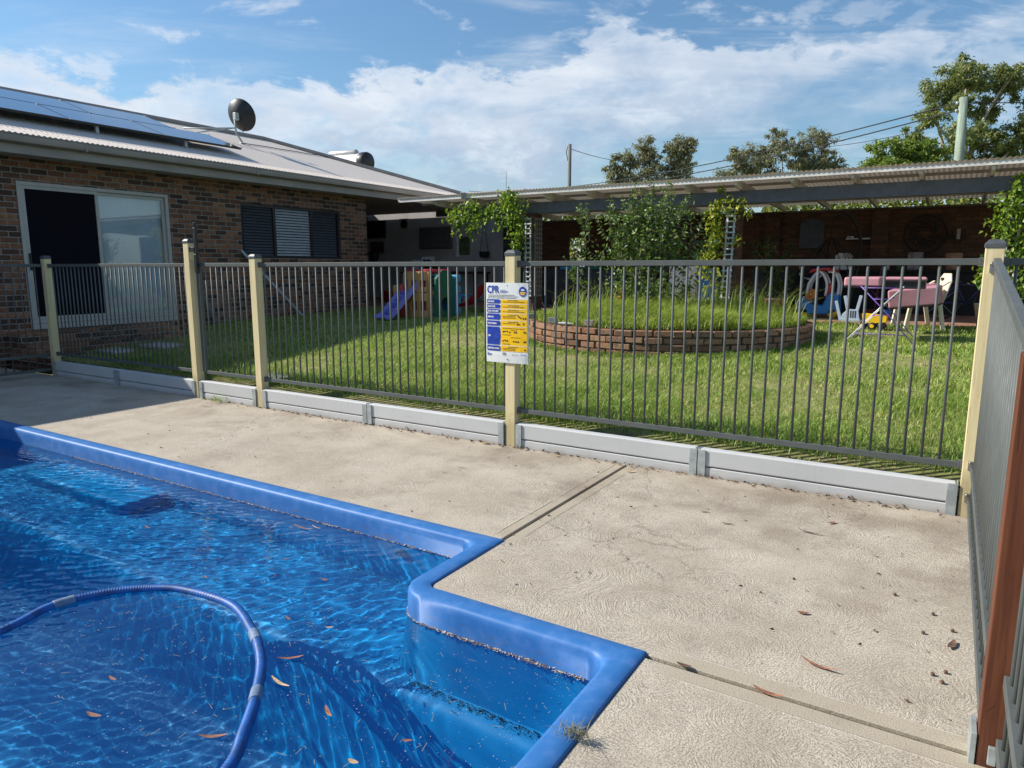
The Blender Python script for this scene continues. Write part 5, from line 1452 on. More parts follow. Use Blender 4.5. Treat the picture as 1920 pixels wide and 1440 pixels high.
def make_vines():
    y = 12.60
    vine('climbing_vine', 'green vine hanging from the patio front edge beside the left pier', (-7.6, 12.8, 1.5),
         [((-9.55, y + .25, 2.55), .45, .10), ((-9.3, y + .1, 2.60), .8, .10), ((-9.0, y, 2.55), 1.0, .10), ((-8.85, y, 2.76), .7, .07), ((-8.65, y, 2.46), 1.0, .10), ((-8.7, y, 2.66), .8, .08), ((-8.35, y, 2.60), 1.3, .10), ((-8.15, y, 2.42), .8, .10), ((-8.0, y, 2.72), 1.4, .11), ((-7.8, y - .1, 2.85), 1.4, .10), ((-7.65, y - .1, 2.62), 1.5, .12), ((-7.82, y, 2.42), 1.0, .10),
          ((-7.62, y, 2.30), 1.1, .10), ((-7.68, y, 2.08), .9, .08), ((-7.70, y, 1.88), .8, .07), ((-7.72, y, 1.70), .6, .06), ((-9.05, y + .3, 2.30), .5, .08), ((-9.4, y + .3, 2.35), .5, .08)], .1, 95, 0.080, 'vine_leaf',
         [[(-7.75, 12.93, .85), (-7.70, 12.9, 1.6), (-7.6, 12.8, 2.4), (-8.0, 12.75, 2.65), (-8.7, 12.75, 2.6), (-9.4, 12.85, 2.6)], [(-7.9, 12.8, 2.3), (-7.7, 12.78, 2.25), (-7.62, 12.8, 2.45)]])
    y = 12.74
    pts = [((-3.56, y + .12, 2.62), .5, .06), ((-3.52, y + .12, 2.82), .3, .04), ((-3.62, y + .1, 2.42), 1.0, .09), ((-3.62, y + .1, 2.22), 1.2, .09), ((-3.55, y + .1, 2.05), 1.1, .09), ((-3.60, y + .1, 1.88), 1.0, .09), ((-3.70, y + .1, 1.68), 1.2, .11), ((-3.75, y + .1, 1.5), 1.0, .12), ((-3.62, y + .1, 1.32), .6, .10), ((-3.35, y + .1, 2.55), .7, .09), ((-3.15, y + .1, 2.50), .5, .09), ((-3.02, y + .1, 2.40), .25, .05), ((-3.22, y + .2, 1.98), .3, .06), ((-3.55, y + .1, 1.1), .5, .12)]
    vine('yellow_vine', 'yellow green vine climbing the middle brick pier', (-3.5, 12.9, .9), [((q[0][0] - .09, q[0][1], q[0][2]), q[1], q[2] * .85) for q in pts], .1, 80, 0.075, 'yellow_vine_leaf', [[(-3.6, 12.93, .7), (-3.65, 12.9, 1.5), (-3.58, 12.9, 2.2), (-3.5, 12.9, 2.75)], [(-3.5, 12.9, 2.4), (-3.2, 12.85, 2.55), (-3.0, 12.85, 2.38)]])
    pts = [((.62, y + .1, 2.72), .35, .05), ((.62, y + .1, 2.58), .9, .08), ((.50, y + .1, 2.38), 1.3, .10), ((.52, y + .1, 2.2), 1.3, .11), ((.50, y + .1, 2.02), 1.2, .10), ((.60, y + .1, 1.85), 1.2, .11), ((.72, y + .1, 1.7), .9, .1), ((.62, y + .1, 1.52), 1.1, .11), ((.35, y, 1.42), .9, .09), ((.28, y, 1.30), .6, .06), ((.8, y, 1.3), 1.2, .13), ((.85, y, 2.45), 1.0, .1), ((.9, y, 2.1), 1.0, .1)]
    vine('pier_vine', 'mixed green vine covering the right brick pier', (.7, 12.9, .9), [((q[0][0] + .10, q[0][1], q[0][2]), q[1], q[2]) for q in pts], .1, 80, 0.080, 'vine_leaf', [[(.62, 12.93, .7), (.6, 12.9, 1.5), (.55, 12.9, 2.2), (.6, 12.9, 2.75)]])
    n = 26; P = np.array([-7.66, 12.93, 1.53]) + rng.normal(0, .03, (n, 3)); V, F = leaves(P, unit(n), .06, .04)
    tag(np_mesh('pink_flower', V, F, 'pink_petal', base=(-7.66, 12.93, 1.5)), 'single pink red flower on the left lattice', 'flower')
    # pot plants in the shade
    for (x, yy, z0, hgt, lab) in [(-2.85, 13.9, .56, 1.55, 'shaded glossy plant with large leaves just inside the middle pier'), (-8.35, 17.7, .5, 1.9, 'sunlit shrub seen through the opening in the back wall')]:
        sh = []
        for i in range(26):
            a = random.uniform(0, 6.28); sh.append(((x + random.gauss(0, .10), yy + random.gauss(0, .10), z0 + hgt * random.uniform(.25, .75)), (math.cos(a) * .7, math.sin(a) * .7, .7), random.uniform(.25, .5)))
        r = shoot_plant('shade_plant', lab, 'plant', (x, yy, z0), sh, 0.13, 'dark_leaf')
        if z0 > .52:
            m = MB(); m.lathe([(0.0, .0), (.14, 0), (.19, .30), (.20, .30), (.20, .34), (.17, .34), (.16, .30), (0, .30)], (x, yy, z0), 20); m.build('plant_pot', 'clay_pot', r, smooth=True)


make_vines()


# ================================================================== TREES BEYOND
def tree(name, label, base, clumps, leaf, mat, bark, n_leaf, rt, fork, group=None, limb_r=0.06):
    root = thing(name, label, 'tree', base, group)
    mb = MB(); b = Vector(base); f = Vector(fork)
    mb.tube([b + Vector((0, 0, -.3)), b.lerp(f, .5) + Vector((.1, .1, 0)), f], [rt, rt * .8, rt * .62], 9)
    tips = []
    for (c, r) in clumps:
        c = Vector(c); mid = f.lerp(c, .5) + Vector((random.gauss(0, .25), random.gauss(0, .25), random.uniform(-.1, .35)))
        mb.tube(spline([f, mid, c], 4), [limb_r * (1.3 - 1.1 * i / 8) for i in range(9)], 6)
        for q in range(6):
            e = c + Vector(tuple(unit(1)[0] * r * 0.8)); mb.tube([c.lerp(mid, .3), c.lerp(e, .5), e], [limb_r * .32, limb_r * .2, limb_r * .08], 5)
            tips.append((e, r))
    mb.build('trunk', bark, root, smooth=True)
    P = []
    tot = sum(r ** 2 for c, r in clumps)
    for (c, r) in clumps:
        n = int(n_leaf * r ** 2 / tot); k0 = max(9, int(22 * r))
        subs = np.array(c) + unit(k0) * r * rng.uniform(.3, 1.25, (k0, 1)) * np.array([1, 1, .85]); sz = rng.uniform(.08, .24, k0)
        k = rng.integers(0, k0, n); P.append(subs[k] + rng.normal(size=(n, 3)) * (r * sz[k])[:, None] * np.array([1, 1, .65]))
    P = np.concatenate(P); n = len(P)
    D = unit(n) + np.array([0, 0, -.35]); L = leaf * rng.uniform(.6, 1.4, n)
    V, F = leaves(P, D, L, L * rng.uniform(.28, .5, n), .1, .1); np_mesh('crown', V, F, mat, root)
    return root


def make_trees():
    d = 42
    cl = [((25.3, 12.1), 1.0), ((24.3, 11.2), .95), ((26.4, 12.35), 1.05), ((27.4, 11.9), .95), ((27.9, 11.3), .7), ((23.9, 10.0), .8), ((25.0, 10.6), .7), ((26.8, 10.3), .7), ((28.7, 9.3), .95), ((23.5, 8.8), 1.0), ((25.0, 8.7), .95), ((26.6, 8.5), 1.0), ((28.2, 8.1), .95), ((24.2, 7.7), 1.0), ((27.2, 7.2), 1.0), ((29.5, 8.6), 1.0), ((25.9, 7.1), 1.0), ((23.0, 7.6), .8), ((28.3, 10.4), .5)]
    cl = [(far(l, d + random.uniform(-1.6, 1.6), z), r) for (l, z), r in cl]
    tree('gum_tree', 'huge spreading gum tree with pale limbs behind the tall green pole', far(26.0, d, .3), cl, 0.20, 'gum_leaf', 'gum_bark', 40000, .45, far(26.0, d, 5.6), limb_r=.13)
    cl = [(far(l, d + random.uniform(-1.2, 1.2), z), r) for (l, z), r in [((30.6, 11.2), 1.2), ((30.2, 10.0), 1.0), ((31.3, 9.2), 1.3), ((29.6, 10.9), .6), ((31.5, 12.0), 1.2)]]
    tree('gum_tree', 'second gum tree cut off by the right edge of the picture', far(31.2, d, .3), cl, 0.20, 'gum_leaf', 'gum_bark', 15000, .4, far(31.0, d, 6.0), limb_r=.11)
    def oak(lab, d, l0, spec, n):
        cl = [(far(l, d + random.uniform(-.9, .9), z), r) for l, z, r in spec]
        tree('casuarina_tree', lab, far(l0, d, .3), cl, 0.15, 'oak_needle', 'dark_bark', int(n * 1.25), .2, far(l0, d, 4.6), 'grey green trees behind the patio', limb_r=.06)
    oak('small grey green tree at the left of the left trio', 45, 6.7, [(6.5, 8.1, .55), (6.8, 7.4, .7), (6.3, 6.9, .6), (6.9, 6.3, .8), (6.2, 7.6, .45)], 4600)
    oak('tall leaning grey green tree in the middle of the left trio', 46, 8.2, [(8.3, 9.1, .55), (7.9, 8.5, .8), (8.7, 8.3, .75), (8.1, 7.5, .95), (8.8, 7.2, .8), (7.6, 6.8, .8), (8.4, 6.3, .9), (7.4, 7.9, .5)], 8200)
    oak('airy grey green tree at the right of the left trio', 45.5, 10.3, [(10.2, 9.1, .75), (10.8, 8.8, .7), (9.7, 8.5, .7), (10.5, 8.0, .85), (11.1, 8.0, .55), (9.9, 7.4, .65), (10.6, 7.0, .8), (9.6, 6.6, .6)], 7200)
    oak('small dark grey green tree at the left of the right trio', 45, 14.1, [(13.9, 8.5, .55), (14.4, 8.3, .5), (13.7, 7.8, .7), (14.5, 7.6, .75), (14.0, 7.0, .9)], 5200)
    oak('middle grey green tree of the right trio with a pointed crown', 46, 16.2, [(16.3, 9.5, .55), (15.9, 8.9, .75), (16.6, 8.7, .75), (15.7, 8.1, .75), (16.5, 7.7, .95), (15.9, 7.2, .8)], 7600)
    oak('broad grey green tree at the right of the right trio', 45.5, 18.6, [(18.5, 9.3, .75), (17.8, 8.9, .7), (19.1, 9.0, .7), (19.7, 8.6, .7), (18.3, 8.2, .95), (19.3, 7.9, .85), (17.7, 7.6, .75), (20.1, 7.9, .6), (18.8, 7.3, .9)], 9000)
    cl = [(far(l, 40 + random.uniform(-.6, .6), z), r) for l, z, r in [(20.2, 7.9, .55), (20.1, 7.2, .7), (21.0, 7.9, .45), (21.0, 7.2, .8), (21.8, 7.9, .6), (22.2, 7.3, .8), (22.9, 7.6, .8), (20.6, 6.6, .8), (22.0, 6.6, .9)]]
    tree('bright_tree', 'low bright green tree left of the big gum', far(21.2, 40, .3), cl, .17, 'bright_tree_leaf', 'dark_bark', 17000, .2, far(21.2, 40, 4.6), limb_r=.06)
    # hedge beyond the back wall, its top glows in the gap under the roof
    def hedge(x0, x1, lab, n):
        root = thing('tall_hedge', lab, 'hedge', ((x0 + x1) / 2, 18.7, .4))
        P = np.column_stack([rng.uniform(x0, x1, n), rng.normal(18.7, .32, n), .6 + 2.75 * rng.uniform(0, 1, n) ** .7 + rng.normal(0, .1, n)]); L = .13 * rng.uniform(.6, 1.4, n)
        V, F = leaves(P, unit(n), L, L * .5); np_mesh('foliage', V, F, 'hedge_leaf', root)
        mb = MB()
        for i in range(9): x = x0 + (x1 - x0) * (i + .5) / 9; mb.tube([(x, 18.7, .3), (x + .1, 18.75, 1.5), (x, 18.7, 2.8)], [.04, .03, .012], 6)
        mb.build('stem', 'dark_bark', root)
    hedge(-4.2, 4.6, 'yellow green hedge glimpsed between back wall and patio roof at the right', 15000); hedge(-11.5, -5.2, 'yellow green hedge glimpsed over the back wall left of the shrub', 13000)


make_trees()


def make_poles():
    b = (-0.21, 29.29)
    root = thing('power_pole', 'thick pale green timber power pole in front of the big gum', 'power pole', (b[0], b[1], .4))
    m = MB(); m.tube([(b[0] + .1, b[1], .2), (b[0] + .05, b[1], 4.5), (b[0], b[1], 7.15)], [.19, .165, .135], 12); m.build('pole', 'pole_green', root, smooth=True)
    for z in (6.97, 6.72):
        m = MB(); m.lathe([(0, 0), (.04, 0), (.05, .05), (.035, .09), (0, .1)], (b[0] - .17, b[1] - .05, z - .04), 10); m.build('insulator', 'tank_grey', root, smooth=True)
    c = (-14.73, 28.52)
    root = thing('service_pole', 'thin dark service pole left of the grey green trees', 'power pole', (c[0], c[1], .4))
    m = MB(); m.tube([(c[0], c[1], .2), (c[0], c[1], 6.8)], [.10, .085], 10); m.build('pole', 'pole_grey', root, smooth=True)
    m = MB(); m.tube([(c[0] - .09, c[1], 6.1), (c[0] - .16, c[1], 6.5), (c[0] - .08, c[1], 6.75)], .018, 6); m.build('service_loop', 'cable_black', root, smooth=True)
    def wire(name, lab, p, q, sag, r):
        p, q = Vector(p), Vector(q); pts = [p.lerp(q, t) - Vector((0, 0, sag * 4 * t * (1 - t))) for t in np.linspace(0, 1, 22)]
        m = MB(); m.tube(pts, r, 6); o = m.build(name, 'cable_black', base=tuple(p)); tag(o, lab, 'cable')
    wire('power_cable', 'upper thick cable running from the green pole down past the trees', (b[0] - .17, b[1] - .05, 6.98), (-34.66, 49.1, 7.75), .9, .022)
    wire('power_cable', 'lower thick cable running from the green pole down past the trees', (b[0] - .17, b[1] - .05, 6.73), (-34.9, 48.8, 7.5), 1.0, .022)
    wire('power_cable', 'cable running right from the green pole in front of the gum', (b[0], b[1], 6.98), (14.0, 32.0, 7.6), .5, .018)
    wire('service_wire', 'faint thin wire sloping down left of the big gum', (-1.2, 35.2, 7.25), (-8.68, 47.57, 8.75), .2, .014)
    wire('service_wire', 'thin wire sloping right from the thin service pole', (c[0], c[1], 6.62), (-16.2, 44, 8.25), .35, .014)
    # TV aerial far behind
    a = (-15.8, 25.0); root = thing('tv_aerial', 'thin television aerial mast behind the patio roof', 'aerial', (a[0], a[1], 3.2))
    m = MB(); m.tube([(a[0], a[1], 3.0), (a[0], a[1], 5.3)], .018, 6); m.build('aerial_mast', 'tank_grey', root)
    m = MB()
    for z, l in ((5.1, .14), (4.95, .2)): m.tube([(a[0] - l, a[1], z), (a[0] + l, a[1], z)], .008, 5)
    m.build('aerial_arms', 'tank_grey', root)


make_poles()


# ================================================================== TOYS AND FURNITURE
def plank(m, a, b, w, t, up=(0, 0, 1)):
    a, b = Vector(a), Vector(b); d = (b - a); L = d.length; d.normalize(); s = d.cross(Vector(up)).normalized(); u = s.cross(d)
    vs = [p + s * (w / 2 * sx) + u * (t / 2 * sz) for p in (a, b) for sx, sz in ((-1, -1), (1, -1), (1, 1), (-1, 1))]
    return m.add(vs, [(0, 3, 2, 1), (4, 5, 6, 7), (0, 1, 5, 4), (1, 2, 6, 5), (2, 3, 7, 6), (3, 0, 4, 7)])


def make_playset():
    zg = 0.47
    X0, X1, Y0, Y1 = -9.46, -8.60, 11.0, 11.60
    root = thing('climbing_playset', 'plastic toddler climbing tower of green, tan and red panels on the lawn', 'play set', ((X0 + X1) / 2, (Y0 + Y1) / 2, zg))
    # two green side panels with arched tops and a round hole
    def side(x, name, mat):
        out = [(Y0, 0), (Y1, 0), (Y1, .72)] + [((Y0 + Y1) / 2 + (Y1 - Y0) / 2 * math.cos(t), .72 + .24 * math.sin(t)) for t in np.linspace(0, PI, 12)] + [(Y0, .72)]
        bm = bmesh.new(); c = ((Y0 + Y1) / 2, .27); hole = [(c[0] + .14 * math.cos(t), c[1] + .14 * math.sin(t)) for t in np.linspace(0, 2 * PI, 18, endpoint=False)]
        m = MB(); n = len(hole)
        ring = []
        for k in range(18):                       # outline resampled towards the hole's directions
            t = 2 * PI * k / 18; dx, dy = math.cos(t), math.sin(t); best = None
            for i in range(len(out)):
                a, b = out[i], out[(i + 1) % len(out)]; ex, ey = b[0] - a[0], b[1] - a[1]; den = dx * ey - dy * ex
                if abs(den) < 1e-9: continue
                s = ((a[0] - c[0]) * ey - (a[1] - c[1]) * ex) / den; u = ((a[0] - c[0]) * dy - (a[1] - c[1]) * dx) / den
                if s > 0 and -1e-6 <= u <= 1 + 1e-6 and (best is None or s < best): best = s
            ring.append((c[0] + dx * best, c[1] + dy * best))
        V = [(x + e, y, zg + z) for e in (-.03, .03) for y, z in ring + hole]
        F = []
        for k in range(18):
            q = (k + 1) % 18
            F += [(k, 18 + k, 18 + q, q), (36 + k, 36 + q, 54 + q, 54 + k), (k, q, 36 + q, 36 + k), (18 + k, 54 + k, 54 + q, 18 + q)]
        m.add(V, F); bm.free(); return m.build(name, mat, root)
    side(X1, 'side_panel', 'toy_green'); side(X0 + .05, 'side_panel', 'toy_green')
    # curved tan front panel with red slots
    m = MB(); rows = []
    cx, w = -9.0, .34
    for z0, z1 in ((0, .16), (.34, .50), (.52, .62), (.74, .92)):
        arc = [(cx + w * math.sin(t), Y0 - .02 - .16 * math.cos(t)) for t in np.linspace(-1.35, 1.35, 12)]
        inn = [(cx + (w - .05) * math.sin(t), Y0 - .02 - .11 * math.cos(t)) for t in np.linspace(-1.35, 1.35, 12)]
        m.prism(arc + inn[::-1], zg + z0, zg + z1, lambda a, b, d: (a, b, d))
    for k in (-1.1, -.35, .35, 1.1):
        x, y = cx + (w - .02) * math.sin(k), Y0 - .02 - .14 * math.cos(k); m.box(x - .045, x + .045, y - .02, y + .02, zg + .02, zg + .9)
    m.build('front_barrel', 'toy_tan', root, bevel=.012)
    m = MB(); m.box(cx - .27, cx + .27, Y0 - .01, Y0 + .03, zg + .05, zg + .86); m.build('inner_panel', 'toy_red', root, bevel=.01)
    m = MB(); m.lathe([(0, 0), (.07, 0), (.075, .05), (.07, .62), (.055, .66), (0, .67)], (X0 + .10, Y0 - .10, zg), 14); m.build('corner_post', 'toy_red', root, smooth=True)
    m = MB(); m.lathe([(0, 0), (.10, 0), (.10, .30), (.085, .32), (.10, .34), (.10, .64), (0, .65)], (X0 - .08, Y0 - .02, zg), 14); m.build('corner_post', 'toy_tan', root, smooth=True)
    m = MB(); m.tube([(X0 + .05, Y0 + .1, zg + .93), (X1, Y0 + .1, zg + .93)], .035, 10); m.tube([(X0 + .05, Y1 - .1, zg + .93), (X1, Y1 - .1, zg + .93)], .035, 10); m.build('top_rail', 'toy_red', root, smooth=True)
    m = MB(); m.box(X0 + .09, X1 - .035, Y0 + .05, Y1 - .02, zg + .46, zg + .52); m.build('platform', 'toy_yellow', root, bevel=.01)
    m = MB(); m.box(X1 - .5, X1 + .08, Y1 + .01, Y1 + .05, zg, zg + .80)
    for k in range(4): m.box(X1 - .5, X1 + .10, Y1 + .0, Y1 + .13, zg + .05 + .22 * k, zg + .19 + .22 * k)
    m.build('climbing_wall', 'toy_skyblue', root, bevel=.015)
    m = MB(); m.box(cx - .25, cx + .10, Y0 - .05, Y0 - .03, zg + .87, zg + .90); m.build('blue_lip', 'toy_blue', root)
    # slide
    sl = thing('toy_slide', 'purple plastic slide coming down from the toddler climbing tower', 'slide', (-9.75, 10.3, zg - .02))
    a, b = Vector((-9.14, 10.90, zg + .62)), Vector((-9.35, 10.33, zg + .0)); d = (b - a).normalized(); s = d.cross(Vector((0, 0, 1))).normalized(); u = s.cross(d)
    m = MB(); prof = [(-.24, .06), (-.24, -.04), (.24, -.04), (.24, .06), (.19, .06), (.17, .0), (-.17, .0), (-.19, .06)]
    rows = []
    path = [a - d * .1 + Vector((0, 0, .02)), a, a.lerp(b, .5), a.lerp(b, .9), b + Vector((d.x, d.y, 0)) * .12 + Vector((0, 0, .03))]
    for p in path: rows.append([p + s * x + u * y for x, y in prof + prof[:1]])
    m.grid(rows); m.add(rows[0][:-1], [tuple(range(8))]); m.add(rows[-1][:-1], [tuple(range(7, -1, -1))]); m.build('slide_chute', 'toy_purple', sl, bevel=.01)
    for k in range(4):
        m = MB(); c = a.lerp(b, .18 + .2 * k) + u * .012; plank(m, c - d * .05, c + d * .05, .30, .02, u); m.build('slide_step', 'toy_purple_dark', sl, bevel=.006)


plain('toy_purple_dark', (0.13, 0.125, 0.40), 0.45, 0, .08, 5)
make_playset()


def make_see_saw():
    zg = .545
    r = thing('toy_rocker', 'red and blue curved toddler rocker standing on the patio edge', 'rocker', (-9.1, 13.1, zg))
    m = MB(); pts = spline([(-9.45, 13.05, zg + .10), (-9.2, 13.05, zg + .16), (-9.0, 13.05, zg + .34), (-8.82, 13.05, zg + .52), (-8.68, 13.05, zg + .55)], 5); m.grid([[p + Vector((0, -.16, .02)), p + Vector((0, -.12, -.05)), p + Vector((0, .12, -.05)), p + Vector((0, .16, .02)), p + Vector((0, .12, .0)), p + Vector((0, -.12, .0)), p + Vector((0, -.16, .02))] for p in pts]); m.build('seat', 'toy_red', r, smooth=True)
    m = MB(); m.box(-9.95, -9.25, 12.92, 13.18, zg + .27, zg + .32); m.build('deck_board', 'toy_skyblue', r, bevel=.012)
    m = MB(); m.tube([(-9.5, 13.0, zg), (-9.62, 13.0, zg + .3), (-9.8, 13.0, zg + .62), (-10.1, 13.0, zg + .78), (-10.4, 13.0, zg + .72)], .014, 8); m.tube([(-9.5, 13.0, zg + .01), (-9.25, 13.0, zg + .28)], .018, 8); m.tube([(-9.9, 13.1, zg + .01), (-9.85, 13.1, zg + .28)], .018, 8); m.build('metal_frame', 'tank_grey', r, smooth=True)


make_see_saw()


def make_recess_things():
    y = 16.99
    def frame(label, cat, x0, x1, z0, z1, m1='dark_frame', m2='black_screen', name='picture_frame', b=.04):
        r = thing(name, label, cat, ((x0 + x1) / 2, y, z0)); m = MB()
        m.box(x0, x1, y - .03, y, z1 - b, z1); m.box(x0, x1, y - .03, y, z0, z0 + b); m.box(x0, x0 + b, y - .03, y, z0 + b, z1 - b); m.box(x1 - b, x1, y - .03, y, z0 + b, z1 - b); m.build('frame', m1, r, bevel=.004)
        m = MB(); m.box(x0 + b, x1 - b, y - .015, y - .002, z0 + b, z1 - b); m.build('picture', m2, r); return r
    frame('large black framed picture on the shaded end wall beside the brick corner', 'picture', -15.95, -15.18, 2.38, 2.93)
    r = frame('small square target board on the shaded end wall', 'target board', -14.60, -14.24, 2.63, 2.95, 'rendered_light', 'rendered_wall', 'target_board', .02)
    m = MB(); m.lathe([(.02, .0), (.13, 0), (.13, .02), (.105, .025), (.105, .012), (.02, .012)], (-14.42, y - .018, 2.79), 24, (0, -1, 0)); m.build('ring', 'black_plastic', r)
    r = thing('covered_screen', 'wide grey cover hung over a wall screen at the end wall', 'screen cover', (-13.3, y, 1.95)); m = MB(); m.box(-13.78, -12.55, y - .12, y - .03, 2.02, 2.68); m.build('cover', 'screen_cover', r, bevel=.05, seg=3); m = MB(); m.box(-13.9, -12.45, y - .029, y - .001, 1.95, 2.75); m.build('backing', 'rendered_wall', r)
    r = thing('basket_hoop', 'brown hoop board with a hanging net on the end wall', 'hoop', (-15.6, y, 1.5)); m = MB(); m.box(-15.83, -15.28, y - .05, y, 1.92, 2.28); m.build('backboard', 'toy_brown', r, bevel=.01); m = MB(); m.lathe([(.18, .42), (.15, .3), (.11, .15), (.09, 0), (.085, 0), (.105, .15), (.145, .3), (.175, .42)], (-15.48, y - .25, 1.52), 16); m.build('net', 'tarp_black', r, smooth=True)
    r = thing('end_window', 'narrow window with white reveal in the shaded end wall', 'window', (-12.3, y, 1.9)); m = MB(); m.box(-12.48, -12.36, y - .02, y - .001, 1.78, 2.36); m.build('reveal', 'tank_white', r); m = MB(); m.box(-12.36, -11.98, y - .018, y - .002, 1.84, 2.36); m.build('pane', 'window_green', r)
    r = thing('hanging_planter', 'small dark basket hung on long cords at the end wall', 'planter', (-11.35, y, 1.75)); m = MB(); m.lathe([(0, 0), (.12, 0), (.15, .17), (.14, .17), (.11, .03), (0, .03)], (-11.35, y - .2, 1.75), 14); m.build('basket', 'wrought_iron', r); m = MB()
    for dx in (-.14, .14): m.tube([(-11.35 + dx, y - .2, 1.92), (-11.35, y - .2, 2.75)], .008, 5)
    m.tube([(-11.35, y - .2, 2.75), (-11.35, y, 2.76)], .008, 5); m.build('cord', 'wrought_iron', r)
    r = thing('wall_speaker', 'dark box speaker high on the end wall against the brick corner', 'speaker', (-15.9, y, 3.0)); m = MB(); m.box(-16.2, -15.93, y - .2, y, 2.97, 3.07); m.build('case', 'black_plastic', r, bevel=.02)
    # bench table with clutter
    r = thing('work_table', 'dark red table along the shaded end wall', 'table', (-12.4, 16.2, .53)); m = MB(); m.box(-13.7, -11.0, 15.9, 16.6, 1.30, 1.36); m.build('tabletop', 'toy_brown', r, bevel=.01)
    for x in (-13.6, -11.1):
        for yy in (15.97, 16.53): m = MB(); m.box(x - .04, x + .04, yy - .04, yy + .04, .535, 1.30); m.build('leg', 'toy_brown', r)
    r = thing('photo_board', 'white photo board with dark pictures on the red table', 'photo board', (-12.9, 16.0, 1.36)); m = MB(); m.obox((-12.80, 16.05, 1.57), (.42, .02, .42), (-.15, 0, .1)); m.build('board', 'toy_white', r)
    m = MB()
    for (u, v) in ((-.1, .08), (.03, .08), (.13, .05), (-.08, -.08), (.08, -.09)): m.obox((-12.80 + u, 16.036 - .0, 1.57 + v), (.10, .006, .10), (-.15, 0, .1))
    m.build('photos', 'navy', r)
    r = thing('paper_sheet', 'white paper propped beside the photo board', 'paper', (-13.2, 15.95, 1.36)); m = MB(); m.obox((-13.18, 15.96, 1.53), (.30, .012, .34), (-.2, .08, -.15)); m.build('sheet', 'toy_white', r)
    r = thing('storage_crate', 'long pale storage box on the red table', 'box', (-11.7, 16.2, 1.36)); m = MB(); m.box(-12.15, -11.2, 16.0, 16.4, 1.361, 1.62); m.build('crate', 'pale_box', r, bevel=.02); m = MB(); m.box(-12.18, -11.17, 15.97, 16.43, 1.621, 1.65); m.build('lid', 'pale_box', r, bevel=.01)
    # glass door at the right of the recess
    r = thing('glazed_door', 'pale framed glass door at the right end of the shaded wall', 'door', (-10.5, 16.9, .55)); m = MB()
    x0, x1, z0, z1, yy = -10.85, -9.95, .55, 2.98, 16.9
    for (a, b, c, d) in ((x0, x0 + .09, z0, z1), (x1 - .09, x1, z0, z1), (x0 + .09, x1 - .09, z1 - .09, z1), (x0 + .09, x1 - .09, z0, z0 + .12)): m.box(a, b, yy - .05, yy, c, d)
    m.build('frame', 'rendered_light', r, bevel=.004); m = MB(); m.box(x0 + .09, x1 - .09, yy - .03, yy - .02, z0 + .12, z1 - .09); m.build('pane', 'green_glass', r)
    # clutter on the recess floor
    r = thing('plastic_tub', 'dark red tub on the recess floor near the brick corner', 'tub', (-14.0, 15.3, .535)); m = MB(); m.lathe([(0, 0), (.22, 0), (.28, .30), (.30, .30), (.27, .28), (.21, .03), (0, .03)], (-13.3, 15.0, .536), 20); m.build('tub', 'toy_red', r, smooth=True)
    r = thing('garden_chair', 'dark slatted chair in the recess behind the play tower', 'chair', (-12.3, 15.2, .535)); m = MB(); m.box(-12.55, -12.05, 15.0, 15.5, .95, .99); m.build('seat', 'wrought_iron', r)
    m = MB()
    for k in range(6): m.box(-12.53 + k * .09, -12.49 + k * .09, 15.48, 15.51, .99, 1.46)
    m.box(-12.55, -12.03, 15.475, 15.515, 1.46, 1.51); m.build('backrest', 'wrought_iron', r)
    for x in (-12.52, -12.08):
        for q in (15.03, 15.47): m = MB(); m.box(x - .02, x + .02, q - .02, q + .02, .536, .95); m.build('leg', 'wrought_iron', r)


plain('toy_brown', (0.075, 0.025, 0.022), .6); plain('pale_box', (0.34, 0.34, 0.34), .6); plain('rendered_light', (0.42, 0.41, 0.40), .7); plain('screen_cover', (0.105, 0.105, 0.11), .8); plain('window_green', (0.10, 0.14, 0.06), .3, 0, .6, 12)
plain('green_glass', (0.06, 0.085, 0.075), .12, 0, .3, 3)
make_recess_things()


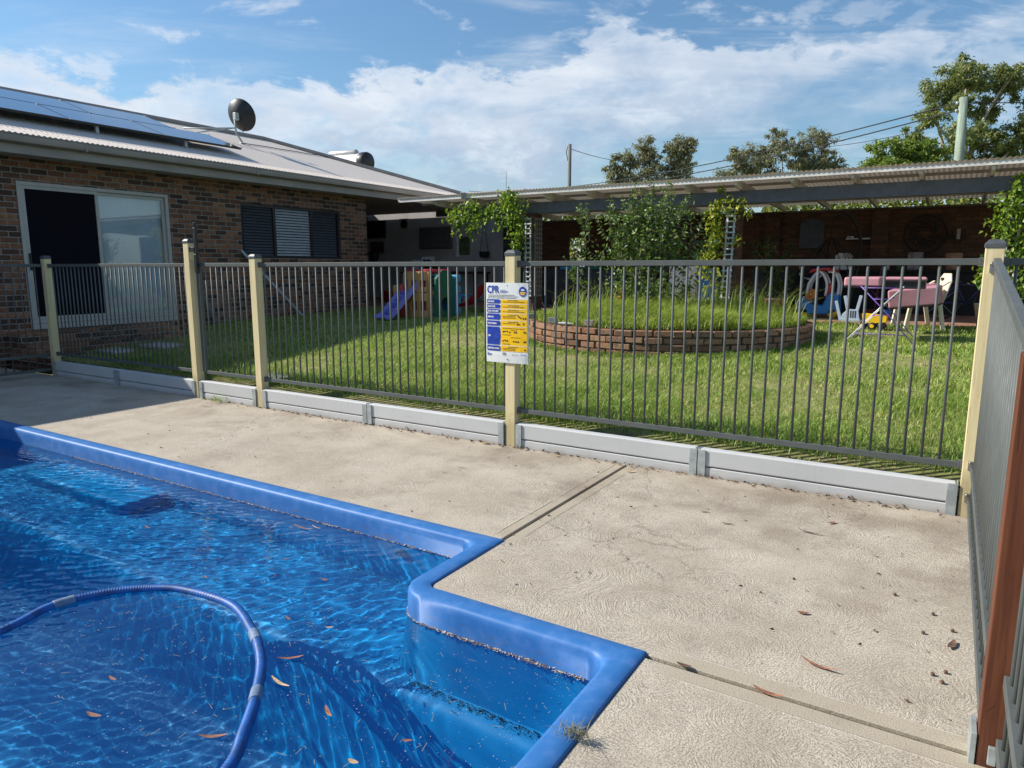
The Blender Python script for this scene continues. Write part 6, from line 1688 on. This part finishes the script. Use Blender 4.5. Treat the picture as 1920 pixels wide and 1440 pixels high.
def make_patio_things():
    zf = .556
    def T(name, lab, cat, loc): return thing(name, lab, cat, loc)
    # ride-on car
    r = T('toy_car', 'blue toddler ride-on car with red roof and white pillars', 'toy car', (-2.05, 14.1, zf))
    X, Y = -2.07, 14.15
    m = MB(); prof = [(-.36, .10), (-.36, .30), (-.30, .38), (-.18, .36), (-.10, .24), (.08, .22), (.14, .38), (.22, .46), (.34, .42), (.36, .12), (.26, .06), (-.28, .06)]
    m.prism([(X + a, zf + b) for a, b in prof], Y - .22, Y + .22, lambda a, b, d: (a, d, b)); m.build('body', 'toy_blue', r, bevel=.03, seg=3)
    for yy in (Y - .17, Y + .17):
        m = MB(); m.tube(spline([(X + .12, yy, zf + .40), (X + .13, yy, zf + .62), (X + .05, yy, zf + .80), (X - .04, yy, zf + .84)], 4), .023, 8); m.tube(spline([(X + .32, yy, zf + .40), (X + .33, yy, zf + .62), (X + .26, yy, zf + .80), (X + .14, yy, zf + .84)], 4), .023, 8); m.build('roof_pillar', 'toy_white', r, smooth=True)
        m = MB(); m.tube(spline([(X - .20, yy, zf + .36), (X - .18, yy, zf + .60), (X - .08, yy, zf + .78), (X + .0, yy, zf + .84)], 4), .023, 8); m.build('roof_pillar', 'toy_white', r, smooth=True)
    m = MB(); m.prism([(X - .20, zf + .80), (X - .14, zf + .88), (X + .10, zf + .91), (X + .28, zf + .86), (X + .28, zf + .82), (X + .08, zf + .86), (X - .12, zf + .83)], Y - .21, Y + .21, lambda a, b, d: (a, d, b)); m.build('roof', 'toy_red', r, bevel=.015)
    m = MB(); m.lathe([(.05, 0), (.105, -.012), (.115, .0), (.105, .012), (.05, .0)], (X - .12, Y - .235, zf + .42), 20, (-.5, -.8, .4)); m.lathe([(0, .0), (.05, .01), (0, .03)], (X - .12, Y - .235, zf + .42), 12, (-.5, -.8, .4)); m.build('steering_wheel', 'toy_orange', r, smooth=True)
    m = MB(); m.box(X + .12, X + .20, Y - .14, Y + .14, zf + .36, zf + .62); m.build('seat_back', 'toy_red', r, bevel=.03)
    for x in (-.24, .26):
        for yy in (Y - .22, Y + .17): m = MB(); m.lathe([(0, 0), (.075, 0), (.085, .015), (.085, .045), (.075, .06), (0, .06)], (X + x, yy + (.0), zf + .085), 18, (0, 1, 0)); m.build('wheel', 'toy_yellow' if yy < Y else 'toy_black', r, smooth=True)
    # small white rocker chair
    r = T('toy_chair', 'small pale blue plastic child chair lying on its side', 'toy chair', (-1.45, 13.3, zf)); x, y = -1.46, 13.3
    m = MB(); m.prism([(x - .13, zf + .02), (x + .17, zf + .02), (x + .14, zf + .22), (x + .08, zf + .20), (x - .02, zf + .21), (x - .10, zf + .12)], y - .02, y + .02, lambda a, b, d: (a, d, b)); m.build('seat', 'toy_paleblue', r, bevel=.008)
    for (a, b) in (((x - .02, y, zf + .18), (x - .08, y, zf + .43)), ((x + .12, y, zf + .18), (x + .17, y, zf + .44)), ((x - .13, y + .05, zf + .0), (x - .22, y + .05, zf + .34)), ((x - .10, y - .05, zf + .02), (x + .18, y - .05, zf + .02))):
        m = MB(); plank(m, a, b, .05, .035, (0, 1, 0)); m.build('leg', 'toy_paleblue', r, bevel=.006)
    m = MB()
    for k in range(3): m.box(x + .02 + k * .035, x + .036 + k * .035, y - .024, y - .021, zf + .06, zf + .18)
    m.build('slots', 'toy_black', r)
    # dump truck on the lawn edge
    zl = .51; r = T('toy_truck', 'yellow toy dump truck with black wheels beside the clothes airer', 'toy truck', (-1.0, 12.25, zl)); x, y = -1.0, 12.25
    m = MB(); m.prism([(x - .14, zl + .14), (x - .15, zl + .25), (x + .20, zl + .22), (x + .19, zl + .12), (x + .02, zl + .10), (x - .06, zl + .10)], y - .10, y + .10, lambda a, b, d: (a, d, b)); m.build('tipper', 'toy_yellow', r, bevel=.008)
    m = MB(); m.box(x - .18, x + .17, y - .07, y + .07, zl + .055, zl + .095); m.build('chassis', 'toy_black', r, bevel=.005)
    for wx in (-.14, .0, .13):
        for yy in (y - .12, y + .07):
            m = MB(); m.lathe([(0, 0), (.045, 0), (.058, .01), (.058, .04), (.045, .05), (0, .05)], (x + wx, yy, zl + .058), 16, (0, 1, 0)); w = m.build('wheel', 'toy_black', r, smooth=True)
            if yy < y and wx < .1: m = MB(); m.lathe([(0, -.006), (.026, -.006), (.030, 0), (0, 0)], (x + wx, yy, zl + .058), 14, (0, 1, 0)); m.build('hub', 'toy_yellow', w)
    # clothes airer
    zg = .46; r = T('clothes_airer', 'purple and white folding clothes airer standing on the lawn', 'clothes airer', (-.75, 10.6, zg))
    A = [(-1.16, 10.30, zg), (-.84, 10.95, zg - .0)]; tops = {}
    for yy, nm in ((10.35, 0), (11.05, 1)):
        for xa, xb, mt in ((-1.18, -.52, 'tank_white'), (-.34, -1.02, 'airer_purple')):
            m = MB(); m.tube([(xa, yy, zg), ((xa + xb) / 2, yy + .0, zg + .40), (xb, yy, zg + .76)], .0065, 7); m.build('leg', mt, r, smooth=True)
    m = MB()
    for t in (.18, .5, .78, .97):
        m.tube([(-1.18 + .66 * t, 10.35, zg + .76 * t), (-1.18 + .66 * t, 11.05, zg + .76 * t)], .006, 6); m.tube([(-.34 - .68 * t, 10.35, zg + .76 * t), (-.34 - .68 * t, 11.05, zg + .76 * t)], .006, 6)
        m.tube([(-1.18 + .66 * t, 10.35, zg + .76 * t), (-.34 - .68 * t, 10.35, zg + .76 * t)], .006, 6)
    m.build('drying_rails', 'airer_purple', r, smooth=True)
    # pink padded mats lying over the airer and chair
    def pad(lab, prof, y0, y1, mat='pink_vinyl', bev=.025):
        m = MB(); m.prism(prof, y0, y1, lambda a, b, d: (a, d, b)); o = m.build('foam_mat', mat, bevel=bev, seg=3, base=(prof[0][0], y0, prof[0][1])); tag(o, lab, 'foam mat', 'pink foam mats'); return o
    def slab(lab, corners, t, under=True):
        """corners: four points of the top face; the sides are pink vinyl, the base black"""
        c = [Vector(p) for p in corners]; n = (c[1] - c[0]).cross(c[3] - c[0]).normalized(); n = n if n.z > 0 else -n
        r = T('foam_mat', lab, 'foam mat', tuple(c[0])); r['group'] = 'pink foam mats'
        m = MB(); m.add(c + [p - n * t for p in c], [(0, 1, 2, 3), (7, 6, 5, 4), (0, 4, 5, 1), (1, 5, 6, 2), (2, 6, 7, 3), (3, 7, 4, 0)]); m.build('cover', 'pink_vinyl', r, bevel=.03, seg=3)
        m = MB(); e = .02; k = [p - n * (t + .001) for p in c]; m.add(k + [p - n * .012 for p in k], [(0, 1, 2, 3), (7, 6, 5, 4), (0, 4, 5, 1), (1, 5, 6, 2), (2, 6, 7, 3), (3, 7, 4, 0)]); m.build('base_cloth', 'toy_black', r)
    slab('pink foam mat lying flat across the clothes airer with its end towards the pool', [(-1.24, 10.45, 1.335), (-.80, 10.45, 1.335), (-.80, 11.35, 1.335), (-1.24, 11.35, 1.335)], .125)
    slab('pink foam mat showing its black base beside the flat mat on the airer', [(-.785, 10.75, 1.335), (-.28, 10.75, 1.335), (-.30, 11.25, 1.335), (-.785, 11.25, 1.335)], .05)
    m = MB(); m.box(-.775, -.30, 10.78, 11.22, 1.18, 1.272); o = m.build('mat_base', 'toy_black', base=(-.5, 11, 1.18)); tag(o, 'black foam block under the pink mat on the airer', 'foam block')
    slab('pink foam mat sagging low between the airer and the cream chair', [(-.80, 11.72, 1.13), (-.16, 11.85, 1.20), (-.12, 12.25, 1.22), (-.76, 12.1, 1.15)], .27)
    slab('pink foam mat propped upright against the back of the cream chair', [(-.50, 12.30, 1.22), (-.20, 12.45, 1.24), (-.16, 12.62, 1.20), (-.46, 12.5, 1.18)], .22)
    # monobloc chair facing left
    zc = .515; r = T('plastic_chair', 'cream moulded plastic garden armchair at the lawn edge', 'chair', (-.4, 12.6, zc)); x, y = -.40, 12.62
    m = MB(); m.prism([(x - .22, zc + .40), (x - .22, zc + .43), (x + .20, zc + .41), (x + .20, zc + .38)], y - .22, y + .22, lambda a, b, d: (a, d, b)); m.build('seat', 'chair_cream', r, bevel=.01)
    m = MB(); rows = []
    for t in np.linspace(0, 1, 9):
        xx = x + .20 + .14 * t; z = zc + .40 + .46 * t; hw = .21 + .01 * math.sin(PI * t) - (.09 * max(0, t - .75) / .25 if t > .75 else 0)
        rows.append([(xx + .03 * math.cos(PI * s / 2) * -1 + .03, y + hw * s, z) for s in np.linspace(-1, 1, 9)])
    m.grid(rows); o = m.build('backrest', 'chair_cream', r, smooth=True); sd = o.modifiers.new('thick', 'SOLIDIFY'); sd.thickness = .016
    m = MB(); m.prism([(y - .035, zc + .775), (y, zc + .745), (y + .035, zc + .775), (y + .02, zc + .795), (y - .02, zc + .795)], x + .292, x + .318, lambda a, b, d: (d, a, b)); m.build('handle_hole', 'toy_black', r)
    for yy in (y - .24, y + .24):
        m = MB(); plank(m, (x + .30, yy, zc + .74), (x + .12, yy, zc + .62), .05, .022); plank(m, (x + .13, yy, zc + .625), (x - .20, yy, zc + .605), .05, .022); m.build('arm', 'chair_cream', r, bevel=.006)
        m = MB(); plank(m, (x - .19, yy, zc + .60), (x - .28, yy, zc), .055, .05, (0, 1, 0)); m.build('leg', 'chair_cream', r, bevel=.008)
        m = MB(); plank(m, (x + .19, yy, zc + .40), (x + .27, yy, zc), .055, .05, (0, 1, 0)); m.build('leg', 'chair_cream', r, bevel=.008)
    r.rotation_euler.z = 0.44
    # pot by the right edge
    r = T('garden_pot', 'white ribbed square garden pot partly hidden by the corner post', 'pot', (.46, 12.95, zf)); m = MB(); m.lathe([(0, 0), (.13, 0), (.19, .35), (.20, .36), (.18, .36), (.12, .03), (0, .03)], (.50, 12.95, zf), 18); m.build('pot', 'white_pot', r, smooth=True)
    # things along the dark back wall
    yw = 16.79
    r = T('arched_shutter', 'dark blue arched board on the back brick wall', 'wall board', (-2.7, yw, 1.9)); m = MB(); m.prism([(-2.95, 1.88), (-2.45, 1.88), (-2.45, 2.38)] + [(-2.70 + .25 * math.cos(t), 2.38 + .13 * math.sin(t)) for t in np.linspace(.1, PI - .1, 9)] + [(-2.95, 2.38)], yw - .04, yw, lambda a, b, d: (a, d, b)); m.build('board', 'shutter_blue', r, bevel=.006)
    r = T('scroll_ring', 'large round wrought iron scroll ornament on the back wall', 'wall ornament', (-.55, yw, 1.75)); c = Vector((-.55, yw - .03, 2.14)); m = MB(); m.tube([c + Vector((.37 * math.cos(t), 0, .37 * math.sin(t))) for t in np.linspace(0, 2 * PI, 40)], .022, 7); m.build('ring', 'wrought_iron', r, smooth=True)
    m = MB()
    for k in range(6):
        a = k * PI / 3; q = [c + Vector(((.08 + .20 * s) * math.cos(a + 2.2 * s), -.0, (.08 + .20 * s) * math.sin(a + 2.2 * s))) for s in np.linspace(0, 1, 10)]; m.tube(q, .014, 6)
        q = [c + Vector((.24 * math.cos(a + .5) + .06 * math.cos(t), 0, .24 * math.sin(a + .5) + .06 * math.sin(t))) for t in np.linspace(0, 5, 10)]; m.tube(q, .011, 6)
    m.build('scrolls', 'wrought_iron', r, smooth=True)
    r = T('wall_lantern', 'slim pale wall lantern beside the round iron ornament', 'lantern', (.02, yw, 2.0)); m = MB(); m.box(-.01, .05, yw - .10, yw - .04, 2.02, 2.22); m.build('glass', 'pale_box', r); m = MB(); m.tube([(-.08, yw - .02, 2.22), (-.10, yw - .06, 2.08), (.02, yw - .06, 1.93), (.13, yw - .06, 2.08), (.12, yw - .02, 2.22)], .012, 6); m.build('frame', 'wrought_iron', r)
    r = T('wall_shelf', 'narrow grey shelf on the back wall left of the pillar', 'shelf', (-1.75, yw, 2.05)); m = MB(); m.box(-2.0, -1.54, yw - .16, yw, 2.05, 2.08); m.build('board', 'tank_grey', r)
    r = T('shelf_box', 'small pale box on the narrow grey shelf', 'box', (-1.9, yw, 2.08)); m = MB(); m.box(-1.98, -1.86, yw - .14, yw - .05, 2.081, 2.12); m.build('box', 'toy_white', r, bevel=.005); m = MB(); m.box(-1.97, -1.90, yw - .142, yw - .139, 2.09, 2.11); m.build('patch', 'toy_green', r)
    # hanging egg chair
    r = T('egg_chair', 'dark hanging chair on a curved stand in the shaded patio', 'hanging chair', (-2.1, 15.3, zf)); m = MB(); m.tube(spline([(-1.75, 15.5, zf), (-1.62, 15.6, 1.5), (-1.62, 15.5, 2.1), (-1.85, 15.4, 2.5), (-2.1, 15.3, 2.42)], 6), .03, 8); m.build('stand', 'wrought_iron', r, smooth=True)
    m = MB(); top = Vector((-2.1, 15.3, 2.05)); m.tube([(-2.1, 15.3, 2.42), top], .008, 6)
    for k in range(10):
        a = k * 2 * PI / 10; m.tube(spline([top, top + Vector((.18 * math.cos(a), .18 * math.sin(a), -.14)), top + Vector((.42 * math.cos(a), .42 * math.sin(a), -.48)), top + Vector((.44 * math.cos(a), .44 * math.sin(a), -.95)), top + Vector((.2 * math.cos(a), .2 * math.sin(a), -1.25))], 4), .010, 6)
    m.build('wicker_shell', 'wrought_iron', r, smooth=True)
    # workbench row with clutter
    r = T('low_bench', 'long dark bench of clutter along the back wall', 'bench', (-1.0, 16.2, zf)); m = MB(); m.box(-2.9, 1.2, 15.9, 16.55, 1.38, 1.42); m.build('benchtop', 'room_dark', r); m = MB()
    m.box(-2.9, 1.2, 16.0, 16.5, zf, 1.379); m.build('cupboard', 'room_dark', r)
    items = [('toy_house', 'small white toy house with red windows on the dark bench', 'toy house', -1.95, .30, .26, 'toy_white', 'toy_red'), ('paint_tin', 'small pale tin on the dark bench left of the white toy house', 'tin', -2.75, .14, .12, 'pale_box', None), ('plastic_tub', 'blue plastic tub on the dark bench beside the toy house', 'tub', -2.38, .36, .13, 'toy_blue_dark', None),
             ('clay_planter', 'brown clay pot on the dark bench under the lantern', 'pot', -.02, .30, .32, 'clay_pot', None), ('notice_board', 'pale printed card leaning on the back wall under the iron ring', 'card', -.66, .26, .34, 'card_grey', None), ('glass_jar', 'clear grey jar on the dark bench before the pillar', 'jar', -1.15, .12, .16, 'tank_grey', None), ('glass_jar', 'squat green lidded jar on the dark bench right of the clear jar', 'jar', -.93, .14, .12, 'dark_green', None)]
    for nm, lab, cat, x, w, h, mt, m2 in items:
        r = T(nm, lab, cat, (x, 16.15, 1.421)); m = MB()
        if 'pot' in cat or 'jar' in cat or cat in ('tin', 'tub'): m.lathe([(0, 0), (w * .42, 0), (w * .5, h * .85), (w * .46, h), (0, h)], (x, 16.15, 1.421), 16)
        else: m.box(x - w / 2, x + w / 2, 16.05, 16.15 if cat == 'card' else 16.25, 1.421, 1.421 + h)
        m.build('body', mt, r, bevel=.006)
        if m2:
            m = MB(); m.prism([(x - w * .55, 1.421 + h), (x + w * .55, 1.421 + h), (x + w * .3, 1.50 + h), (x - w * .3, 1.50 + h)], 16.03, 16.27, lambda a, b, d: (a, d, b)); m.build('roof', 'toy_white', r, bevel=.008); m = MB()
            for dx in (-.07, .07): m.box(x + dx - .04, x + dx + .04, 16.043, 16.049, 1.50, 1.60)
            m.build('windows', m2, r)
    # brooms
    for x, mt, lab in ((-1.28, 'toy_red_dark', 'red handled broom leaning at the bench'), (-1.14, 'toy_skyblue', 'blue handled broom leaning at the bench')):
        r = T('yard_broom', lab, 'broom', (x, 15.8, zf)); m = MB(); m.tube([(x, 15.75, zf + .08), (x + (.06 if x < -1.2 else -.06), 15.9, 1.50)], .014, 8); m.build('handle', mt, r); m = MB(); m.box(x - .16, x + .16, 15.70, 15.78, zf, zf + .09); m.build('head', mt, r, bevel=.01)
    # stacked dark stuff at the right of the chair and left of the car
    r = T('covered_barbecue', 'barbecue under a creased black cover left of the shrub', 'barbecue', (-7.0, 14.4, zf)); m = MB(); rows = []
    for i, z in enumerate((zf + .02, .85, 1.15, 1.36, 1.42)):
        s = (1.0, .99, .97, .95, .88)[i]; row = []
        for k in range(48):
            t = 2 * PI * k / 48; ex = 1.10 * s * (abs(math.cos(t)) ** .35) * np.sign(math.cos(t)); ey = .35 * s * (abs(math.sin(t)) ** .35) * np.sign(math.sin(t)); w = .03 * math.sin(k * 1.9) * (1 - i / 5)
            row.append((-6.95 + ex * (1 + w), 14.45 + ey * (1 + w * 1.5), z + .015 * math.sin(k * .7 + i)))
        rows.append(row + row[:1])
    m.grid(rows); m.add([(p[0], p[1], p[2]) for p in rows[-1][:-1]], [tuple(range(48))]); m.build('cover', 'tarp_black', r, smooth=True)
    for x, mt, lab, h in ((-7.35, 'toy_skyblue', 'blue plastic lid on the black barbecue cover', .03), (-6.8, 'toy_green', 'green plastic tray on the black barbecue cover', .03)):
        m = MB(); m.box(x - .22, x + .24, 14.25, 14.6, 1.425, 1.425 + h + .03); o = m.build('plastic_tray', mt, bevel=.012, base=(x, 14.4, 1.42)); tag(o, lab, 'tray')
    r = T('black_bin', 'black tub with pale lettering behind the middle brick pier', 'tub', (-3.0, 14.6, zf)); m = MB(); m.prism([(-3.30, zf), (-2.70, zf), (-2.62, 1.42), (-3.38, 1.42)], 14.3, 14.9, lambda a, b, d: (a, d, b)); m.build('tub', 'tarp_black', r, bevel=.03)
    vs, fs = TEXTS['ock']; m = MB(); m.add([(-3.10 + a, 14.296, 1.24 + b) for a, b in vs], fs); m.build('lettering', 'tank_grey', r)
    r = T('white_cooler', 'pale white box with a blue side behind the shrub', 'cooler box', (-4.6, 14.4, zf)); m = MB(); m.box(-5.0, -4.4, 14.2, 14.6, zf, 1.50); m.build('box', 'tank_white', r, bevel=.02); m = MB(); m.box(-4.39, -4.05, 14.2, 14.6, zf, 1.46); m.build('blue_side', 'toy_blue', r, bevel=.02)
    r = T('white_hoop', 'white plastic hoop hanging over the dark bench', 'hoop', (-2.55, 15.7, 1.2)); m = MB(); c = Vector((-2.5, 15.75, 1.36)); m.tube([c + Vector((.22 * math.cos(t), 0, .13 * math.sin(t))) for t in np.linspace(PI, 2 * PI, 16)], .018, 7); m.build('hoop', 'tank_white', r, smooth=True)
    # bicycle-like dark frame at the far right
    r = T('folded_bicycle', 'dark bicycle lying in the shade right of the cream chair', 'bicycle', (.25, 14.6, zf))
    for x in (-.15, .62):
        m = MB(); c = Vector((x, 14.6, zf + .30)); m.tube([c + Vector((.28 * math.cos(t), .05 * math.sin(t), .28 * math.sin(t))) for t in np.linspace(0, 2 * PI, 28)], .018, 7); w = m.build('wheel', 'toy_black', r, smooth=True); m = MB()
        for k in range(8): m.tube([c, c + Vector((.27 * math.cos(k * PI / 4), .05 * math.sin(k * PI / 4), .27 * math.sin(k * PI / 4)))], .003, 4)
        m.build('spokes', 'tank_grey', w)
    m = MB()
    for a, b in (((-.15, zf + .3), (.05, zf + .62)), ((.05, zf + .62), (.45, zf + .60)), ((.22, zf + .28), (.05, zf + .62)), ((.22, zf + .28), (.45, zf + .60)), ((.62, zf + .3), (.45, zf + .72)), ((-.15, zf + .3), (.22, zf + .28))): m.tube([(a[0], 14.6, a[1]), (b[0], 14.6, b[1])], .017, 7)
    m.tube([(.45, 14.45, zf + .74), (.45, 14.75, zf + .74)], .014, 6); m.build('frame', 'navy', r, smooth=True)
    m = MB(); m.obox((.04, 14.6, zf + .66), (.20, .10, .04)); m.build('saddle', 'toy_black', r, bevel=.012)
    # boards leaning on the house and stepping stones
    for (p, q, w, mt, lab) in (((-11.72, 8.35, .42), (-11.96, 7.9, 1.62), .09, 'grey_timber', 'pale weathered board leaning on the brick wall behind the gate'), ((-11.6, 10.3, .47), (-11.96, 9.15, 1.80), .05, 'galvanised_steel', 'thin grey metal strip leaning under the louvre window')):
        m = MB(); plank(m, p, q, w, .03, (1, 0, 0)); o = m.build('leaning_board', mt, bevel=.003, base=p); tag(o, lab, 'board')
    for (x, y, sx, sy, lab) in ((-10.55, 5.75, .50, .34, 'nearer flat grey paver on the shaded grass by the house steps'), (-10.35, 6.35, .58, .36, 'farther flat grey paver on the shaded grass by the house steps'), (-6.55, 5.36, .42, .26, 'lone flat grey paver just behind the gate')):
        m = MB(); m.obox((x, y, lawn_z(y) + .018), (sx, sy, .045), (.02, 0, random.uniform(-.2, .2))); o = m.build('stepping_paver', 'grey_paver', bevel=.008, base=(x, y, lawn_z(y))); tag(o, lab, 'paver', 'pavers on the grass')


plain('toy_red_dark', (0.25, 0.03, 0.025), .5); plain('toy_blue_dark', (0.02, 0.06, 0.2), .5); plain('card_grey', (0.22, 0.20, 0.21), .7, 0, .5, 14); plain('dark_green', (0.05, 0.08, 0.02), .5)
make_patio_things()


# ================================================================== LEAVES ON WATER AND DECK
def make_leaves():
    w = ZW + .004; g = 'dry leaves floating on the pool'
    L = [(-3.23, 2.79, .20, .022, .35, 'dry_leaf', 'long curved pink brown gum leaf floating near the long pool wall'), (-3.17, 2.84, .11, .012, .15, 'pale_dry_leaf', 'thin pale leaf stalk touching the long gum leaf by the pool wall'),
         (-2.15, 1.76, .13, .020, 1.0, 'dry_leaf', 'twisted brown leaf just outside the bend of the blue hose'), (-2.05, 1.62, .14, .020, .2, 'pale_dry_leaf', 'pale curled leaf lying against the blue hose'), (-1.76, 1.59, .09, .022, -.2, 'dry_leaf', 'short brown leaf midway between the hose and the step'),
         (-2.45, 1.14, .085, .024, .5, 'dry_leaf', 'oval brown leaf near the bottom of the loop of hose'), (-1.99, 1.29, .12, .022, .9, 'dry_leaf', 'ragged brown leaf pressed to the hose near the bottom of the picture'), (-2.58, 2.35, .05, .022, .4, 'dry_leaf', 'small brown leaf over the bright submerged ledge'),
         (-2.95, 2.42, .07, .016, .7, 'dark_dry_leaf', 'dull brown leaf sunk low over the ledge'), (-3.12, 2.05, .05, .014, .2, 'dry_leaf', 'tiny tan leaf in the ripples beyond the hose'), (-2.2, 2.02, .045, .016, .9, 'pale_dry_leaf', 'tiny pale leaf right of the top of the hose bend'),
         (-2.42, 1.98, .05, .016, .1, 'dry_leaf', 'small tan leaf left of the top of the hose bend'), (-1.50, 1.45, .05, .024, .4, 'pale_dry_leaf', 'pale round leaf at the bottom near the frame edge'), (-1.42, 1.62, .045, .018, .8, 'dry_leaf', 'rusty leaf over the dark part of the pool floor'), (-4.05, 2.30, .08, .016, .2, 'dry_leaf', 'thin tan leaf near the dark end of the bench'), (-2.62, 1.30, .06, .018, .3, 'dry_leaf', 'brown leaf fragment above the oval leaf inside the hose')]
    for x, y, l, wd, r, mt, lab in L: leaf_thing('fallen_leaf', mt, x, y, w, l, wd, r - 0.3, lab, g)
    g = 'dry leaves on the deck'
    D = [(-.30, 2.62, .17, .022, -.25, 'dry_leaf', 'long forked brown leaf on the deck near the side fence'), (-.42, 3.02, .06, .03, .3, 'dry_leaf', 'short pinkish leaf in the middle of the right slab'), (-.55, 4.02, .17, .018, -.1, 'dark_dry_leaf', 'dark curled strip on the stained part of the right slab'), (-.47, 4.25, .07, .03, .9, 'dry_leaf', 'brown leaf right of the dark curled strip'),
         (-.98, 3.92, .09, .018, .2, 'dark_dry_leaf', 'dark leaf left of the dark curled strip'), (-2.95, 4.05, .09, .012, .3, 'dark_dry_leaf', 'lone dark twig in the middle of the left slab'), (-1.85, 4.60, .08, .03, .8, 'pale_dry_leaf', 'pale curled leaf at the top of the deck joint'), (-2.5, 4.70, .05, .04, .3, 'pale_dry_leaf', 'tiny yellow leaf below the sleeper right of the sign post'),
         (-.42, 2.347, .13, .03, -.1, 'dry_leaf', 'rust brown leaf stuck in the near deck joint'), (-.72, 2.362, .07, .028, .0, 'dark_dry_leaf', 'dark leaf stuck in the near joint beside the pool'), (.12, 3.05, .10, .035, 1.3, 'dark_dry_leaf', 'curled black leaf under the side fence rail'), (-3.2, 4.74, .10, .05, .2, 'pale_dry_leaf', 'crumpled tan leaf by the sleeper left of the sign post'), (-1.15, 4.05, .07, .016, .4, 'dark_dry_leaf', 'small dark leaf below the sleeper joint'), (-6.6, 4.5, .16, .02, .6, 'dark_dry_leaf', 'dark straw bit in front of the gate')]
    for x, y, l, wd, r, mt, lab in D: leaf_thing('fallen_leaf', mt, x, y, .003, l, wd, r, lab, g, .35)
    # crumbs of grit and bark over the slabs
    n = 520; x = rng.uniform(-8.5, .15, n); y = rng.uniform(2.5, 4.75, n); k = ((x > -1.9) | (y > 3.06)) & (rng.uniform(0, 1, n) < .35 + .65 * np.clip((x + 3) / 3, 0, 1))
    x, y = x[k], y[k]; n = len(x)
    P = np.column_stack([x, y, np.full(n, .004)]); Ln = rng.uniform(.006, .026, n)
    V, F = leaves(P, np.column_stack([rng.normal(size=n), rng.normal(size=n), np.full(n, .08)]), Ln, Ln * rng.uniform(.25, .6, n)); tag(np_mesh('deck_crumbs', V, F, 'bark_fleck'), 'small bark crumbs scattered over the pale deck', 'debris', kind='stuff')
    n = 420; x = rng.uniform(-7.0, .1, n); y = 4.775 - np.abs(rng.normal(0, .03, n)); P = np.column_stack([x, y, np.full(n, .006)]); Ln = rng.uniform(.01, .045, n)
    V, F = leaves(P, np.column_stack([rng.normal(size=n), rng.normal(0, .4, n), np.full(n, .2)]), Ln, Ln * .4); tag(np_mesh('sleeper_litter', V, F, 'bark_fleck'), 'litter gathered along the foot of the sleepers', 'debris', kind='stuff')
    # gum nuts near the side fence
    m = None
    for i, (x, y) in enumerate([(.02, 3.10), (.06, 2.78), (.10, 2.82), (.09, 2.74), (-.10, 3.42), (.05, 3.30), (.12, 3.18)]):
        if m is None:
            b = MB(); b.lathe([(0, 0), (.005, .001), (.0075, .006), (.0065, .011), (.004, .013), (0, .009)], (x, y, 0), 10); m = b.build('gum_nut', 'dark_dry_leaf', smooth=True, base=(x, y, 0)); tag(m, 'small dark gum nut on the deck beside the side fence', 'gum nut', 'gum nuts by the side fence'); o = m
        else:
            o = m.copy(); COL.objects.link(o); o.location = (x, y, 0)
    # clumps of dead grass
    for (x, y, r_, n, lab, sp) in ((-.875, 1.78, .055, 110, 'clump of dead grass lying over the pool rim', 1.0), (-.60, 1.58, .06, 120, 'clump of dead grass on the deck at the bottom of the picture', 1.0), (-6.75, 4.72, .16, 60, 'wispy weed growing at the foot of the gate sleeper', 2.0)):
        P = np.column_stack([rng.normal(x, r_ * .45, n), rng.normal(y, r_ * .22, n), rng.uniform(.012, .03, n)]); V, F = blades(P, rng.uniform(.018, .040 * sp, n), .0022 if sp < 1.5 else .005, 1.6, 1.2)
        tag(np_mesh('grass_clump', V, F, 'dry_grass' if sp < 1.5 else 'lush_blade', base=(x, y, 0)), lab, 'grass clump')


make_leaves()
